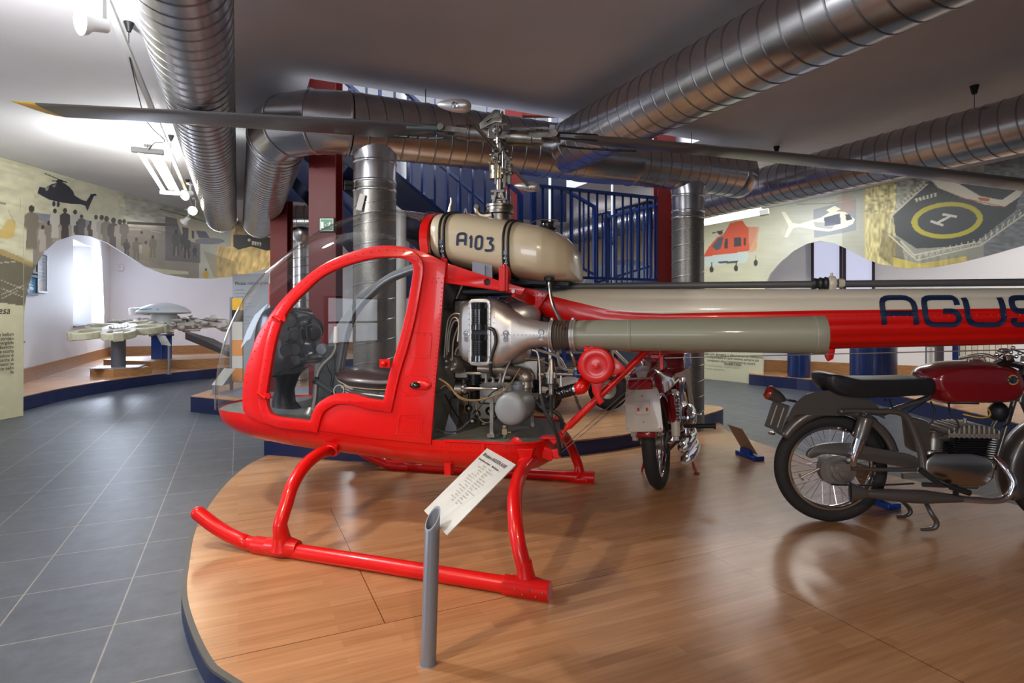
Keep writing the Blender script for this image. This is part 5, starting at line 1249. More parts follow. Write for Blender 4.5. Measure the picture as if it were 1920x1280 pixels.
# ---- rivets
mb = MB()
def riv(pts, l, sp, r=.0036):
    q = resample([Vector(p) for p in pts], max(2, int(sum((Vector(b)-Vector(a)).length for a, b in zip(pts[:-1], pts[1:]))/sp)))
    for v in q: mb.ball(Vector((v[0], l, v[1])), (r, r*.8, r), 6, 4)
dm = offset(DO, .036); riv(dm+dm[:1], -HW-.0245, .047)
riv(xz([(830, 540), (823, 620), (813, 740), (806, 815)], -HW), -HW-.0095, .022)
riv(xz([(800, 500), (785, 600), (762, 690), (744, 760)], -HW), -HW-.0095, .022) if False else None
riv(xz([(795, 520), (833, 522)], -HW), -HW-.0095, .02); riv(xz([(792, 526), (829, 530)], -HW), -HW-.0095, .02)
riv(xz([(462, 762), (462, 741), (466, 702), (476, 668), (488, 634), (506, 603), (524, 578), (551, 549), (581, 521), (617, 497), (662, 478), (702, 468), (736, 466)], -HW), -HW-.0095, .045)
riv(xz([(780, 503), (790, 640-60), (760, 690), (742, 775)], -HW), -HW-.0095, .03) if False else None
riv(xz([(604, 812), (700, 824), (808, 836)], -HW), -HW-.006, .02); 
riv(xz([(812, 836), (880, 838), (965, 836)], -HW), -HW-.003, .022)
riv(xz([(765, 640), (764, 628), (812, 628), (808, 666), (760, 664)], -HW), -HW-.0095, .03)
riv(xz([(754, 782), (792, 782), (787, 812), (748, 808), (754, 782)], -HW), -HW-.0095, .018)
riv(xz([(755, 712), (770, 703), (800, 705), (812, 718), (795, 740), (765, 742), (752, 725), (755, 712)], -HW), -HW-.0095, .018)
for x in (-1.15, -.62, -.18, .16):
    rg = hull_ring(x, .002)
    for v in rg[1:9]: mb.ball(v, (.0036, .0036, .0036), 6, 4)
for z0_ in (.15,): pass
for px in range(972, 1024, 9):
    for py in (546, 553, 560): 
        v = L(px, py+ (px-972)*.12, -.15)
        mb.ball(Vector((v.x, -.149, v.z)), .0042, 6, 4)
rv = mb.build('rivets', M['red'], hull); tag(rv, kind='stuff')
mb = MB()
for k in range(90):
    x = 1.0+.03*k; zt = interp(x, TXe, TTop); zb = interp(x, TXe, TBot); z = zt-(zt-zb)*.47; mb.ball((x, boom_l(x, z)-.0005, z), .0024, 5, 3)
rv = mb.build('rivets', M['red'], boom); tag(rv, kind='stuff')
# ================================================================== motorcycles and signs on the platform
class Fr:
    """vertical plane frame: x along the heading, y to the far side"""
    def __init__(s, o, ang): s.o = Vector(o); s.a = ang; s.c = cos(ang); s.s = sin(ang)
    def L(s, px, py, l=0):
        r = (px-960)/F; ox = s.o.x-s.s*l; oy = s.o.y+s.c*l
        x = (r*oy-ox)/(s.c-r*s.s); Y = oy+s.s*x
        return Vector((x, l, CAMZ-s.o.z+(HZ-py)/F*Y))
def wheel(par, c, R_, r, ax=(0, 1, 0), spokes=36, hub=.045, hw=.05, rimm='chrome', name='wheel', fat=1.):
    c = Vector(c); mb = MB(); mb.torus(c, ax, R_-r, r, 64, 14, fat); w = mb.build(name, M['tyre'], par)
    ax = Vector(ax).normalized()
    mb = MB(); ri = R_-2*r
    mb.lathe(c-ax*r*.62, ax, [(0, ri+.012), (0, ri), (r*.2, ri-.008), (r*.62, ri-.014), (r*1.04, ri-.008), (r*1.24, ri), (r*1.24, ri+.012)], 56, caps=False); mb.build('rim', M[rimm], w)
    if spokes:
        mb = MB(); u = Vector((0, 0, 1)); v = ax.cross(u)
        for k in range(spokes):
            a = 2*pi*k/spokes; b = a+(.42 if (k//2) % 2 else -.42); sd = 1 if k % 2 else -1
            p = c+(u*cos(b)+v*sin(b))*hub*.9+ax*hw*sd*.8; q = c+(u*cos(a)+v*sin(a))*(ri-.008); mb.tube([p, q], .0014, 5)
        mb.build('spokes', M['chrome'], w)
    mb = MB(); mb.lathe(c-ax*hw, ax, [(0, .01), (0, hub), (.01, hub+.005), (.02, hub*.8), (hw*2-.02, hub*.8), (hw*2-.01, hub+.005), (hw*2, hub), (hw*2, .01)], 28); mb.lathe(c-ax*(hw+.05), ax, [(0, 0), (0, .009), (2*hw+.1, .009), (2*hw+.1, 0)], 12); mb.build('hub', M['alu'], w)
    return w
def slab(mb, poly, l, half, rnd=.35, n=6):
    """outline in x-z inflated to a rounded body of given half width"""
    c = Vector((sum(p[0] for p in poly)/len(poly), sum(p[1] for p in poly)/len(poly))); rings = []
    for k in range(-n, n+1):
        t = k/n; y = half*sin(t*pi/2); s_ = 1-rnd*(1-cos(t*pi/2))
        rings.append([Vector((c.x+(p[0]-c.x)*s_, l+y, c.y+(p[1]-c.y)*s_)) for p in poly])
    mb.loft(rings); return mb
# ---------------- grey motorcycle seen from its side
B = Fr(PZ(1556, 977, .08), radians(-5))
BK = empty('motorcycle', B.o, B.a, 'grey and cherry red vintage motorcycle with long black seat standing side-on at right', 'motorcycle')
def bz(pts, l=0): return [(v.x, v.z) for v in [B.L(p[0], p[1], l) for p in pts]]
def spl(pts, l=0): return [tuple(p[:2]) for p in closed_spline([(*p, 0) for p in bz(pts, l)], 4)]
RC = Vector((0, 0, .314)); wheel(BK, RC, .314, .041, spokes=36, hub=.05, hw=.06, name='rear_wheel')
fcx = 1.27; wheel(BK, (fcx, 0, .305), .305, .037, name='front_wheel')
def fender(par, c, R_, a0, a1, hw, skirt, m, name):
    mb = MB(); rings = []
    for i in range(33):
        a = radians(a0+(a1-a0)*i/32); d = Vector((cos(a), 0, sin(a))); rr = []
        for y, dr in ((-hw, -skirt), (-hw, -.015), (-hw*.7, .006), (0, .014), (hw*.7, .006), (hw, -.015), (hw, -skirt)): rr.append(Vector(c)+d*(R_+dr)+Vector((0, y, 0)))
        rings.append(rr)
    mb.loft(rings, closed=False, caps=False); o = mb.build(name, m, par, ang=70)
    md = o.modifiers.new('s', 'SOLIDIFY'); md.thickness = .003; return o
rf = fender(BK, (0.01, 0, .33), .352, 8, 150, .072, .05, M['bikegrey'], 'rear_fender')
mb = MB()
for l in (-.074, .072):
    plate_xz(mb, spl([(1478, 790), (1480, 776), (1490, 758), (1507, 742), (1530, 734), (1565, 732), (1610, 740), (1640, 756), (1660, 785), (1640, 778), (1600, 778), (1566, 779), (1497, 777), (1487, 784)], l), [], l, .003, 0)
mb.build('fender_skirt', M['bikegrey'], rf)
fender(BK, (fcx, 0, .305), .335, 35, 205, .065, .08, M['bikegrey'], 'front_fender')
mb = MB(); slab(mb, [tuple(v) for v in rounded(bz([(1527, 700), (1532, 696), (1550, 696), (1572, 702), (1592, 706), (1660, 706), (1742, 704), (1748, 712), (1745, 737), (1690, 740), (1640, 743), (1590, 743), (1560, 739), (1540, 730), (1528, 716)]), .03, True)], 0, .125, .22); mb.build('seat', M['leather'], BK, ang=60)
TK = [(1728, 706), (1737, 692), (1762, 682), (1800, 677), (1855, 676), (1895, 682), (1915, 697), (1924, 718), (1918, 742), (1900, 754), (1870, 756), (1800, 757), (1768, 757), (1752, 750), (1744, 735), (1736, 730)]
mb = MB(); slab(mb, [tuple(v) for v in rounded(bz(TK, -.06), .05, True)], 0, .135, .30, 9); tnk = mb.build('fuel_tank', M['bikered'], BK, ang=60)
mb = MB(); slab(mb, bz([(1765, 715), (1790, 702), (1850, 702), (1880, 715), (1880, 740), (1850, 750), (1780, 750), (1765, 738)], -.13), 0, .128, .3, 5); mb.build('knee_recess', M['dred'], tnk, ang=60)
mb = MB(); c = B.L(1830, 674, -.02); mb.lathe(c+Vector((0, 0, -.02)), (0, 0, 1), [(0, .03), (.012, .036), (.02, .034), (.026, .02), (.027, 0)], 20); mb.beam(c+Vector((-.04, 0, .01)), c+Vector((.05, 0, .014)), .012, .006); mb.stube([c+Vector((-.05, 0, -.01)), c+Vector((-.03, 0, .018)), c+Vector((.03, 0, .02)), c+Vector((.055, 0, -.01))], .003, 6); mb.build('filler_cap', M['chrome'], tnk)
em = B.L(1900, 712, -.139); mb = MB(); 
def disc(mb, c, r, l, n=24, k=None):
    vs = [Vector((c.x+r*cos(2*pi*i/n)*(1 if not k else (1+k*(i % 2))), l, c.z+r*sin(2*pi*i/n)*(1 if not k else (1+k*(i % 2))))) for i in range(n)]; mb.add(vs, [tuple(range(n))])
disc(mb, em, .026, -.1375, 28, .12); e = mb.build('emblem_cog', M['yellow'], tnk, smooth=False)
mb = MB(); disc(mb, em, .021, -.1385); mb.build('emblem_disc', M['bluepaint'], e, smooth=False)
mb = MB(); f2 = lambda x, z: (x, -.1395, z)
mb.add([(em.x-.055, -.1388, em.z+.012), (em.x-.02, -.1388, em.z+.002), (em.x-.02, -.1388, em.z+.012)], [(0, 1, 2)]); mb.add([(em.x+.055, -.1388, em.z+.012), (em.x+.02, -.1388, em.z+.002), (em.x+.02, -.1388, em.z+.012)], [(0, 1, 2)])
glyph(mb, 'M', em.x-.03, em.z-.022, .034, .045, .0065, f2, slant=.3); glyph(mb, 'V', em.x-.002, em.z-.012, .028, .036, .0065, f2, slant=.2); mb.build('emblem_letters', M['chrome'], e, smooth=False)
# tail light and number plate
mb = MB(); a = B.L(1441, 735); b = B.L(1466, 747); mb.lathe(b, a-b, [(-.02, .012), (0, .026), (.03, .036), (.07, .042), (.078, .044)], 24); tl = mb.build('tail_lamp', M['bikegrey'], BK)
mb = MB(); mb.lathe(b, a-b, [(.076, .042), (.085, .042), (.098, .034), (.104, .0)], 24); mb.build('lens', M['amber'], tl)
mb = MB(); mb.beam(b+Vector((-.02, 0, 0)), B.L(1492, 752), .03, .012); mb.build('lamp_bracket', M['chrome'], tl)
mb = MB(); q = [B.L(1449, 752, -.06), B.L(1479, 757, -.06), B.L(1461, 812, -.06), B.L(1428, 799, -.06)]
ce = sum(q, Vector())/4; cen = B.L(1457, 780); R_ = Matrix.Rotation(radians(-19), 3, 'Y') @ Matrix.Rotation(radians(-56), 3, 'Z')
rt = Matrix.Rotation(radians(18), 3, 'Y') @ Matrix.Rotation(radians(30), 3, 'Z')
mb.box(cen, (.006, .125, .165), rot=rt); pl_ = mb.build('number_plate', M['bikegrey'], BK, bevel=.004)
mb = MB()
for y in (-.03, .02): mb.box(cen+rt @ Vector((-.005, y, .0)), (.003, .005, .12), rot=rt)
mb.build('plate_marks', M['creampaint'], pl_, smooth=False)
mb = MB(); mb.ball(B.L(1447, 812), (.02, .03, .01)); mb.beam(cen+Vector((.01, 0, .02)), B.L(1472, 790), .04, .01); mb.build('plate_stay', M['chrome'], pl_)
# frame
mb = MB()
for l in (-.10, .10):
    mb.stube([B.L(1578, 771, l), B.L(1600, 770, l), B.L(1640, 771, l), B.L(1682, 772, l), B.L(1702, 784, l), B.L(1716, 815, l), B.L(1728, 850, l), B.L(1732, 884, l)], [.013, .013, .015, .018, .02, .02, .022, .024], 10)
    mb.tube([B.L(1574, 876, l), B.L(1640, 880, l), B.L(1718, 880, l)], [.014, .012, .012], 10)
mb.tube([B.L(1655, 775, 0), B.L(1745, 744, 0), B.L(1800, 740, 0)], .016, 12); mb.tube([B.L(1903, 745, 0), B.L(1862, 880, 0)], .014, 12); mb.tube([B.L(1885, 760, .02), B.L(1842, 835, .02)], .012, 12)
mb.lathe(B.L(1925, 668), B.L(1912, 750)-B.L(1925, 668), [(0, .026), (.26, .026)], 16); mb.tube([B.L(1800, 745), B.L(1915, 700)], .02, 10)
mb.tube([B.L(1860, 878), B.L(1830, 912), B.L(1730, 908)], .014, 10); mb.ball(B.L(1578, 771, -.1), .016); mb.build('frame', M['bikegrey'], BK)
for l in (-.115, .115):
    mb = MB(); a = B.L(1625, 779, l); b = B.L(1597, 868, l); d = (b-a); n_ = d.length; mb.lathe(a, d, [(-.01, .012), (.01, .012), (.012, .036), (.02, .040), (n_*.48, .040), (n_*.49, .033)], 22); sh = mb.build('shock_absorber', M['bikegrey'], BK, ang=35)
    mb = MB(); mb.lathe(a, d, [(n_*.48, .033), (n_*.72, .031), (n_*.73, .022), (n_*.95, .021), (n_, .014)], 22); mb.lathe(a+Vector((0, -.02, 0)), (0, 1, 0), [(0, .017), (.04, .017)], 14); mb.lathe(b+Vector((0, -.02, 0)), (0, 1, 0), [(0, .017), (.04, .017)], 14); mb.build('chrome_body', M['chrome'], sh, ang=35)
mb = MB(); plate_xz(mb, spl([(1514, 852), (1524, 840), (1545, 833), (1570, 831), (1600, 833), (1650, 842), (1714, 856), (1716, 876), (1650, 866), (1600, 857), (1580, 853), (1560, 850), (1540, 850), (1522, 857)], -.09), [], -.085, .03, .004); mb.build('chain_guard', M['bikegrey'], BK)
mb = MB(); sc_ = Vector((.03, -.085, .314))
poly = [];
for i in range(88): a = 2*pi*i/88; rr = .078 if i % 2 else .072; poly.append((sc_.x+rr*cos(a), sc_.z+rr*sin(a)))
plate_xz(mb, poly, [], -.085, .006, 0); mb.lathe(sc_+Vector((0, -.004, 0)), (0, -1, 0), [(0, .062), (.012, .058), (.014, .03), (.03, .028), (.032, .0)], 24); mb.lathe(Vector((0, -.08, .314)), (0, 1, 0), [(0, .085), (.05, .088), (.055, .07)], 32); sp_ = mb.build('sprocket', M['alu'], BK)
mb = MB()
for k in range(60):
    t = k/59; p = B.L(1560, 908, -.085).lerp(B.L(1712, 906, -.085), t); mb.box(p+Vector((0, 0, -.006*sin(pi*t))), (.009, .010, .008))
mb.build('chain', M['black'], BK)
mb = MB(); mb.tube([B.L(1502, 895, -.06), B.L(1540, 876, -.06)], .006, 8); mb.beam(B.L(1498, 888, -.06), B.L(1506, 900, -.06), .006, .012); mb.lathe(B.L(1574, 881, -.15), (0, 1, 0), [(0, .012), (.04, .014)], 8); mb.box(B.L(1580, 876, -.13), (.08, .01, .04)); mb.ball(B.L(1592, 862, -.12), .02); mb.build('axle_fittings', M['alu'], BK)
# exhaust
mb = MB(); lm = -.17
mb.stube([B.L(1866, 858, lm+.08), B.L(1886, 878, lm+.03), B.L(1900, 905, lm), B.L(1890, 930, lm), B.L(1868, 938, lm), B.L(1830, 937, lm), B.L(1799, 935, lm)], .018, 14, 8); ex = mb.build('exhaust_pipe', M['chrome'], BK)
mb = MB(); a = B.L(1803, 935, lm); b = B.L(1625, 925, lm); n_ = (b-a).length; mb.lathe(a, b-a, [(0, .019), (.02, .02), (.18, .036), (.26, .038), (.28, .036), (n_-.12, .034), (n_, .02)], 24)
f0 = B.L(1628, 925, lm); r0 = [f0+Vector((0, .018*cos(t), .020*sin(t))) for t in [2*pi*k/16 for k in range(16)]]; f1 = B.L(1594, 922, lm); r1 = [f1+Vector((0, .022*cos(t), .058*sin(t))) for t in [2*pi*k/16 for k in range(16)]]; mb.loft([r0, r1], caps=False)
mb.build('silencer', M['bikegrey'], ex, ang=40)
# engine
mb = MB(); mb.add(*[(lambda vs, fs: ([(v.x, -.09+v.z, v.y) for v in vs], fs))(*plate_mesh([tuple(v) for v in rounded(bz([(1739, 862), (1755, 854), (1820, 853), (1850, 862), (1860, 880), (1852, 898), (1836, 908), (1775, 906), (1745, 894), (1737, 878)], -.11), .05, True)], [], .075, .016))][0]); eng = mb.build('engine_case', M['chrome'], BK, ang=40)
eng.data.materials[0] = mat('polished_alloy_case', (.5, .47, .44), .22, 1.)
mb = MB(); mb.box(B.L(1795, 872, 0), (.30, .16, .13)); mb.build('crankcase', M['fin'], BK, bevel=.02)
mb = MB()
for k in range(9): mb.box(B.L(1808, 819+k*4.2, 0), (.235-.004*k, .19, .006))
mb.box(B.L(1808, 836, 0), (.15, .14, .12)); mb.build('cylinder_fins', M['blackgloss'], BK, bevel=.001)
mb = MB(); c = B.L(1805, 812, 0)
for k in range(11):
    x = -.13+.026*k; h = .075*sqrt(max(.2, 1-(x/.17)**2)); mb.box(c+Vector((x, 0, h/2-.01)), (.010, .20, h))
mb.box(c+Vector((0, 0, .006)), (.27, .2, .022)); mb.box(c+Vector((.0, 0, .03)), (.2, .15, .03)); mb.lathe(c+Vector((.0, -.02, .06)), (0, 0, 1), [(0, .01), (.03, .009), (.032, 0)], 10); mb.build('cylinder_head', M['fin'], BK, bevel=.003)
mb = MB(); c = B.L(1748, 845, -.08); mb.lathe(c, (0.05, 0, 1), [(0, .02), (.01, .034), (.07, .034), (.08, .026), (.10, .02), (.11, .01)], 20); mb.tube([B.L(1752, 820, -.06), B.L(1785, 822, -.03)], .018, 10); mb.build('carburettor', M['alu'], BK)
mb = MB(); slab(mb, [tuple(v) for v in rounded(bz([(1700, 778), (1734, 786), (1737, 842), (1725, 848), (1708, 846)], -.06), .02, True)], -.05, .06, .12); mb.build('tool_box', M['bikegrey'], BK)
mb = MB(); mb.stube([B.L(1779, 757, -.05), B.L(1782, 775, -.08), B.L(1795, 790, -.1), B.L(1795, 805, -.1), B.L(1765, 812, -.08)], .005, 8); mb.stube([B.L(1745, 752, -.05), B.L(1752, 770, -.05), B.L(1748, 790, -.05), B.L(1735, 800, -.05)], .005, 8); mb.stube([B.L(1748, 745, 0), B.L(1700, 775, 0), B.L(1690, 782, 0)], .004, 6); mb.stube([B.L(1897, 760, -.02), B.L(1893, 790, -.03), B.L(1880, 800, -.02)], .006, 6)
mb.box(B.L(1795, 750, 0), (.17, .1, .03)); mb.ball(B.L(1872, 772, .03), (.05, .05, .06)); mb.ball(B.L(1660, 750, -.05), .008); mb.tube([B.L(1668, 748, -.06), B.L(1675, 768, -.06)], .005, 6); mb.build('cables', M['black'], BK)
mb = MB(); mb.stube([B.L(1805, 776, -.05), B.L(1840, 783, -.08), B.L(1857, 778, -.05), B.L(1852, 765, 0)], .004, 6); mb.build('ignition_lead', M['yellow'], BK)
mb = MB(); mb.tube([B.L(1732, 885, -.1), B.L(1775, 908, -.14), B.L(1795, 912, -.16)], .012, 10); mb.tube([B.L(1782, 912, -.24), B.L(1818, 924, -.24)], .016, 12); mb.box(B.L(1792, 928, -.17), (.02, .02, .04)); mb.beam(B.L(1725, 880, -.12), B.L(1758, 905, -.13), .02, .03); mb.build('foot_peg', M['black'], BK)
mb = MB(); mb.beam(B.L(1692, 892, -.11), B.L(1735, 890, -.11), .02, .03); mb.build('pivot_bracket', M['alu'], BK)
mb = MB(); a = -.17; mb.stube([B.L(1735, 940, -.12), B.L(1745, 960, a), B.L(1756, 978, a), B.L(1752, 989, a), B.L(1737, 992, a), B.L(1727, 992.5, a)], [.012, .012, .014, .013, .010, .008], 10); mb.stube([B.L(1690, 938, .08), B.L(1703, 950, .1), B.L(1707, 960, .1), B.L(1697, 967, .1), B.L(1682, 968, .1)], [.012, .012, .013, .010, .008], 10); mb.tube([B.L(1735, 940, -.12), B.L(1690, 938, .08)], .01, 8); mb.build('centre_stand', M['bikegrey'], BK)
# front end (fork, lamp, handlebar)
mb = MB()
for l in (-.085, .085):
    mb.tube([(fcx, l, .305), (fcx-.22, l, .86)], [.02, .024], 14)
mb.build('fork', M['bikegrey'], BK)
mb = MB(); hb = Vector((fcx-.26, 0, .93)); mb.stube([hb+Vector((-.10, -.32, .0)), hb+Vector((-.04, -.2, .03)), hb+Vector((0, -.08, .0)), hb+Vector((0, .08, 0)), hb+Vector((-.04, .2, .03)), hb+Vector((-.10, .32, .0))], .011, 10)
for s_ in (-1, 1): mb.tube([hb+Vector((-.06, s_*.24, .02)), hb+Vector((.03, s_*.3, -.01)), hb+Vector((.0, s_*.36, .0))], .005, 8)
mb.ball(B.L(1882, 657, -.12), (.035, .02, .014)); mb.lathe(B.L(1890, 668, -.1), (0, 0, 1), [(-.02, .02), (0, .03), (.01, .02)], 14)
for px, py in ((1868, 664), (1880, 672), (1895, 660), (1905, 668), (1899, 652), (1912, 662)): mb.ball(B.L(px, py, -.08), .012, 8, 6)
mb.tube([B.L(1872, 668, -.1), B.L(1900, 655, -.1), B.L(1920, 662, -.08)], .006, 8); hbo = mb.build('handlebar', M['chrome'], BK)
mb = MB(); mb.lathe((fcx-.12, 0, .84), (1, 0, .05), [(-.12, .02), (-.1, .06), (-.04, .085), (.03, .09), (.04, .085), (.045, 0)], 24); mb.stube([B.L(1862, 690, -.1), B.L(1885, 682, -.1), B.L(1915, 688, -.1)], .012, 8); mb.beam(B.L(1866, 684, -.05), B.L(1895, 672, -.05), .05, .03); mb.build('head_lamp', M['black'], BK)

# ---------------- cherry red motorcycle seen from behind
C_ = Fr(PZ(1238, 914, .08), radians(66)); lean = radians(5)
BR = empty('motorcycle', C_.o, C_.a, 'cherry red motorcycle with white number board seen from behind under the tail boom', 'motorcycle'); BR.rotation_euler = (-lean, 0, C_.a)
wheel(BR, (0, 0, .31), .31, .046, spokes=30, hub=.06, hw=.06, name='rear_wheel', fat=1.0)
wheel(BR, (1.28, 0, .30), .30, .042, spokes=30, hub=.05, hw=.05, name='front_wheel')
fender(BR, (0.0, 0, .32), .35, 10, 165, .065, .04, M['bikered'], 'rear_fender')
fender(BR, (1.28, 0, .31), .33, 30, 160, .055, .03, M['bikered'], 'front_fender')
rt = Matrix.Rotation(radians(8), 3, 'Y')
mb = MB(); vs, fs = plate_mesh([tuple(v) for v in rounded([(-.12, -.15), (.12, -.15), (.108, .10), (.085, .14), (-.085, .14), (-.108, .10)], .02, True)], [], .006, .002)
pc = Vector((-.33, 0, .60)); mb.add([pc+rt @ Vector((v.z, v.x, v.y)) for v in vs], fs); mb.box(pc+rt @ Vector((-.006, 0, .0)), (.012, .09, .085), rot=rt); nb = mb.build('number_board', M['creampaint'], BR, bevel=.002)
mb = MB()
for y, z in ((-.1, .08), (.1, .08), (-.105, -.13), (.105, -.13), (0, .075), (0, -.09)): mb.ball(pc+rt @ Vector((-.006, y, z)), .004, 6, 4)
for y in (-.028, .028): mb.box(pc+rt @ Vector((-.014, y, -.01)), (.004, .014, .022), rot=rt)
mb.build('board_screws', M['redmark'], nb)
mb = MB(); mb.box(pc+Vector((-.015, .0, .155)), (.05, .165, .07)); tl = mb.build('tail_lamp', M['redlens'], BR, bevel=.018)
mb = MB(); mb.box(pc+Vector((.016, 0, .155)), (.02, .175, .08)); mb.build('lamp_base', M['chrome'], tl, bevel=.015)
sec = lambda w, h, z0: [Vector((0, w*cos(a) if abs(cos(a)) > 1e-6 else 0, z0+h*sin(a)**.8 if sin(a) > 0 else z0)) for a in [pi*k/16 for k in range(17)]]
mb = MB(); rings = []
for x, w, h, z0 in ((-.28, .07, .05, .74), (-.27, .11, .13, .70), (-.22, .13, .18, .68), (-.10, .14, .15, .69), (.1, .14, .10, .70), (.3, .12, .10, .70), (.42, .09, .10, .71)):
    rings.append([Vector((x, 0, 0))+v for v in sec(w, h, z0)])
mb.loft(rings); mb.build('seat', M['bikered'], BR, ang=60)
mb = MB(); mb.loft([[Vector((r[0].x-.003, 0, 0))+Vector((0, v.y*1.0, v.z+.004)) for v in r[6:11]] for r in rings], closed=False, caps=False); mb.build('seat_stripe', M['creampaint'], BR)
mb = MB(); slab(mb, [tuple(v) for v in rounded([(.38, .74), (.42, .90), (.55, .97), (.85, .96), (.98, .86), (.95, .76), (.6, .72)], .06, True)], 0, .17, .35, 8); tk_ = mb.build('fuel_tank', M['bikered'], BR, ang=60)
mb = MB(); mb.box((.66, -.168, .83), (.3, .012, .12)); mb.box((.66, .168, .83), (.3, .012, .12)); mb.build('chrome_panels', M['chrome'], tk_, bevel=.005)
for s_ in (-1, 1):
    mb = MB(); a = Vector((.06, s_*.14, .66)); b = Vector((-.02, s_*.14, .34)); d = (b-a).normalized(); u = d.cross(Vector((0, 1, 0))); v = Vector((0, 1, 0))
    pts = []
    for i in range(9*14): t = i/14; pts.append(a+d*(.02+.022*t)+(u*cos(2*pi*t)+v*sin(2*pi*t))*.033)
    mb.tube(pts, .0055, 6); sh = mb.build('shock_spring', M['chrome'], BR)
    mb = MB(); mb.lathe(a, d, [(-.01, .02), (.01, .02), (.012, .014), (.2, .014), (.205, .03), (.31, .03), (.315, .02), (.34, .02)], 18); mb.build('shock_body', M['creampaint'], sh)
    for dz in ((0, -.085) if s_ < 0 else ()):
        mb = MB(); y = s_*(.19 if dz == 0 else .20); mb.stube([(-.18+.0, y, .30+dz), (-.10, y, .30+dz), (.05, y, .29+dz), (.3, y, .28+dz), (.6, y*.95, .27+dz), (.85, y*.6, .32+dz), (.8, y*.4, .55)], [.010, .034, .042, .042, .024, .02, .02], 14, 5)
        mb.build('silencer', M['chrome'], BR)
mb = MB(); 
for s_ in (-1, 1):
    mb.tube([(0, s_*.1, .31), (.5, s_*.1, .36)], .018, 8); mb.tube([(-.05, s_*.11, .68), (.45, s_*.11, .70), (.55, s_*.1, .38)], .014, 8)
mb.tube([(.45, 0, .74), (1.0, 0, .82), (.85, 0, .3), (.5, 0, .28)], .018, 8); mb.build('frame', M['bikered'], BR)
mb = MB(); mb.box((.62, 0, .40), (.32, .24, .2)); mb.box((.66, 0, .58), (.2, .2, .2)); mb.ball((.6, -.15, .40), (.14, .06, .10)); mb.ball((.6, .15, .40), (.14, .06, .10)); mb.build('engine', M['chrome'], BR, bevel=.02)
for s_ in (-1, 1):
    if s_ < 0: mb = MB(); mb.tube([(.38, s_*.14, .36), (.38, s_*.22, .36)], .014, 8); mb.lathe((.38, s_*.22, .36), (0, s_, 0), [(0, .018), (.13, .018), (.13, .024), (.145, .024)], 14); mb.build('foot_peg', M['black'], BR)
    mb = MB(); mb.tube([(1.28, s_*.09, .30), (1.02, s_*.09, .95)], .02, 12); mb.build('fork_leg', M['creampaint'], BR)
mb = MB(); mb.stube([(.82, -.34, 1.0), (.92, -.2, 1.03), (1.0, 0, .98), (.92, .2, 1.03), (.82, .34, 1.0)], .011, 10); mb.tube([(.45, -.2, .44), (.40, -.26, .44), (.30, -.28, .46)], .006, 8); mb.build('handlebar', M['chrome'], BR)
mb = MB(); mb.ball((1.1, 0, .88), (.09, .09, .09)); mb.build('head_lamp', M['bikered'], BR)
mb = MB(); mb.box((.1, -.13, .55), (.28, .05, .2)); mb.box((.1, .13, .55), (.28, .05, .2)); mb.build('side_cover', M['bikered'], BR, bevel=.03)
mb = MB(); mb.tube([(.42, -.12, .30), (.36, -.2, .02)], .010, 8); mb.box((.36, -.205, .012), (.05, .04, .012)); mb.tube([(.42, .12, .30), (.36, .2, .02)], .010, 8); mb.build('centre_stand', M['bikered'], BR)
mb = MB(); mb.beam((.0, -.09, .27), (.45, -.11, .27), .01, .02); mb.lathe((0, -.08, .31), (0, 1, 0), [(0, .08), (.01, .08)], 24); mb.build('chain', M['black'], BR)

# ---------------- near information post
pp = PZ(803, 1244, .08); pp = Vector((pp.x, pp.y, .08))
PST = empty('information_stand', pp, 0, 'grey slant-cut tube stand holding a long metal plaque in front of the helicopter skid', 'sign stand')
Yp = pp.y; top = P(811, 972, Yp)-pp; r_p = 14.5/F*Yp
mb = MB(); n_ = 36; t0 = Vector((0, 0, 0)); tl_ = Vector((top.x, 0, top.z)); rings = []
# slant cut rises to the right/back
def cut(a, rr): return tl_+Vector((rr*cos(a), rr*sin(a), rr*(.95*cos(a)+1.05*sin(a))))
o_ = [Vector((r_p*cos(2*pi*k/n_), r_p*sin(2*pi*k/n_), 0)) for k in range(n_)]; oc = [cut(2*pi*k/n_, r_p) for k in range(n_)]; ic = [cut(2*pi*k/n_, r_p*.82) for k in range(n_)]; ib = [Vector((tl_.x+r_p*.82*cos(2*pi*k/n_), r_p*.82*sin(2*pi*k/n_), tl_.z-.15)) for k in range(n_)]
mb.loft([o_, oc, ic, ib]); mb.build('post', M['greypost'], PST, ang=35)
mb = MB(); mb.lathe((0, 0, 0), (0, 0, 1), [(0, r_p+.004), (.004, r_p+.003), (.004, r_p)], 30, caps=False); mb.build('base_ring', M['greypost'], PST)
# plaque corners (sheet tilts away from the viewer)
A_ = P(795, 957, Yp*1.085); B_ = P(837.6, 1003, (Yp-.215)*1.085)
def plaque(par, A, Bc, Cc, t=.003, m='plaque'):
    """A lower-left, B lower-right, C top-right world corners; returns basis"""
    A = Vector(A)-par.location; Bc = Vector(Bc)-par.location; Cc = Vector(Cc)-par.location
    u = (Bc-A); v = (Cc-Bc); n = u.cross(v).normalized(); D = A+v; mb = MB()
    q = [A, Bc, Cc, D]; mb.add([p-n*t for p in q]+[p for p in q], [(3, 2, 1, 0), (4, 5, 6, 7), (0, 1, 5, 4), (1, 2, 6, 5), (2, 3, 7, 6), (3, 0, 4, 7)])
    return mb.build('plaque', M[m], par, smooth=False), A, u.normalized(), v.normalized(), n, u.length, v.length
C_2 = P(967, 870.5, (Yp-.12)*1.085)
pl, A0, u0, v0, n0, ul, vl = plaque(PST, A_, B_, C_2)
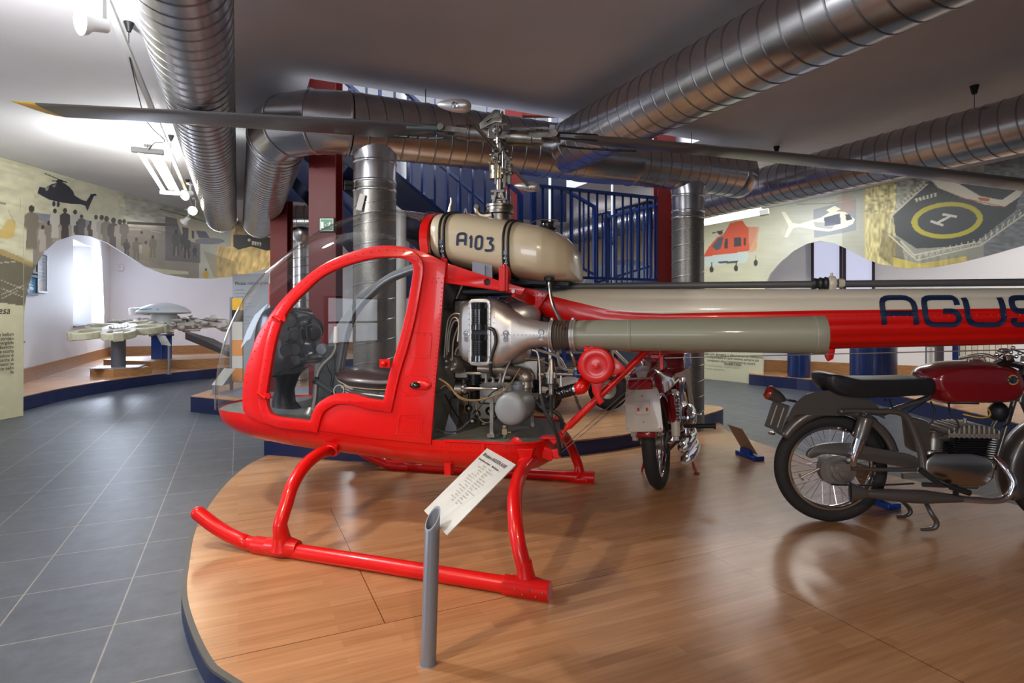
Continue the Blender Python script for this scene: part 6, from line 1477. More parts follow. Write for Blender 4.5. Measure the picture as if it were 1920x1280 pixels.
def onpl(mb, txt, x, y, size, A=None, u=None, v=None, n=None, **k):
    vs, fs = text_mesh(txt, size, extrude=0, **k); mb.add([A+u*(x+p.x)+v*(y+p.y)+n*.0012 for p in vs], fs)
# orthonormalise text axes
vv = (v0-u0*v0.dot(u0)).normalized()
kw = dict(A=A0, u=u0, v=vv, n=n0)
mb = MB(); onpl(mb, 'Elicottero AGUSTA A103', ul*.07, vl*.90, ul*.075, bold=.0005, shear=.2, **kw); onpl(mb, 'Caratteristiche principali', ul*.06, vl*.835, ul*.042, bold=.0003, **kw); onpl(mb, 'Main features', ul*.55, vl*.835, ul*.042, bold=.0003, **kw); mb.build('heading', M['ink'], pl, smooth=False)
random.seed(5); mb = MB()
L1 = ['motore', 'Agusta G.A.70', 'potenza', '85 hp', 'rotore 7,40 m', 'lunghezza 6,13 m', 'altezza 2,23 m', 'peso a vuoto', '340 kg', 'velocita massima', '150 km/h', 'autonomia', '450 km', 'primo volo', '1959']
for i, t in enumerate(L1):
    onpl(mb, t, ul*.45, vl*(.79-.036*i), ul*.038, align='RIGHT', **kw); onpl(mb, t, ul*.53, vl*(.79-.036*i), ul*.038, **kw)
mb.build('small_print', M['greyink'], pl, smooth=False)
# ---------------- wedge signs on the platform
def wedge(px, py, label):
    """printed sheet leaning back on a low blue foot, seen from behind and side"""
    base = PZ(px, py, .08); w = empty('tilted_sign', base, 0, label, 'sign', 'tilted tan signs with blue feet beside the motorcycles')
    q = [Vector(v) for v in ((.012, .0, .045), (-.035, .20, .045), (-.165, .185, .262), (-.125, -.02, .262))]; n = (q[1]-q[0]).cross(q[2]-q[0]).normalized()*.006
    mb = MB(); mb.add([v-n for v in q]+q, [(3, 2, 1, 0), (4, 5, 6, 7), (0, 1, 5, 4), (1, 2, 6, 5), (2, 3, 7, 6), (3, 0, 4, 7)]); mb.build('panel', M['tan'], w, smooth=False)
    mb = MB(); mb.box((-.02, .09, .0175), (.10, .26, .035), rz=.24); mb.box((-.04, .1, .045), (.05, .12, .06), rz=.24); mb.build('foot', M['blueplain'], w, bevel=.006)
    return w
wedge(1418, 862, 'small tan sign leaning on a blue foot between the two motorcycles')
wedge(1668, 952, 'small tan sign on a blue foot behind the grey motorcycle rear wheel')
# ================================================================== printed curved wall panels (murals)
def lin(c): return [(v/255/12.92 if v/255 <= .04045 else ((v/255+.055)/1.055)**2.4) for v in c]
class Paint:
    """colours of a printed picture, worked out per point of the curved sheet; surveyed in photo pixels"""
    def __init__(s, X, Y, base): s.X = X; s.Y = Y; s.c = np.tile(np.array(lin(base)), (len(X), 1))
    def put(s, m, col, a=1.):
        m = np.asarray(m, float)*a; s.c = s.c*(1-m[:, None])+np.array(lin(col))*m[:, None]
    def poly(s, pts, col, a=1.):
        x = s.X; y = s.Y; ins = np.zeros(len(x), bool); n = len(pts)
        for i in range(n):
            x1, y1 = pts[i]; x2, y2 = pts[(i+1) % n]
            if y1 == y2: continue
            c = ((y1 > y) != (y2 > y)) & (x < (x2-x1)*(y-y1)/(y2-y1)+x1); ins ^= c
        s.put(ins, col, a)
    def ell(s, cx, cy, rx, ry, col, a=1., rot=0, hole=0.):
        dx = s.X-cx; dy = s.Y-cy; c = cos(rot); k = sin(rot); u = (dx*c+dy*k)/rx; v = (-dx*k+dy*c)/ry; d = u*u+v*v
        s.put((d < 1) & (d >= hole), col, a)
    def line(s, x1, y1, x2, y2, w, col, a=1.):
        dx, dy = x2-x1, y2-y1; L2 = dx*dx+dy*dy; t = np.clip(((s.X-x1)*dx+(s.Y-y1)*dy)/L2, 0, 1)
        s.put(np.hypot(s.X-x1-t*dx, s.Y-y1-t*dy) < w/2, col, a)
    def noise(s, sx, sy, amp, seed=0, mask=None, rot=0.):
        rs = np.random.RandomState(seed); G = rs.rand(64, 64); c = cos(rot); k = sin(rot)
        u = (s.X*c+s.Y*k)/sx; v = (-s.X*k+s.Y*c)/sy; i = np.floor(u).astype(int); j = np.floor(v).astype(int); f = u-i; g = v-j; f = f*f*(3-2*f); g = g*g*(3-2*g)
        q = lambda a, b: G[a % 64, b % 64]
        r = (q(i, j)*(1-f)*(1-g)+q(i+1, j)*f*(1-g)+q(i, j+1)*(1-f)*g+q(i+1, j+1)*f*g)*2-1
        if mask is not None: r = r*mask
        s.c = np.clip(s.c*(1+amp*r[:, None]), 0, 1)
    def grad(s, x0, x1, col, a=1., axis='x'):
        q = s.X if axis == 'x' else s.Y; s.put(np.clip((q-x0)/(x1-x0), 0, 1), col, a)
    def man(s, x, y, h, col, legs=True, head=(60, 55, 50)):
        w = h*.16; s.ell(x, y+h*.08, w*.42, h*.085, head); s.poly([(x-w, y+h*.22), (x-w*.4, y+h*.16), (x+w*.4, y+h*.16), (x+w, y+h*.22), (x+w*1.1, y+h*.5), (x+w*.7, y+h*.56), (x+w*.8, y+h), (x-w*.8, y+h), (x-w*.7, y+h*.56), (x-w*1.1, y+h*.5)], col)
        if legs: s.poly([(x-w*.12, y+h*.62), (x+w*.12, y+h*.62), (x+w*.3, y+h), (x-w*.3, y+h)], (140, 130, 120), .8)
def mural(name, path, cut, paint, label, nc=1100, nrw=240):
    P_ = smoothpts([(*p, 0) for p in path], 12); Q = resample(P_, nc)
    X = np.array([v.x for v in Q]); Y = np.array([v.y for v in Q]); px = 960+F*X/Y
    py = np.interp(px, [c[0] for c in cut], [c[1] for c in cut]); zb = np.maximum(CAMZ+(HZ-py)/F*Y, .002)
    zb = np.where(py > 1500, .002, zb); T = np.linspace(0, 1, nrw)
    Z = zb[:, None]+(CZ-.004-zb[:, None])*T[None, :]
    XX = np.repeat(X, nrw); YY = np.repeat(Y, nrw); ZZ = Z.ravel(); PX = np.repeat(px, nrw); PY = HZ-(ZZ-CAMZ)*F/YY
    pt = paint(PX, PY)
    idx = np.arange(nc*nrw).reshape(nc, nrw); f = np.stack([idx[:-1, :-1], idx[1:, :-1], idx[1:, 1:], idx[:-1, 1:]], -1).reshape(-1, 4)
    me = bpy.data.meshes.new(name); me.from_pydata(np.stack([XX, YY, ZZ], 1).tolist(), [], f.tolist())
    ca = me.color_attributes.new('Col', 'FLOAT_COLOR', 'POINT'); ca.data.foreach_set('color', np.concatenate([pt.c, np.ones((len(XX), 1))], 1).astype(np.float32).ravel())
    me.materials.append(MURAL); me.materials.append(M['white']); me.update()
    o = bpy.data.objects.new(name, me); COL.objects.link(o); md = o.modifiers.new('thickness', 'SOLIDIFY'); md.thickness = .03; md.offset = 0; md.material_offset_rim = 1; md.material_offset = 1
    return tag(o, label, 'mural')
MURAL = vcol_mat('printed_mural', .45)
FL = 3000
cutL = [(-900, FL), (41.5, FL), (42, 640), (43, 590), (48, 548), (60, 508), (80, 473), (105, 451), (140, 440), (170, 443), (200, 455), (235, 477), (270, 499), (310, 514), (350, 521), (395, 522.5), (440, 518), (480, 509), (520, 497), (560, 485), (640, 465)]
def paintL(x, y):
    p = Paint(x, y, (192, 188, 160)); p.grad(60, 300, (178, 176, 158)); m = (x < 130).astype(float)
    p.noise(34, 5, .16, 1, m, .25); p.noise(9, 7, .06, 2); p.noise(40, 18, .12, 3, ((y < 400) & (x > 60) & (x < 340)).astype(float))
    p.poly([(62, 398), (120, 406), (180, 416), (240, 424), (330, 436), (330, 448), (180, 436), (62, 412)], (100, 105, 130), .8)
    p.poly([(230, 360), (290, 372), (360, 395), (372, 440), (300, 424), (235, 405)], (158, 158, 148), .8); p.noise(10, 4, .25, 5, ((x > 220) & (x < 372) & (y < 425)).astype(float), .2)
    deck = [(60, 414), (180, 424), (240, 428), (372, 438), (372, 540), (60, 540)]; p.poly(deck, (138, 129, 118)); p.poly([(236, 415), (340, 420), (340, 425), (236, 420)], (70, 66, 62))
    p.poly([(240, 424), (340, 427), (340, 432), (240, 430)], (160, 150, 135), .7)
    p.poly([(70, 425), (140, 425), (215, 432), (215, 470), (70, 450)], (165, 150, 135), .55)
    # lower left carrier deck
    p.poly([(-400, 470), (0, 470), (30, 478), (70, 500), (70, 575), (44, 574), (0, 568), (-400, 560)], (104, 98, 80)); p.poly([(-400, 462), (0, 466), (60, 492), (60, 500), (0, 478), (-400, 470)], (160, 140, 90))
    for q in ((0, 552, 60, 528), (0, 525, 50, 545), (0, 540, 50, 560), (-100, 500, 30, 490), (0, 560, 30, 545)): p.line(*q, 1.4, (190, 185, 165), .8)
    lo = [(-400, 562), (0, 567), (44, 574), (60, 580), (60, 1500), (-400, 1500)]; p.poly(lo, (196, 190, 158)); p.grad(690, 790, (176, 168, 130), .35, 'y') if False else None
    p.noise(12, 9, .05, 8)
    # faint yellow helicopter at far left
    p.poly([(-30, 425), (0, 430), (12, 412), (22, 410), (28, 420), (24, 445), (10, 448), (-30, 440)], (190, 160, 70), .75); p.line(14, 395, 26, 418, 2, (120, 115, 100), .5); p.line(36, 372, 36, 395, 2, (140, 135, 120), .5); p.line(-20, 378, 8, 382, 3, (70, 70, 70), .7)
    # sky picture block and dark helicopter
    p.poly([(62, 328), (182, 365), (182, 402), (62, 396)], (186, 182, 160), .45); p.noise(16, 8, .16, 9, ((x > 62) & (x < 182) & (y > 330) & (y < 402)).astype(float))
    H = (48, 48, 56)
    p.poly([(68, 362), (72, 350), (82, 352), (95, 345), (108, 342), (118, 343), (128, 350), (135, 358), (138, 366), (150, 374), (160, 377), (168, 365), (166, 364), (178, 363), (180, 366), (174, 368), (168, 382), (162, 396), (158, 386), (150, 383), (130, 382), (105, 378), (90, 374), (78, 368)], H)
    p.poly([(82, 352), (90, 349), (88, 357), (84, 358)], (150, 150, 140), .8); p.poly([(95, 348), (104, 345), (100, 352)], (130, 130, 125), .8); p.ell(110, 340, 7, 4, H); p.line(82, 325, 124, 343, 1.5, H); p.line(96, 339, 122, 340, 1.5, H)
    p.ell(99, 382, 3, 5, H); p.ell(107, 383, 3, 5, H)
    for i, (xx, yy, h, cc) in enumerate(((57, 385, 82, (120, 110, 98)), (78, 422, 50, (170, 160, 150)), (90, 414, 50, (130, 120, 110)), (101, 391, 55, (180, 175, 165)), (120, 390, 58, (62, 55, 55)), (139, 393, 55, (170, 168, 162)), (143, 415, 40, (70, 62, 60)), (151, 402, 45, (85, 80, 85)), (168, 414, 36, (75, 68, 66)), (178, 403, 52, (190, 184, 172)), (189, 403, 60, (165, 158, 148)), (198, 405, 65, (125, 115, 105)), (211, 408, 66, (80, 70, 64)), (223, 411, 62, (150, 142, 132)), (231, 411, 50, (110, 100, 92)))):
        p.man(xx, yy, h, cc, False)
    for xx, yy, h, cc in ((236, 448, 34, (60, 55, 55)), (254, 445, 44, (105, 100, 85)), (264, 433, 34, (130, 125, 105)), (272, 451, 42, (150, 140, 115)), (285, 441, 42, (110, 104, 88)), (262, 455, 20, (180, 170, 150))): p.man(xx, yy, h, cc)
    p.line(242, 430, 262, 430, 3, (175, 165, 145), .8); p.line(280, 432, 300, 436, 2, (175, 165, 145), .8)
    # right hand pictures
    p.poly([(308, 405), (374, 420), (374, 493), (308, 488)], (98, 88, 92), .85); p.poly([(255, 498), (300, 504), (352, 509), (352, 514), (300, 514), (262, 508)], (185, 178, 150))
    hb = (188, 176, 150); p.poly([(328, 400), (345, 403), (372, 414), (392, 428), (405, 440), (425, 462), (400, 462), (380, 458), (352, 452), (340, 440), (332, 420)], hb); p.poly([(366, 432), (385, 434), (392, 446), (372, 446)], (70, 75, 85)); p.poly([(358, 432), (363, 433), (363, 448), (358, 446)], (60, 62, 66)); p.poly([(340, 425), (352, 428), (352, 448), (342, 444)], (70, 62, 58)); p.ell(392, 452, 28, 6, (110, 112, 125), .9)
    p.line(300, 392, 400, 420, 2, (90, 85, 75), .8)
    for xx, yy, h, cc in ((329, 430, 50, (80, 74, 68)), (342, 438, 32, (62, 56, 52)), (349, 442, 42, (58, 52, 50)), (364, 460, 24, (50, 45, 45))): p.man(xx, yy, h, cc)
    q = ((x > 432) | ((x > 405) & (y > 462))).astype(float); p.put(q, (205, 172, 105), .95); p.noise(7, 9, .3, 11, q); p.noise(3, 12, .25, 12, q, .3)
    p.poly([(440, 405), (530, 400), (530, 445), (470, 440), (440, 452)], (120, 100, 60), .8); p.noise(5, 4, .5, 14, ((x > 436) & (y < 450)).astype(float))
    p.poly([(436, 440), (470, 441), (520, 447), (524, 464), (500, 470), (470, 462), (446, 468), (436, 462)], (52, 48, 38)); p.poly([(516, 458), (526, 459), (526, 466), (516, 465)], (210, 90, 40))
    p.ell(466, 450, 2.6, 2.6, (220, 210, 190)); p.ell(466, 450, 1.2, 1.2, (170, 40, 30))
    p.poly([(380, 470), (440, 490), (445, 520), (400, 520)], (140, 122, 85), .5); p.man(385, 503, 30, (190, 150, 60), False)
    for i, ch in enumerate('MARINA'):
        p.line(472+i*3, 452.5+i*.4, 472+i*3, 458.5+i*.4, 1.2, (215, 205, 180)); p.line(472+i*3, (455 if i % 2 else 453)+i*.4, 474+i*3, (455 if i % 2 else 453)+i*.4, 1, (215, 205, 180))
    p.poly([(230, 440), (308, 450), (308, 500), (235, 478)], (110, 102, 92), .25)
    return p
MU = mural('curved_mural', [(-6.75, 3.6), (-6.5, 5.8), (-6.24, 7.24), (-6.13, 9), (-5.95, 11), (-5.2, 13.4), (-4.4, 14.6)], cutL, paintL, 'curved wall panel at left printed with a dark helicopter over a crowd, wave-cut lower edge')
def text_on(par, txt, pos, size, u, v=Vector((0, 0, 1)), m='ink', name='lettering', **k):
    n = u.cross(v).normalized(); vs, fs = text_mesh(txt, size, extrude=0, **k); mb = MB(); mb.add([Vector(pos)+u*p.x+v*p.y+n*.002 for p in vs], fs); return mb.build(name, M[m], par, smooth=False)
u = Vector((.036, .145, 0)).normalized(); n_l = u.cross(Vector((0, 0, 1)))
def lt(txt, px, py, size, **k):
    Y = 7.24+((px-0)/41)*.1; b = P(px, py, 0+7.35); 
    return text_on(MU, txt, P(px, py, 7.22+.0)+n_l*.03+Vector((0, 0, 0)), size, (P(45, py, 7.62)-P(0, py, 7.24)).normalized(), **k)
lt('Difesa', 18, 588, .17, shear=.3, align='RIGHT') if False else None
ud = Vector((.28, .96, 0)).normalized()
PD = [(-6.2, 7.48)]
def lt2(txt, py, size, px=22, **k):
    base = P(px, py, 7.40)+Vector((.075, -.06, 0)); return text_on(MU, txt, base, size, Vector((.0905, .9959, 0)), align='RIGHT', **k)
lt2('Difesa', 588, .125, 15, shear=.25)
for i, t in enumerate(('', '', 'ro bellum', 'e al servizio', 'ommergibile', 'i, dell Esercito', 'azione e scorta', 'er missioni di', 'n capacita di', 'nissioni ne', 'cio nello', 'lla')):
    if t: lt2(t, 613+7.8*i, .056, bold=.001, name='small_print')
# ================================================================== left alcove exhibits
def obj_empty(name, p, label, cat, group=None, rz=0): return empty(name, p, rz, label, cat, group)
z0 = .19
mb = MB(); mb.prism([(-6.93, 10.32), (-6.58, 10.86), (-7.15, 11.25), (-7.55, 10.62)], z0, z0+.14); tag(mb.build('display_plinth', M['woodbox'], smooth=False), 'small wooden plinth under the grey post in the left alcove', 'plinth')
mb = MB(); mb.prism([(-7.22, 11.85), (-5.9, 13.1), (-6.9, 14.2), (-8.6, 13.1), (-8.5, 12.35)], z0, z0+.16); tag(mb.build('display_plinth', M['woodbox'], smooth=False), 'large wooden plinth under the domed rotor head in the left alcove', 'plinth')
c = P(222, 640, 10.75); c.z = z0+.14
S1 = obj_empty('rotor_hub_display', c, 'olive composite star-shaped rotor hub on a dark grey post in the alcove', 'rotor hub')
mb = MB(); mb.box((0, 0, .008), (.75, .62, .015), rz=.4); mb.build('base_plate', M['greypost'], S1)
mb = MB(); mb.tube([(0, 0, .01), (0, 0, .62)], .115, 24); mb.build('post', mat('dark_grey_post', (.09, .09, .10), .45), S1)
mb = MB(); rt8 = [Vector((.30*cos(a+.3), .30*sin(a+.3), 0)) for a in [2*pi*k/8 for k in range(8)]]
tl8 = Matrix.Rotation(.05, 3, 'X')
mb.loft([[tl8 @ v+Vector((.03, 0, .60)) for v in rt8], [tl8 @ v+Vector((.03, 0, .74)) for v in rt8]]); mb.build('hub_block', M['silver'], S1, bevel=.01)
mb = MB(); mb.lathe((.03, 0, .735), (0, 0, 1), [(0, .16), (.008, .16), (.009, .14), (.001, .135)], 28)
for k in range(16): mb.ball((.03+.15*cos(k*pi/8), .15*sin(k*pi/8), .75), .009, 6, 4)
mb.build('hub_ring', M['steel'], S1)
for k in range(5):
    a = 2*pi*k/5+2.75; d = Vector((cos(a), sin(a), 0)); q = Vector((-d.y, d.x, 0)); mb = MB()
    cc = Vector((.03, 0, .67))+d*.46; pts = [cc+d*(.25*cos(t))+q*(.22*sin(t)) for t in [2*pi*i/28 for i in range(28)]]
    pts = [v+Vector((0, 0, .0)) for v in pts]; rr = MB()
    vs = []; fs = []
    for i, p_ in enumerate(pts):
        o_ = (p_-cc).normalized()
        for du, dv in ((-.045, -.06), (.045, -.06), (.045, .06), (-.045, .06)): vs.append(p_+o_*du+Vector((0, 0, dv)))
    for i in range(28):
        j = (i+1) % 28
        for m_ in range(4): fs.append((i*4+m_, j*4+m_, j*4+(m_+1) % 4, i*4+(m_+1) % 4))
    mb.add(vs, fs); mb.box(cc+d*.24, (.16, .16, .15), rz=a); mb.build('hub_arm', M['rotorolive'], S1, bevel=.012)
Tm = Matrix.Translation((0, 0, .62)) @ Matrix.Rotation(radians(9), 4, 'X') @ Matrix.Translation((0, 0, -.62))
for o_ in S1.children:
    if o_.name.split('.')[0] in ('hub_block', 'hub_ring', 'hub_arm'): o_.data.transform(Tm)
c = P(303, 660, 12.6); c.z = z0+.16
S2_ = obj_empty('rotor_head_display', c, 'large beige helicopter rotor head with a pale dome on a bright blue stand', 'rotor head')
mb = MB()
for k in range(4): a = pi*k/2+.5; mb.box((.09*cos(a), .09*sin(a), .25), (.20, .03, .5), rz=a)
mb.box((0, 0, .5), (.34, .34, .04)); mb.box((-.22, -.1, .62), (.30, .05, .05)); mb.build('stand', M['blueplain'], S2_)
mb = MB(); mb.lathe((.05, 0, 1.0), (0, 0, 1), [(-.30, .24), (-.05, .25), (-.05, .30), (-.04, .50), (-.02, .52), (.02, .49), (.09, .40), (.15, .25), (.18, .1), (.185, 0)], 40); dm_ = mb.build('hub_dome', mat('pale_dome', (.5, .52, .5), .35), S2_, ang=50)
mb = MB()
for i in range(4): mb.box((-.04+.03*i, -.46+.0*i, 1.035+.0*i), (.02, .004, .05), rot=Matrix.Rotation(.4, 3, 'Y'))
mb.box((-.15, -.45, 1.045), (.18, .004, .016)); mb.box((.14, -.455, 1.035), (.16, .004, .012)); mb.build('dome_mark', M['picblue'], dm_)
mb = MB(); mb.lathe((-.62, .35, .92), (0, 0, 1), [(0, .25), (.14, .26), (.16, .24), (.17, 0)], 24); mb.build('white_drum', M['lampwhite'], S2_)
random.seed(11)
for k in range(5):
    a = 2*pi*k/5+.15; d = Vector((cos(a), sin(a), 0)); q = Vector((-d.y, d.x, 0)); mb = MB(); o0 = Vector((.05, 0, .72-.02*k))
    for i in range(26):
        t = .22+.041*i; p_ = o0+d*t+q*random.uniform(-.20, .20)+Vector((0, 0, random.uniform(-.13, .15)))
        if random.random() < .45: mb.ball(p_, (random.uniform(.05, .12), random.uniform(.05, .10), random.uniform(.03, .08)), 10, 6)
        elif random.random() < .5: mb.tube([p_-d*.1, p_+d*.1+q*random.uniform(-.04, .04)], random.uniform(.015, .035), 8)
        else: mb.lathe(p_, Vector((random.uniform(-.5, .5), random.uniform(-.5, .5), 1)), [(-.03, .03), (.03, .03), (.03, .045), (.045, .045)], 10)
    mb.tube([o0+d*.15, o0+d*.6, o0+d*1.25], [.09, .08, .05], 10); mb.beam(o0+d*.3+q*.09, o0+d*1.3+q*.05, .03, .05); mb.beam(o0+d*.3-q*.09, o0+d*1.3-q*.05, .03, .05)
    mb.lathe(o0+d*1.22-q*.09, q, [(0, .06), (.18, .06)], 12); hb_ = mb.build('blade_arm', M['rotorbeige'], S2_, ang=35)
    mb = MB(); mb.stube([o0+d*.3+Vector((0, 0, .1)), o0+d*.6+q*.08+Vector((0, 0, .12)), o0+d*.9-q*.03+Vector((0, 0, .08)), o0+d*1.2+Vector((0, 0, .05))], .01, 6); mb.ball(o0+d*.5-q*.1+Vector((0, 0, .09)), .03, 8, 6); mb.ball(o0+d*1.0+q*.08+Vector((0, 0, .06)), .03, 8, 6); mb.build('black_fittings', M['black'], hb_)
mb = MB(); a_ = Vector(P(352, 629, 12.2))-c; b_ = Vector(P(436, 664, 12.0))-c; mb.loft([[a_+Vector((0, y, z)) for y, z in ((-.1, -.07), (.1, -.07), (.1, .07), (-.1, .07))], [a_.lerp(b_, .5)+Vector((0, y, z)) for y, z in ((-.16, -.05), (.16, -.05), (.16, .12), (-.16, .09))], [b_+Vector((0, y, z)) for y, z in ((-.18, -.04), (.18, -.04), (.18, .06), (-.18, .06))]]); mb.build('blade_stub', M['blade'], S2_, bevel=.01)
def sign_stand(base, h, corners, label, r=.022, text=None):
    s = empty('information_stand', base, 0, label, 'sign stand'); mb = MB(); mb.tube([(0, 0, 0), (0, 0, h)], r, 14); mb.lathe((0, 0, 0), (0, 0, 1), [(0, r*2), (.006, r*2), (.006, r)], 16); mb.build('post', M['greypost'], s)
    pl, A, u, v, n, ul, vl = plaque(s, *corners); kw = dict(A=A, u=u, v=(v-u*v.dot(u)).normalized(), n=n); mb = MB()
    onpl(mb, text or 'Rotore', ul*.08, vl*.86, ul*.13, bold=.0005, **kw)
    for i in range(9): onpl(mb, 'testo e note tecniche', ul*.1, vl*(.76-.07*i), ul*.06, **kw)
    mb.build('print', M['greyink'], pl, smooth=False); return s
b_ = P(317, 695.5, 10.9); b_.z = z0; tp = P(318, 648, 10.9); sign_stand(b_, tp.z-z0, (P(303, 646, 10.95), P(321, 648, 10.85), P(310, 629, 11.2)), 'slim grey stand with slanted plaque before the domed rotor head', text='Mozzo')
b_ = P(403, 738, 7.95); b_.z = .211; tp = P(403, 720, 7.95); sign_stand(b_, tp.z-.211-.01, (P(397, 721, 7.98), P(417, 723, 7.85), P(440, 691, 8.25)), 'short grey stand with slanted plaque on the platform corner near the helicopter nose', .03, 'Elica')
# grey mat and striped upright blade on the platform
mb = MB(); mb.prism([(-4.05, 8.1), (-3.5, 7.62), (-2.6, 7.8), (-2.2, 8.6), (-3.9, 8.9)], .2115, .217); tag(mb.build('floor_mat', M['greypost'], smooth=False), 'thin grey mat lying on the navy-sided platform beyond the nose', 'mat')
def upr(px, Y): v = P(px, 600, Y); v.z = .211; return v
sb = upr(434, 8.5); SBl = empty('striped_board', sb, 0, 'upright rotor blade section with yellow, black, white and orange bands on a grey post', 'blade display')
mb = MB(); mb.box((0, 0, .66), (.03, .05, 1.32)); mb.build('post', M['greypost'], SBl)
yb = [559, 581, 603, 637, 667, 690, 715]
for i, m_ in enumerate(('yellow', 'black', 'paleboard', 'orange', 'paleboard', 'orange')):
    za = P(434, yb[i], 8.5).z-.211; zb = P(434, yb[i+1], 8.5).z-.211; mb = MB(); mb.box((.09, 0, (za+zb)/2), (.15, .03, za-zb-.001)); mb.build('band', M[m_], SBl, smooth=False)
p_ = upr(507, 8.3); p_.z = .217; PO = empty('striped_pole', p_, 0, 'red and white banded pole standing beyond the helicopter nose', 'pole')
for i in range(6): mb = MB(); mb.tube([(0, 0, .3*i), (0, 0, .3*i+.3)], [.022, .022] if i < 5 else [.022, .006], 12); mb.build('band', M['redmark' if i % 2 == 0 else 'creampaint'], PO)
mb = MB(); mb.tube([(0, 0, 0), (0, 0, .02)], .06, 16); mb.build('foot', M['black'], PO)
# text panel
a = P(437, 600, 11.6); b = P(536, 600, 11.3); TPn = empty('text_panel', (a.x, a.y, 0), 0, 'pale grey free-standing panel headed Mozzo rotore principale', 'panel')
d = Vector((b.x-a.x, b.y-a.y, 0)); ln = d.length; d.normalize(); hh = P(437, 514, 11.6).z; mb = MB(); mb.box(d*ln/2+Vector((0, 0, hh/2)), (ln, .03, hh), rz=atan2(d.y, d.x)); mb.build('board', mat('pale_grey_board', (.42, .44, .45), .5), TPn, smooth=False)
fr_ = Vector((d.y, -d.x, 0))*.016
def tx(t, x, z, s, m='ink', **k): return text_on(TPn, t, fr_+d*x+Vector((0, 0, z)), s, d, m=m, **k)
tx('Mozzo rotore principale', .06, hh-.21, .095)
for i in range(11):
    if i not in (3, 7): tx('caratteristiche del mozzo del rotore'[:16+(i*7) % 19], .06, hh-.32-.065*i, .036, 'greyink', name='small_print')
# picture frames on the alcove wall
def wp(px, py, off=.0):
    r = (px-960)/F; Y = (LQ+off)/(.908*r+.419); return P(px, py, Y)
for (x1, y1, x2, y2, fm, pm, lab) in ((69, 473, 87, 549, 'greypost', 'paleboard', 'tall white framed poster on the alcove wall'), (58, 478, 69, 513, 'black', 'paleboard', 'small dark framed print above the blue framed picture'), (48, 515, 69, 553, 'black', 'picblue', 'blue framed picture of an aircraft low on the alcove wall')):
    a = wp(x1, y1+4, .03); b = wp(x2, y2, .03); zt = wp((x1+x2)/2, y1, .03).z; zb = wp((x1+x2)/2, y2, .03).z; d = Vector((b.x-a.x, b.y-a.y, 0)); ln = d.length; c = (a+b)/2
    f_ = empty('framed_picture', (c.x, c.y, (zt+zb)/2), atan2(d.y, d.x), lab, 'picture', 'framed pictures on the alcove wall'); H_ = zt-zb
    mb = MB(); w_ = .035
    for (cx, cz, sx, sz) in ((0, H_/2-w_/2, ln, w_), (0, -H_/2+w_/2, ln, w_), (-ln/2+w_/2, 0, w_, H_), (ln/2-w_/2, 0, w_, H_)): mb.box((cx, 0, cz), (sx, .04, sz))
    mb.build('frame', M[fm], f_, smooth=False); mb = MB(); mb.box((0, .008, 0), (ln-.04, .012, H_-.04)); pc = mb.build('print', M[pm], f_, smooth=False)
    mb = MB()
    if pm == 'picblue': mb.ball((0, 0, -.06), (ln*.22, .003, .03), 16, 8); mb.box((0, 0, 0), (ln*.4, .002, .01)); mb.build('aircraft_image', M['lampwhite'], pc)
    else:
        for i in range(7): mb.box((0, .0, H_*(.36-.09*i)), (ln*.55, .002, H_*.025))
        mb.build('printed_lines', M['picblue'], pc, smooth=False)
v = R(LQ+.25, 18.95, 2.55); mb = MB(); mb.box(v, (.12, .06, .18), rz=atan2(E2.y, E2.x)); mb.ball(v+Vector((0, -.03, 0)), .03); tag(mb.build('motion_sensor', M['lampwhite'], bevel=.01), 'small white sensor box high on the alcove wall right of the window', 'sensor')
v = R(LQ+.03, 17.6, .9); mb = MB(); mb.box(v, (.02, .09, .18), rz=atan2(-E1.x, E1.y)); tag(mb.build('wall_socket', M['greypost'], bevel=.003), 'small dark socket low on the alcove wall', 'socket')
# ================================================================== lamps on the left
TQ = -.652
TR = empty('light_track', R(TQ, 4, 3.0), 0, 'long pale light track hanging beside the leftmost duct', 'light track')
mb = MB(); mb.beam(inv(TR, R(TQ, -1, 3.0)), inv(TR, R(TQ, 10.8, 3.0)), .036, .034); mb.build('rail', M['trackwhite'], TR)
for p in (3.3, 4.6, 7.3, 9.6):
    b_ = inv(TR, R(TQ, p, 3.0)); mb = MB(); mb.tube([b_, b_+Vector((0, 0, CZ-3.0))], .003, 5); mb.build('suspension_wire', M['black'], TR); mb = MB(); mb.lathe(b_+Vector((0, 0, CZ-3.0-.06)), (0, 0, 1), [(0, .012), (.06, .032)], 14); mb.build('ceiling_cup', M['black'], TR)
def spotlamp(pos, aim, label, r=.05, ln=.12, m='glow', power=None, colr=(1, .9, .75), ang=90):
    pos = Vector(pos); aim = Vector(aim).normalized(); s = empty('spot_lamp', pos, 0, label, 'spotlight', 'spotlights on the track')
    mb = MB(); mb.lathe(-aim*ln, aim, [(0, .02), (.005, r*.55), (ln*.6, r*.62), (ln*.8, r), (ln, r*1.05), (ln, r*.98), (ln-.012, r*.9)], 24, caps=False); mb.lathe(-aim*ln, aim, [(0, 0), (0, .02)], 12, caps=False); mb.build('housing', M['lampwhite'], s)
    mb = MB(); mb.lathe(-aim*.012, aim, [(0, r*.92), (.001, 0)], 24); mb.build('lens', M[m], s)
    mb = MB(); tz = 3.0-pos.z-.017; mb.beam(-aim*ln*.7+Vector((.0, .03, 0)), Vector((-aim.x*ln*.7, -aim.y*ln*.7+.03, tz)), .012, .03); mb.box((-aim.x*ln*.7, -aim.y*ln*.7, tz-.01), (.04, .09, .02)); mb.build('bracket', M['trackwhite'], s)
    if power: spot('spot_lamp_light', pos+aim*.02, pos+aim*2, power, ang, .5, colr, .04)
    return s
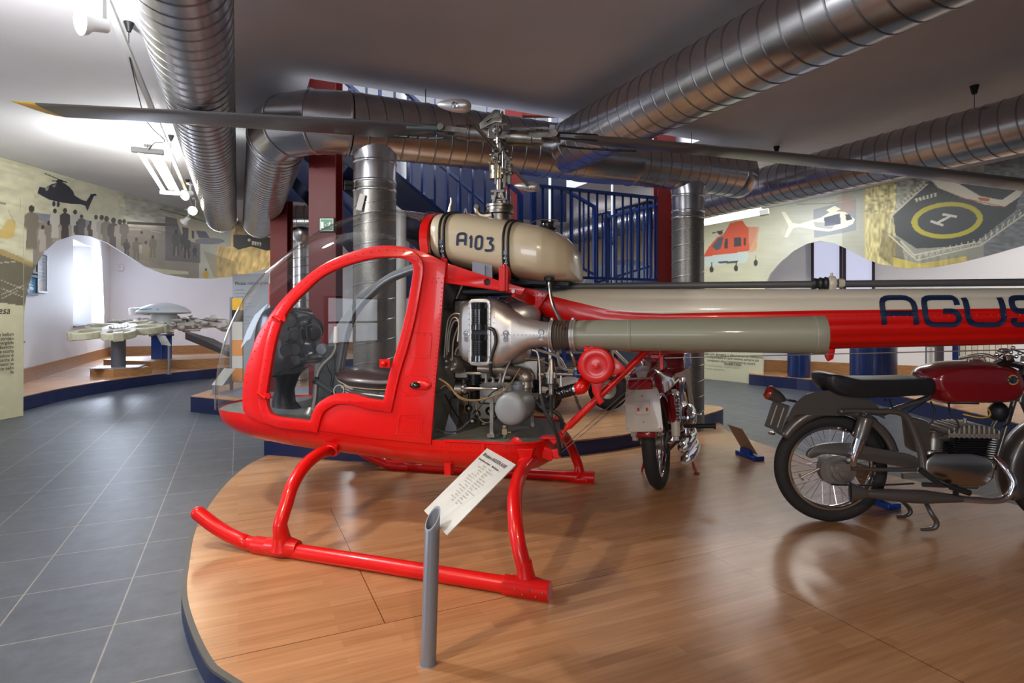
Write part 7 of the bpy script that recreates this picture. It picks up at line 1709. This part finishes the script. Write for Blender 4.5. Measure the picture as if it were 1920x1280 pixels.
c = P(176, 45, 3.15); spotlamp(P(150, 40, 3.0), (-.50, -.82, -.20), 'bright white spotlight at the top left end of the track', .062, .13)
for (px, py, Y, aim, m_, lab) in ((346, 366, 7.6, (-.2, -.9, -.4), 'glowwarm', 'first warm spotlight beyond the fluorescent fitting'), (361, 395, 8.6, (.1, -.95, -.35), 'glowwarm', 'second brighter warm spotlight beyond the fluorescent fitting'), (344, 417, 9.6, (-.6, .1, -.5), 'glow', 'white spotlight angled down at the far end of the track')):
    spotlamp(P(px, py, Y), aim, lab, .065, .13, m_, 14 if m_ == 'glowwarm' else 8, (1, .78, .5) if m_ == 'glowwarm' else (1, 1, 1), 110)
FX = empty('fluorescent_fitting', P(292, 318, 6.2), 0, 'bright twin-tube fluorescent fitting hanging left of the long duct', 'ceiling light')
a = inv(FX, P(277, 283, 5.5)); b = inv(FX, P(322, 362, 7.4)); dn = (b-a).normalized(); sd = Vector((-dn.y, dn.x, 0)).normalized()
for s_ in (-1, 1):
    mb = MB(); mb.tube([a+sd*.075*s_, b+sd*.075*s_], .021, 12); mb.build('tube', M['tube'], FX)
mb = MB(); mb.beam(a-sd*.13, a+sd*.13, .05, .05); mb.beam(b-sd*.13, b+sd*.13, .05, .05); mb.beam(a+Vector((0, 0, .05)), b+Vector((0, 0, .05)), .07, .03); mb.build('body', M['lampwhite'], FX, bevel=.01)
for q in (a, b): mb = MB(); mb.tube([q, q+Vector((0, 0, CZ-FX.location.z-q.z))], .002, 5); mb.build('suspension_wire', M['black'], FX)
mb = MB(); s0 = R(TQ, 4.62, 2.98); mb.stube([inv(FX, s0), inv(FX, P(268, 210, 4.9)), inv(FX, P(285, 240, 5.1)), inv(FX, P(309, 264, 5.3)), inv(FX, P(290, 268, 5.4)), a], .004, 6); mb.build('power_cable', M['black'], FX)
# ================================================================== right mural
cutR = [(1080, 590), (1088, 545), (1100, 517), (1120, 500), (1150, 489), (1178, 486), (1205, 491), (1235, 508), (1258, 538), (1268, 580), (1272, FL), (1431, FL), (1431.6, 640), (1433, 540), (1445, 513), (1465, 491), (1490, 470), (1515, 456.5), (1540, 451.5), (1565, 456), (1590, 467), (1620, 483), (1650, 495), (1700, 503), (1750, 501), (1800, 492), (1850, 480), (1920, 460), (2000, 440), (2300, 400), (3200, 480)]
def paintR(x, y):
    p = Paint(x, y, (196, 196, 166)); p.grad(1400, 1500, (172, 176, 168), .9); p.put(x > 1580, (150, 152, 140), .8); p.noise(20, 12, .05, 1); p.noise(60, 3, .04, 2)
    p.put(((x < 1265)), (150, 128, 96), .9); p.noise(30, 30, .3, 3, (x < 1265).astype(float))
    p.poly([(1262, 400), (1275, 400), (1275, 520), (1262, 520)], (205, 200, 175), .8)
    # red and white helicopter
    r = (205, 82, 44); w = (190, 205, 200)
    p.poly([(1322, 478), (1345, 476), (1400, 468), (1405, 478), (1400, 492), (1360, 495), (1322, 500)], w)
    p.poly([(1318, 482), (1330, 463), (1345, 445), (1358, 438), (1370, 418), (1392, 413), (1402, 425), (1422, 425), (1418, 445), (1405, 470), (1380, 474), (1345, 478)], r)
    p.poly([(1336, 462), (1348, 446), (1358, 445), (1352, 466), (1344, 470)], (70, 80, 90)); p.poly([(1360, 448), (1366, 448), (1365, 466), (1359, 466)], (60, 50, 50)); p.poly([(1377, 445), (1391, 445), (1391, 462), (1377, 463)], (60, 55, 60)); p.poly([(1395, 446), (1400, 446), (1399, 460), (1395, 460)], (70, 50, 50))
    p.poly([(1404, 425), (1425, 425), (1418, 470), (1406, 474)], (200, 150, 120), .8); p.ell(1351, 436, 5, 4, (50, 45, 45)); p.line(1337, 437, 1356, 432, 2, (60, 55, 50))
    for a, b in ((1335, 504), (1381, 502), (1418, 492)): p.line(a, b-12, a, b, 2, (90, 85, 75)); p.ell(a, b+1, 4, 6, (60, 55, 50))
    p.poly([(1345, 490), (1385, 489), (1383, 493), (1350, 494)], (60, 70, 65)); p.poly([(1413, 454), (1421, 454), (1421, 466), (1413, 466)], (215, 150, 90), .7)
    # white police helicopter
    wh = (225, 224, 205); p.poly([(1526, 393), (1606, 373), (1606, 432), (1528, 446)], (118, 128, 145), .75); p.poly([(1570, 370), (1600, 365), (1604, 395), (1580, 398)], (170, 130, 100), .5)
    p.poly([(1466, 397), (1473, 397), (1487, 418), (1500, 420), (1540, 408), (1560, 396), (1585, 397), (1604, 411), (1600, 420), (1585, 427), (1555, 434), (1530, 431), (1500, 425), (1488, 428), (1478, 445), (1472, 444), (1480, 424)], wh)
    p.poly([(1546, 408), (1576, 400), (1578, 420), (1548, 424)], (75, 82, 100)); p.poly([(1586, 402), (1594, 402), (1600, 411), (1588, 414)], (40, 45, 55)); p.poly([(1526, 416), (1570, 418), (1560, 430), (1530, 426)], (90, 100, 125), .6); p.line(1495, 383, 1575, 381, 1.5, (140, 140, 130)); p.line(1560, 380, 1610, 370, 1.5, (140, 140, 130)); p.poly([(1550, 394), (1566, 386), (1578, 392), (1560, 400)], wh); p.ell(1470, 434, 5, 8, (205, 195, 170), .5)
    # oil platform
    q = ((x > 1622) & (x < 1680)).astype(float); p.put(q, (200, 186, 110), .65); p.noise(6, 4, .6, 5, ((x > 1622) & (x < 1740) & (y < 400)).astype(float)); p.noise(3, 9, .5, 6, ((x > 1625) & (x < 1680)).astype(float)); p.noise(9, 6, .6, 15, (x > 1800) & (y < 400))
    sea = (x > 1845).astype(float); p.put(sea, (110, 118, 130), .7); p.noise(9, 3, .3, 7, sea)
    p.poly([(1676, 404), (1740, 340), (1920, 335), (1906, 395), (1825, 460), (1720, 466), (1680, 440)], (70, 75, 80)); p.poly([(1655, 430), (1690, 450), (1700, 500), (1676, 500), (1650, 480)], (90, 80, 60), .6)
    p.ell(1777, 413, 67, 34, (188, 180, 70), 1, -.08, .0); p.ell(1777, 413, 56, 26, (72, 77, 82), 1, -.08)
    for q in ((1748, 415, 1768, 422), (1770, 402, 1794, 406), (1757, 419, 1783, 405)): p.line(*q, 4.5, (205, 205, 195))
    wl = (205, 203, 185)
    for q in ((1668, 440, 1720, 488), (1720, 488, 1840, 460), (1840, 460, 1925, 400), (1672, 405, 1668, 440), (1672, 405, 1740, 345), (1690, 452, 1715, 478), (1715, 478, 1830, 455)): p.line(*q, 2.6, wl)
    for i in range(22): a = 1718+i*5.6; b = 486-i*1.35; p.line(a, b, a+(3 if i % 2 else -3), b-9, 1.5, wl)
    for i in range(16): a = 1842+i*5.4; b = 459-i*3.8; p.line(a, b, a-4+(6*(i % 2)), b-12, 1.6, wl)
    for i in range(12): a = 1676+i*5.5; b = 403-i*5; p.line(a, b, a-5, b-7, 2.2, wl)
    p.poly([(1676, 482), (1725, 494), (1815, 480), (1818, 505), (1676, 506)], (206, 188, 100), .9); p.noise(5, 30, .25, 9, ((x > 1676) & (x < 1818) & (y > 480)).astype(float))
    # long white helicopter above the pad
    p.poly([(1740, 330), (1760, 352), (1800, 368), (1850, 384), (1885, 388), (1912, 370), (1925, 352), (1925, 345), (1880, 375), (1840, 368), (1800, 345), (1765, 335)], (220, 216, 200)); p.line(1800, 370, 1885, 388, 1.6, (190, 100, 60))
    for i in range(5): p.ell(1757+i*9.5, 358+i*3, 2.2, 2.8, (70, 55, 50))
    p.poly([(1835, 370), (1858, 372), (1855, 378), (1838, 376)], (190, 110, 60))
    for i in range(6): p.poly([(1717+i*7, 372-i*2), (1721+i*7, 371-i*2), (1722+i*7, 378-i*2), (1718+i*7, 379-i*2)], wl)
    # lower text part
    p.put(((x > 1270) & (x < 1432) & (y > 540)), (214, 212, 178), .85)
    return p
MR = mural('curved_mural', [(.6, 14.9), (1.75, 13.9), (2.9, 13.1), (3.85, 11.9), (4.56, 10.8), (5.4, 8.9), (6.2, 7.2), (6.75, 5.0), (6.9, 2.0)], cutR, paintR, 'curved wall panel at right printed with helicopters and a helipad, wave-cut lower edge', 1200, 240)
ur = Vector((.542, -.84, 0)).normalized()
def rt(txt, px, py, size, Y=11.3, m='ink', **k):
    return text_on(MR, txt, P(px, py, Y)+Vector((-.06, -.05, 0)), size, ur, m=m, **k)
for i, (t, px) in enumerate((('gruppo per giungere. L elisoccorso un elemento', 1330), ('indispensabile in quel sistema sempre piu', 1340), ('complesso che si organizzata la nostra', 1340), ('Societa Civile.', 1372))): rt(t, px-10, 664+6.3*i, .068, 11.55, bold=.001, name='body_text')
for i, t in enumerate(('to in the increasingly complex system', 'of society organization.')): rt(t, 1322, 685+6*i, .055, 11.75, 'greyink', name='small_print')
rt('ARMADA', 1724, 502, .075, 8.55, 'greyink')
# ================================================================== stairs
ST_ = empty('staircase', R(3.2, 6.2, .211), 0, 'dark blue steel staircase with landing and vertical-bar railings behind the helicopter', 'staircase')
def railing(a, b, h=.98, sp=.115, posts=(0, 1), bot=.06, pw=.05):
    a = Vector(a); b = Vector(b); mb = MB(); ia = inv(ST_, a); ib = inv(ST_, b); H_ = Vector((0, 0, h))
    mb.beam(ia+H_, ib+H_, .055, .03); r_ = mb.build('railing', M['bluepaint'], ST_, smooth=False); mb = MB(); mb.beam(ia+Vector((0, 0, bot)), ib+Vector((0, 0, bot)), .03, .03); mb.build('bottom_rail', M['bluepaint'], r_, smooth=False)
    d = Vector((b.x-a.x, b.y-a.y, 0)).length; n = max(2, int(d/sp))
    first = None
    for i in range(1, n):
        p_ = ia.lerp(ib, i/n)
        if first is None:
            mb = MB(); mb.box((0, 0, (h+bot)/2), (.012, .022, h-bot), rz=atan2(b.y-a.y, b.x-a.x)+pi/2); first = mb.build('baluster', M['bluepaint'], r_, smooth=False); first.location = p_
        else: o = first.copy(); COL.objects.link(o); o.location = p_; o.parent = r_
    for t in posts:
        mb = MB(); q = ia.lerp(ib, t); mb.box(q+Vector((0, 0, h/2-.05)), (pw, pw, h+.1), rz=atan2(b.y-a.y, b.x-a.x)); mb.build('post', M['bluepaint'], r_, smooth=False)
    return r_
LZ = 1.62
mb = MB(); mb.prism([(2.75, 5.48), (4.5, 5.48), (4.5, 6.7), (2.75, 6.7)], LZ-.14, LZ, lambda q, p, z: tuple(inv(ST_, R(q, p, z)))); mb.build('landing', M['bluepaint'], ST_, smooth=False)
railing(R(2.78, 5.5, LZ), R(4.46, 5.5, LZ), 1.0, .105); railing(R(4.46, 5.5, LZ), R(4.46, 6.66, LZ), .95, .11, (1,))
def flight(q0, z0_, q1, z1, p0, p1, n=9, rails=(0, 1)):
    for pp_ in (p0, p1):
        mb = MB(); a = inv(ST_, R(q0, pp_, z0_-.08)); b = inv(ST_, R(q1, pp_, z1-.08)); mb.beam(a, b, .03, .26); mb.build('stringer', M['deepnavy'], ST_, smooth=False)
    for i in range(n):
        t = (i+.5)/n; mb = MB(); q = q0+(q1-q0)*t; z = z0_+(z1-z0_)*t; w = abs(q1-q0)/n*.55
        mb.prism([(q-w, p0), (q+w, p0), (q+w, p1), (q-w, p1)], z-.02, z+.02, lambda a, b, c_: tuple(inv(ST_, R(a, b, c_)))); mb.build('tread', M['bluepaint'], ST_, smooth=False)
    for k in rails: pp_ = (p0, p1)[k]; railing(R(q0, pp_, z0_), R(q1, pp_, z1), .95, .13, (0, 1))
flight(2.75, LZ, .30, 3.40, 5.75, 6.60, 10, (0, 1))         # up to the left
flight(4.35, .45, 2.85, LZ, 7.6, 8.4, 7, (0, 1))           # lower flight behind
dz_ = Vector((0, 0, .95))
railing(P(1052, 352, 7.6)-dz_, P(1115, 388, 7.8)-dz_, .95, .13, (1,)); railing(P(1116, 404, 7.85)-dz_, P(1219, 378, 8.2)-dz_, .95, .11, (0, 1))
flight(1.95, 1.62, .45, 3.3, 7.2, 7.8, 9, (0,))
mb = MB(); mb.prism([(1.9, 7.0), (2.9, 7.0), (2.9, 7.95), (1.9, 7.95)], 1.5, 1.62, lambda a, b, c_: tuple(inv(ST_, R(a, b, c_)))); mb.build('landing', M['bluepaint'], ST_, smooth=False)
for q, p in ((2.9, 6.6), (4.4, 6.6)): mb = MB(); a = inv(ST_, R(q, p, .212)); mb.box(a+Vector((0, 0, .7)), (.09, .09, 1.39), rz=.43); mb.build('support_post', M['bluepaint'], ST_, smooth=False)
# upper floor railing and wood trim seen through the well
UR = empty('upper_railing', R(2.6, 8.1, CZ+.28), 0, 'blue railing of the upper floor seen through the ceiling opening', 'railing')
def urp(q, p, z): return R(q, p, z)-UR.location
for (q0, q1, z) in ((.5, 4.6, 1.0), (.5, 4.6, .1)): mb = MB(); mb.beam(urp(q0, 8.15, CZ+.28+z), urp(q1, 8.15, CZ+.28+z), .04, .04); mb.build('rail', M['bluepaint'], UR, smooth=False)
for i in range(11): mb = MB(); mb.box(urp(.55+.4*i, 8.15, CZ+.28+.5), (.014, .014, 1.0)); mb.build('baluster', M['bluepaint'], UR, smooth=False)
mb = MB(); mb.beam(R(2.9, 7.99, CZ+.42), R(4.6, 7.99, CZ+.42), .03, .3); tag(mb.build('wooden_board', M['woodbox'], smooth=False), 'strip of wood cladding on the upper floor edge seen through the ceiling opening', 'board')
mb = MB(); mb.box(P(1012, 207, 7.6), (.45, .1, .16)); tag(mb.build('red_beam', M['darkred'], smooth=False), 'short red steel beam seen through the ceiling opening above the rotor', 'beam')
# ================================================================== exit sign on the column
ex_ = P(613, 421.5, 5.18); EX = empty('exit_sign', ex_, 0, 'green and white emergency exit sign on the wide red column', 'sign')
mb = MB(); mb.box((0, 0, 0), (.135, .02, .125)); mb.build('frame', M['black'], EX, bevel=.003)
mb = MB(); mb.box((0, -.009, 0), (.115, .006, .105)); mb.build('white_border', M['exitcream'], EX, smooth=False); mb = MB(); mb.box((0, -.0115, 0), (.106, .004, .096)); gp = mb.build('green_panel', M['green'], EX, smooth=False)
mb = MB(); mb.box((-.036, -.0142, -.003), (.022, .002, .056)); mb.add([(-.016, -.015, -.004), (-.008, -.015, .003), (-.008, -.015, -.011)], [(0, 1, 2)]); mb.box((-.002, -.0145, -.004), (.012, .001, .003)); mb.ball((.030, -.0145, .021), (.005, .001, .005), 10, 6)
for a, b, w in (((.030, .016), (.022, -.004), .009), ((.026, .012), (.012, .010), .003), ((.012, .010), (.008, .003), .003), ((.03, .012), (.042, .006), .003), ((.022, -.004), (.012, -.012), .0045), ((.012, -.012), (.014, -.024), .004), ((.022, -.004), (.034, -.014), .0045), ((.034, -.014), (.044, -.012), .004)): mb.beam((a[0], -.0145, a[1]), (b[0], -.0145, b[1]), .001, w, up=(1, 0, .01))
mb.build('pictogram', M['exitcream'], gp, smooth=False)
# ================================================================== right side lamps and pedestals
FX = empty('fluorescent_fitting', P(1366, 411, 9.6), 0, 'bright fluorescent fitting above the red and white helicopter picture', 'ceiling light')
a = inv(FX, P(1424, 400, 9.0)); b = inv(FX, P(1298, 424, 10.4)); mb = MB(); mb.tube([a, b], .026, 12); mb.build('tube', M['tube'], FX); mb = MB(); up_ = Vector((0, 0, .05)); mb.tube([a+up_+Vector((.05, 0, 0)), b+up_], .018, 10); mb.build('tube', M['tube'], FX)
mb = MB(); mb.beam(a+Vector((.12, -.06, .02)), a, .07, .09); mb.beam(b, b+Vector((-.08, .05, 0)), .06, .07); mb.beam(a+up_*1.7, b+up_*1.7, .08, .025); mb.build('body', M['lampwhite'], FX, bevel=.01)
for q in (a, b): mb = MB(); mb.tube([q+up_, Vector((q.x, q.y, CZ-FX.location.z))], .002, 5); mb.build('suspension_wire', M['black'], FX)
s = empty('spot_lamp', P(1476, 376, 8.6), 0, 'small white spotlight near the white helicopter picture', 'spotlight', 'spotlights on the track'); mb = MB(); mb.lathe((0, 0, .06), (.2, -.3, -1), [(-.04, .0), (-.04, .03), (.05, .05), (.06, .05)], 18); mb.build('housing', M['black'], s)
mb = MB(); mb.lathe((.012, -.018, .0), (.2, -.3, -1), [(0, .046), (.002, 0)], 18); mb.build('lens', M['glow'], s); mb = MB(); mb.tube([(0, 0, .08), (0, 0, CZ-s.location.z)], .008, 8); mb.build('stem', M['black'], s)
for (px, py) in ((1456, 283), (1827, 172)):
    Yc = F*(CZ-.05-CAMZ)/(HZ-py); p_ = P(px, py, Yc); mb = MB(); mb.lathe((p_.x, p_.y, CZ-.07), (0, 0, 1), [(0, .018), (.07, .035)], 14); mb.tube([(p_.x, p_.y, CZ-.2), (p_.x, p_.y, CZ-.06)], .003, 5); tag(mb.build('ceiling_cup', M['black']), 'small black wire cup on the ceiling %s' % ('above the left part of the far right duct' if px < 1500 else 'near the right edge above the far right duct'), 'ceiling fitting', 'black wire cups on the ceiling')
for (px, Y, r, lab) in ((1498, 10.35, .185, 'narrow navy blue cylindrical pedestal on the side platform'), (1637, 8.9, .31, 'wide navy blue cylindrical pedestal behind the motorcycle seat')):
    c = P(px, 600, Y); mb = MB(); mb.lathe((c.x, c.y, .2), (0, 0, 1), [(0, r), (1.0, r), (1.01, r-.01), (1.012, 0)], 40); tag(mb.build('pedestal', M['bluepaint']), lab, 'pedestal')
c = P(1752, 650, 8.2); mb = MB(); mb.box((c.x, c.y, .72), (.16, .14, 1.04)); tag(mb.build('grey_pillar', M['greypost'], smooth=False), 'slim grey box pillar behind the motorcycle tank', 'pillar')
c = P(1745, 670, 7.8); mb = MB(); mb.tube([(c.x, c.y, .2), (c.x, c.y, .85)], .04, 14); tag(mb.build('white_post', M['lampwhite']), 'short white round post in front of the grey pillar', 'post')
CU = empty('curtain_panel', (P(1850, 650, 8.0).x, 8.0, .2), 0, 'pale striped vertical panel behind the handlebar of the grey motorcycle', 'panel')
for i in range(9): mb = MB(); mb.box((-.33+.08*i, .0, .55), (.07, .02, 1.1)); mb.build('strip', M['pbeige' if i % 2 else 'creampaint'], CU, smooth=False)
mb = MB(); mb.box((-.42, 0, .55), (.05, .05, 1.1)); mb.build('edge_post', M['bluepaint'], CU, smooth=False)
# ================================================================== vehicle on the stepped platform
G = Fr(PZ(1140, 768, .211), radians(-8)); KT_ = empty('three_wheeled_frame', G.o, G.a, 'silver tube-framed wheeled vehicle with pale shell on the platform behind the engine bay', 'vehicle')
mb = MB(); mb.torus((0, 0, .235), (.35, 1, 0), .165, .07, 40, 12, 1.0); w = mb.build('wheel', M['tyre'], KT_); mb = MB(); mb.lathe(Vector((0, 0, .235))-Vector((.35, 1, 0)).normalized()*.05, (.35, 1, 0), [(0, .0), (.0, .05), (.02, .06), (.01, .11), (0, .12), (.1, .12)], 28); mb.build('rim', M['fin'], w)
for px, l in ((985, 0.2), (1020, -.3)):
    v = G.L(px, 760, l); mb = MB(); mb.torus((v.x, v.y, .2), (.1, 1, 0), .14, .06, 32, 10); mb.lathe((v.x, v.y-.03, .2), (0, 1, 0), [(0, .1), (.06, .1)], 20); mb.build('wheel', M['tyre'], KT_)
mb = MB(); rings = []
for px, yt, yb, w_ in ((985, 712, 722, .25), (1010, 712, 741, .30), (1040, 714, 745, .32), (1075, 706, 741, .30), (1100, 694, 728, .24), (1120, 690, 706, .12)):
    c = G.L(px, (yt+yb)/2, -.2); h = (G.L(px, yt, -.2).z-G.L(px, yb, -.2).z)/2; rings.append([c+Vector((0, .15+w_*cos(a), h*sin(a))) for a in [2*pi*k/16 for k in range(16)]])
mb.loft(rings); mb.build('body_shell', M['creampaint'], KT_)
for pts in (((1112, 655), (1122, 690), (1160, 705), (1205, 703)), ((1150, 655), (1175, 680), (1205, 703)), ((1122, 656), (1150, 690), (1180, 694), (1212, 690)), ((1045, 660), (1050, 685), (1062, 692), (1085, 694)), ((1217, 655), (1200, 692), (1190, 700)), ((1005, 655), (1045, 668), (1060, 690))):
    mb = MB(); mb.stube([G.L(x, y, -.1) for x, y in pts], .017, 8); mb.build('frame_tube', M['silver'], KT_)
mb = MB(); a = G.L(1078, 742, -.3); b = G.L(1090, 782, -.3); b.z = .012; mb.tube([a, b], [.014, .018], 8); mb.ball(b, (.03, .03, .012)); mb.build('prop_leg', M['steel'], KT_)
mb = MB(); mb.tube([G.L(990, 690, 0), G.L(1100, 690, 0)], .02, 8); mb.tube([G.L(1100, 690, 0), (0, 0, .235)], .02, 8); mb.build('axle_tube', M['steel'], KT_)
# low plinths in the far background
for (px1, px2, py, Y, h, lab) in ((1160, 1240, 690, 9.8, .30, 'low wooden block behind the tube frame, right one'), (1045, 1110, 688, 9.9, .34, 'low wooden block behind the engine bay, left one')):
    a = P(px1, py, Y); b = P(px2, py, Y); mb = MB(); mb.box(((a.x+b.x)/2, Y+.4, h/2), (b.x-a.x, .8, h)); tag(mb.build('display_plinth', M['woodbox'], smooth=False), lab, 'plinth')
# round base of the right riser
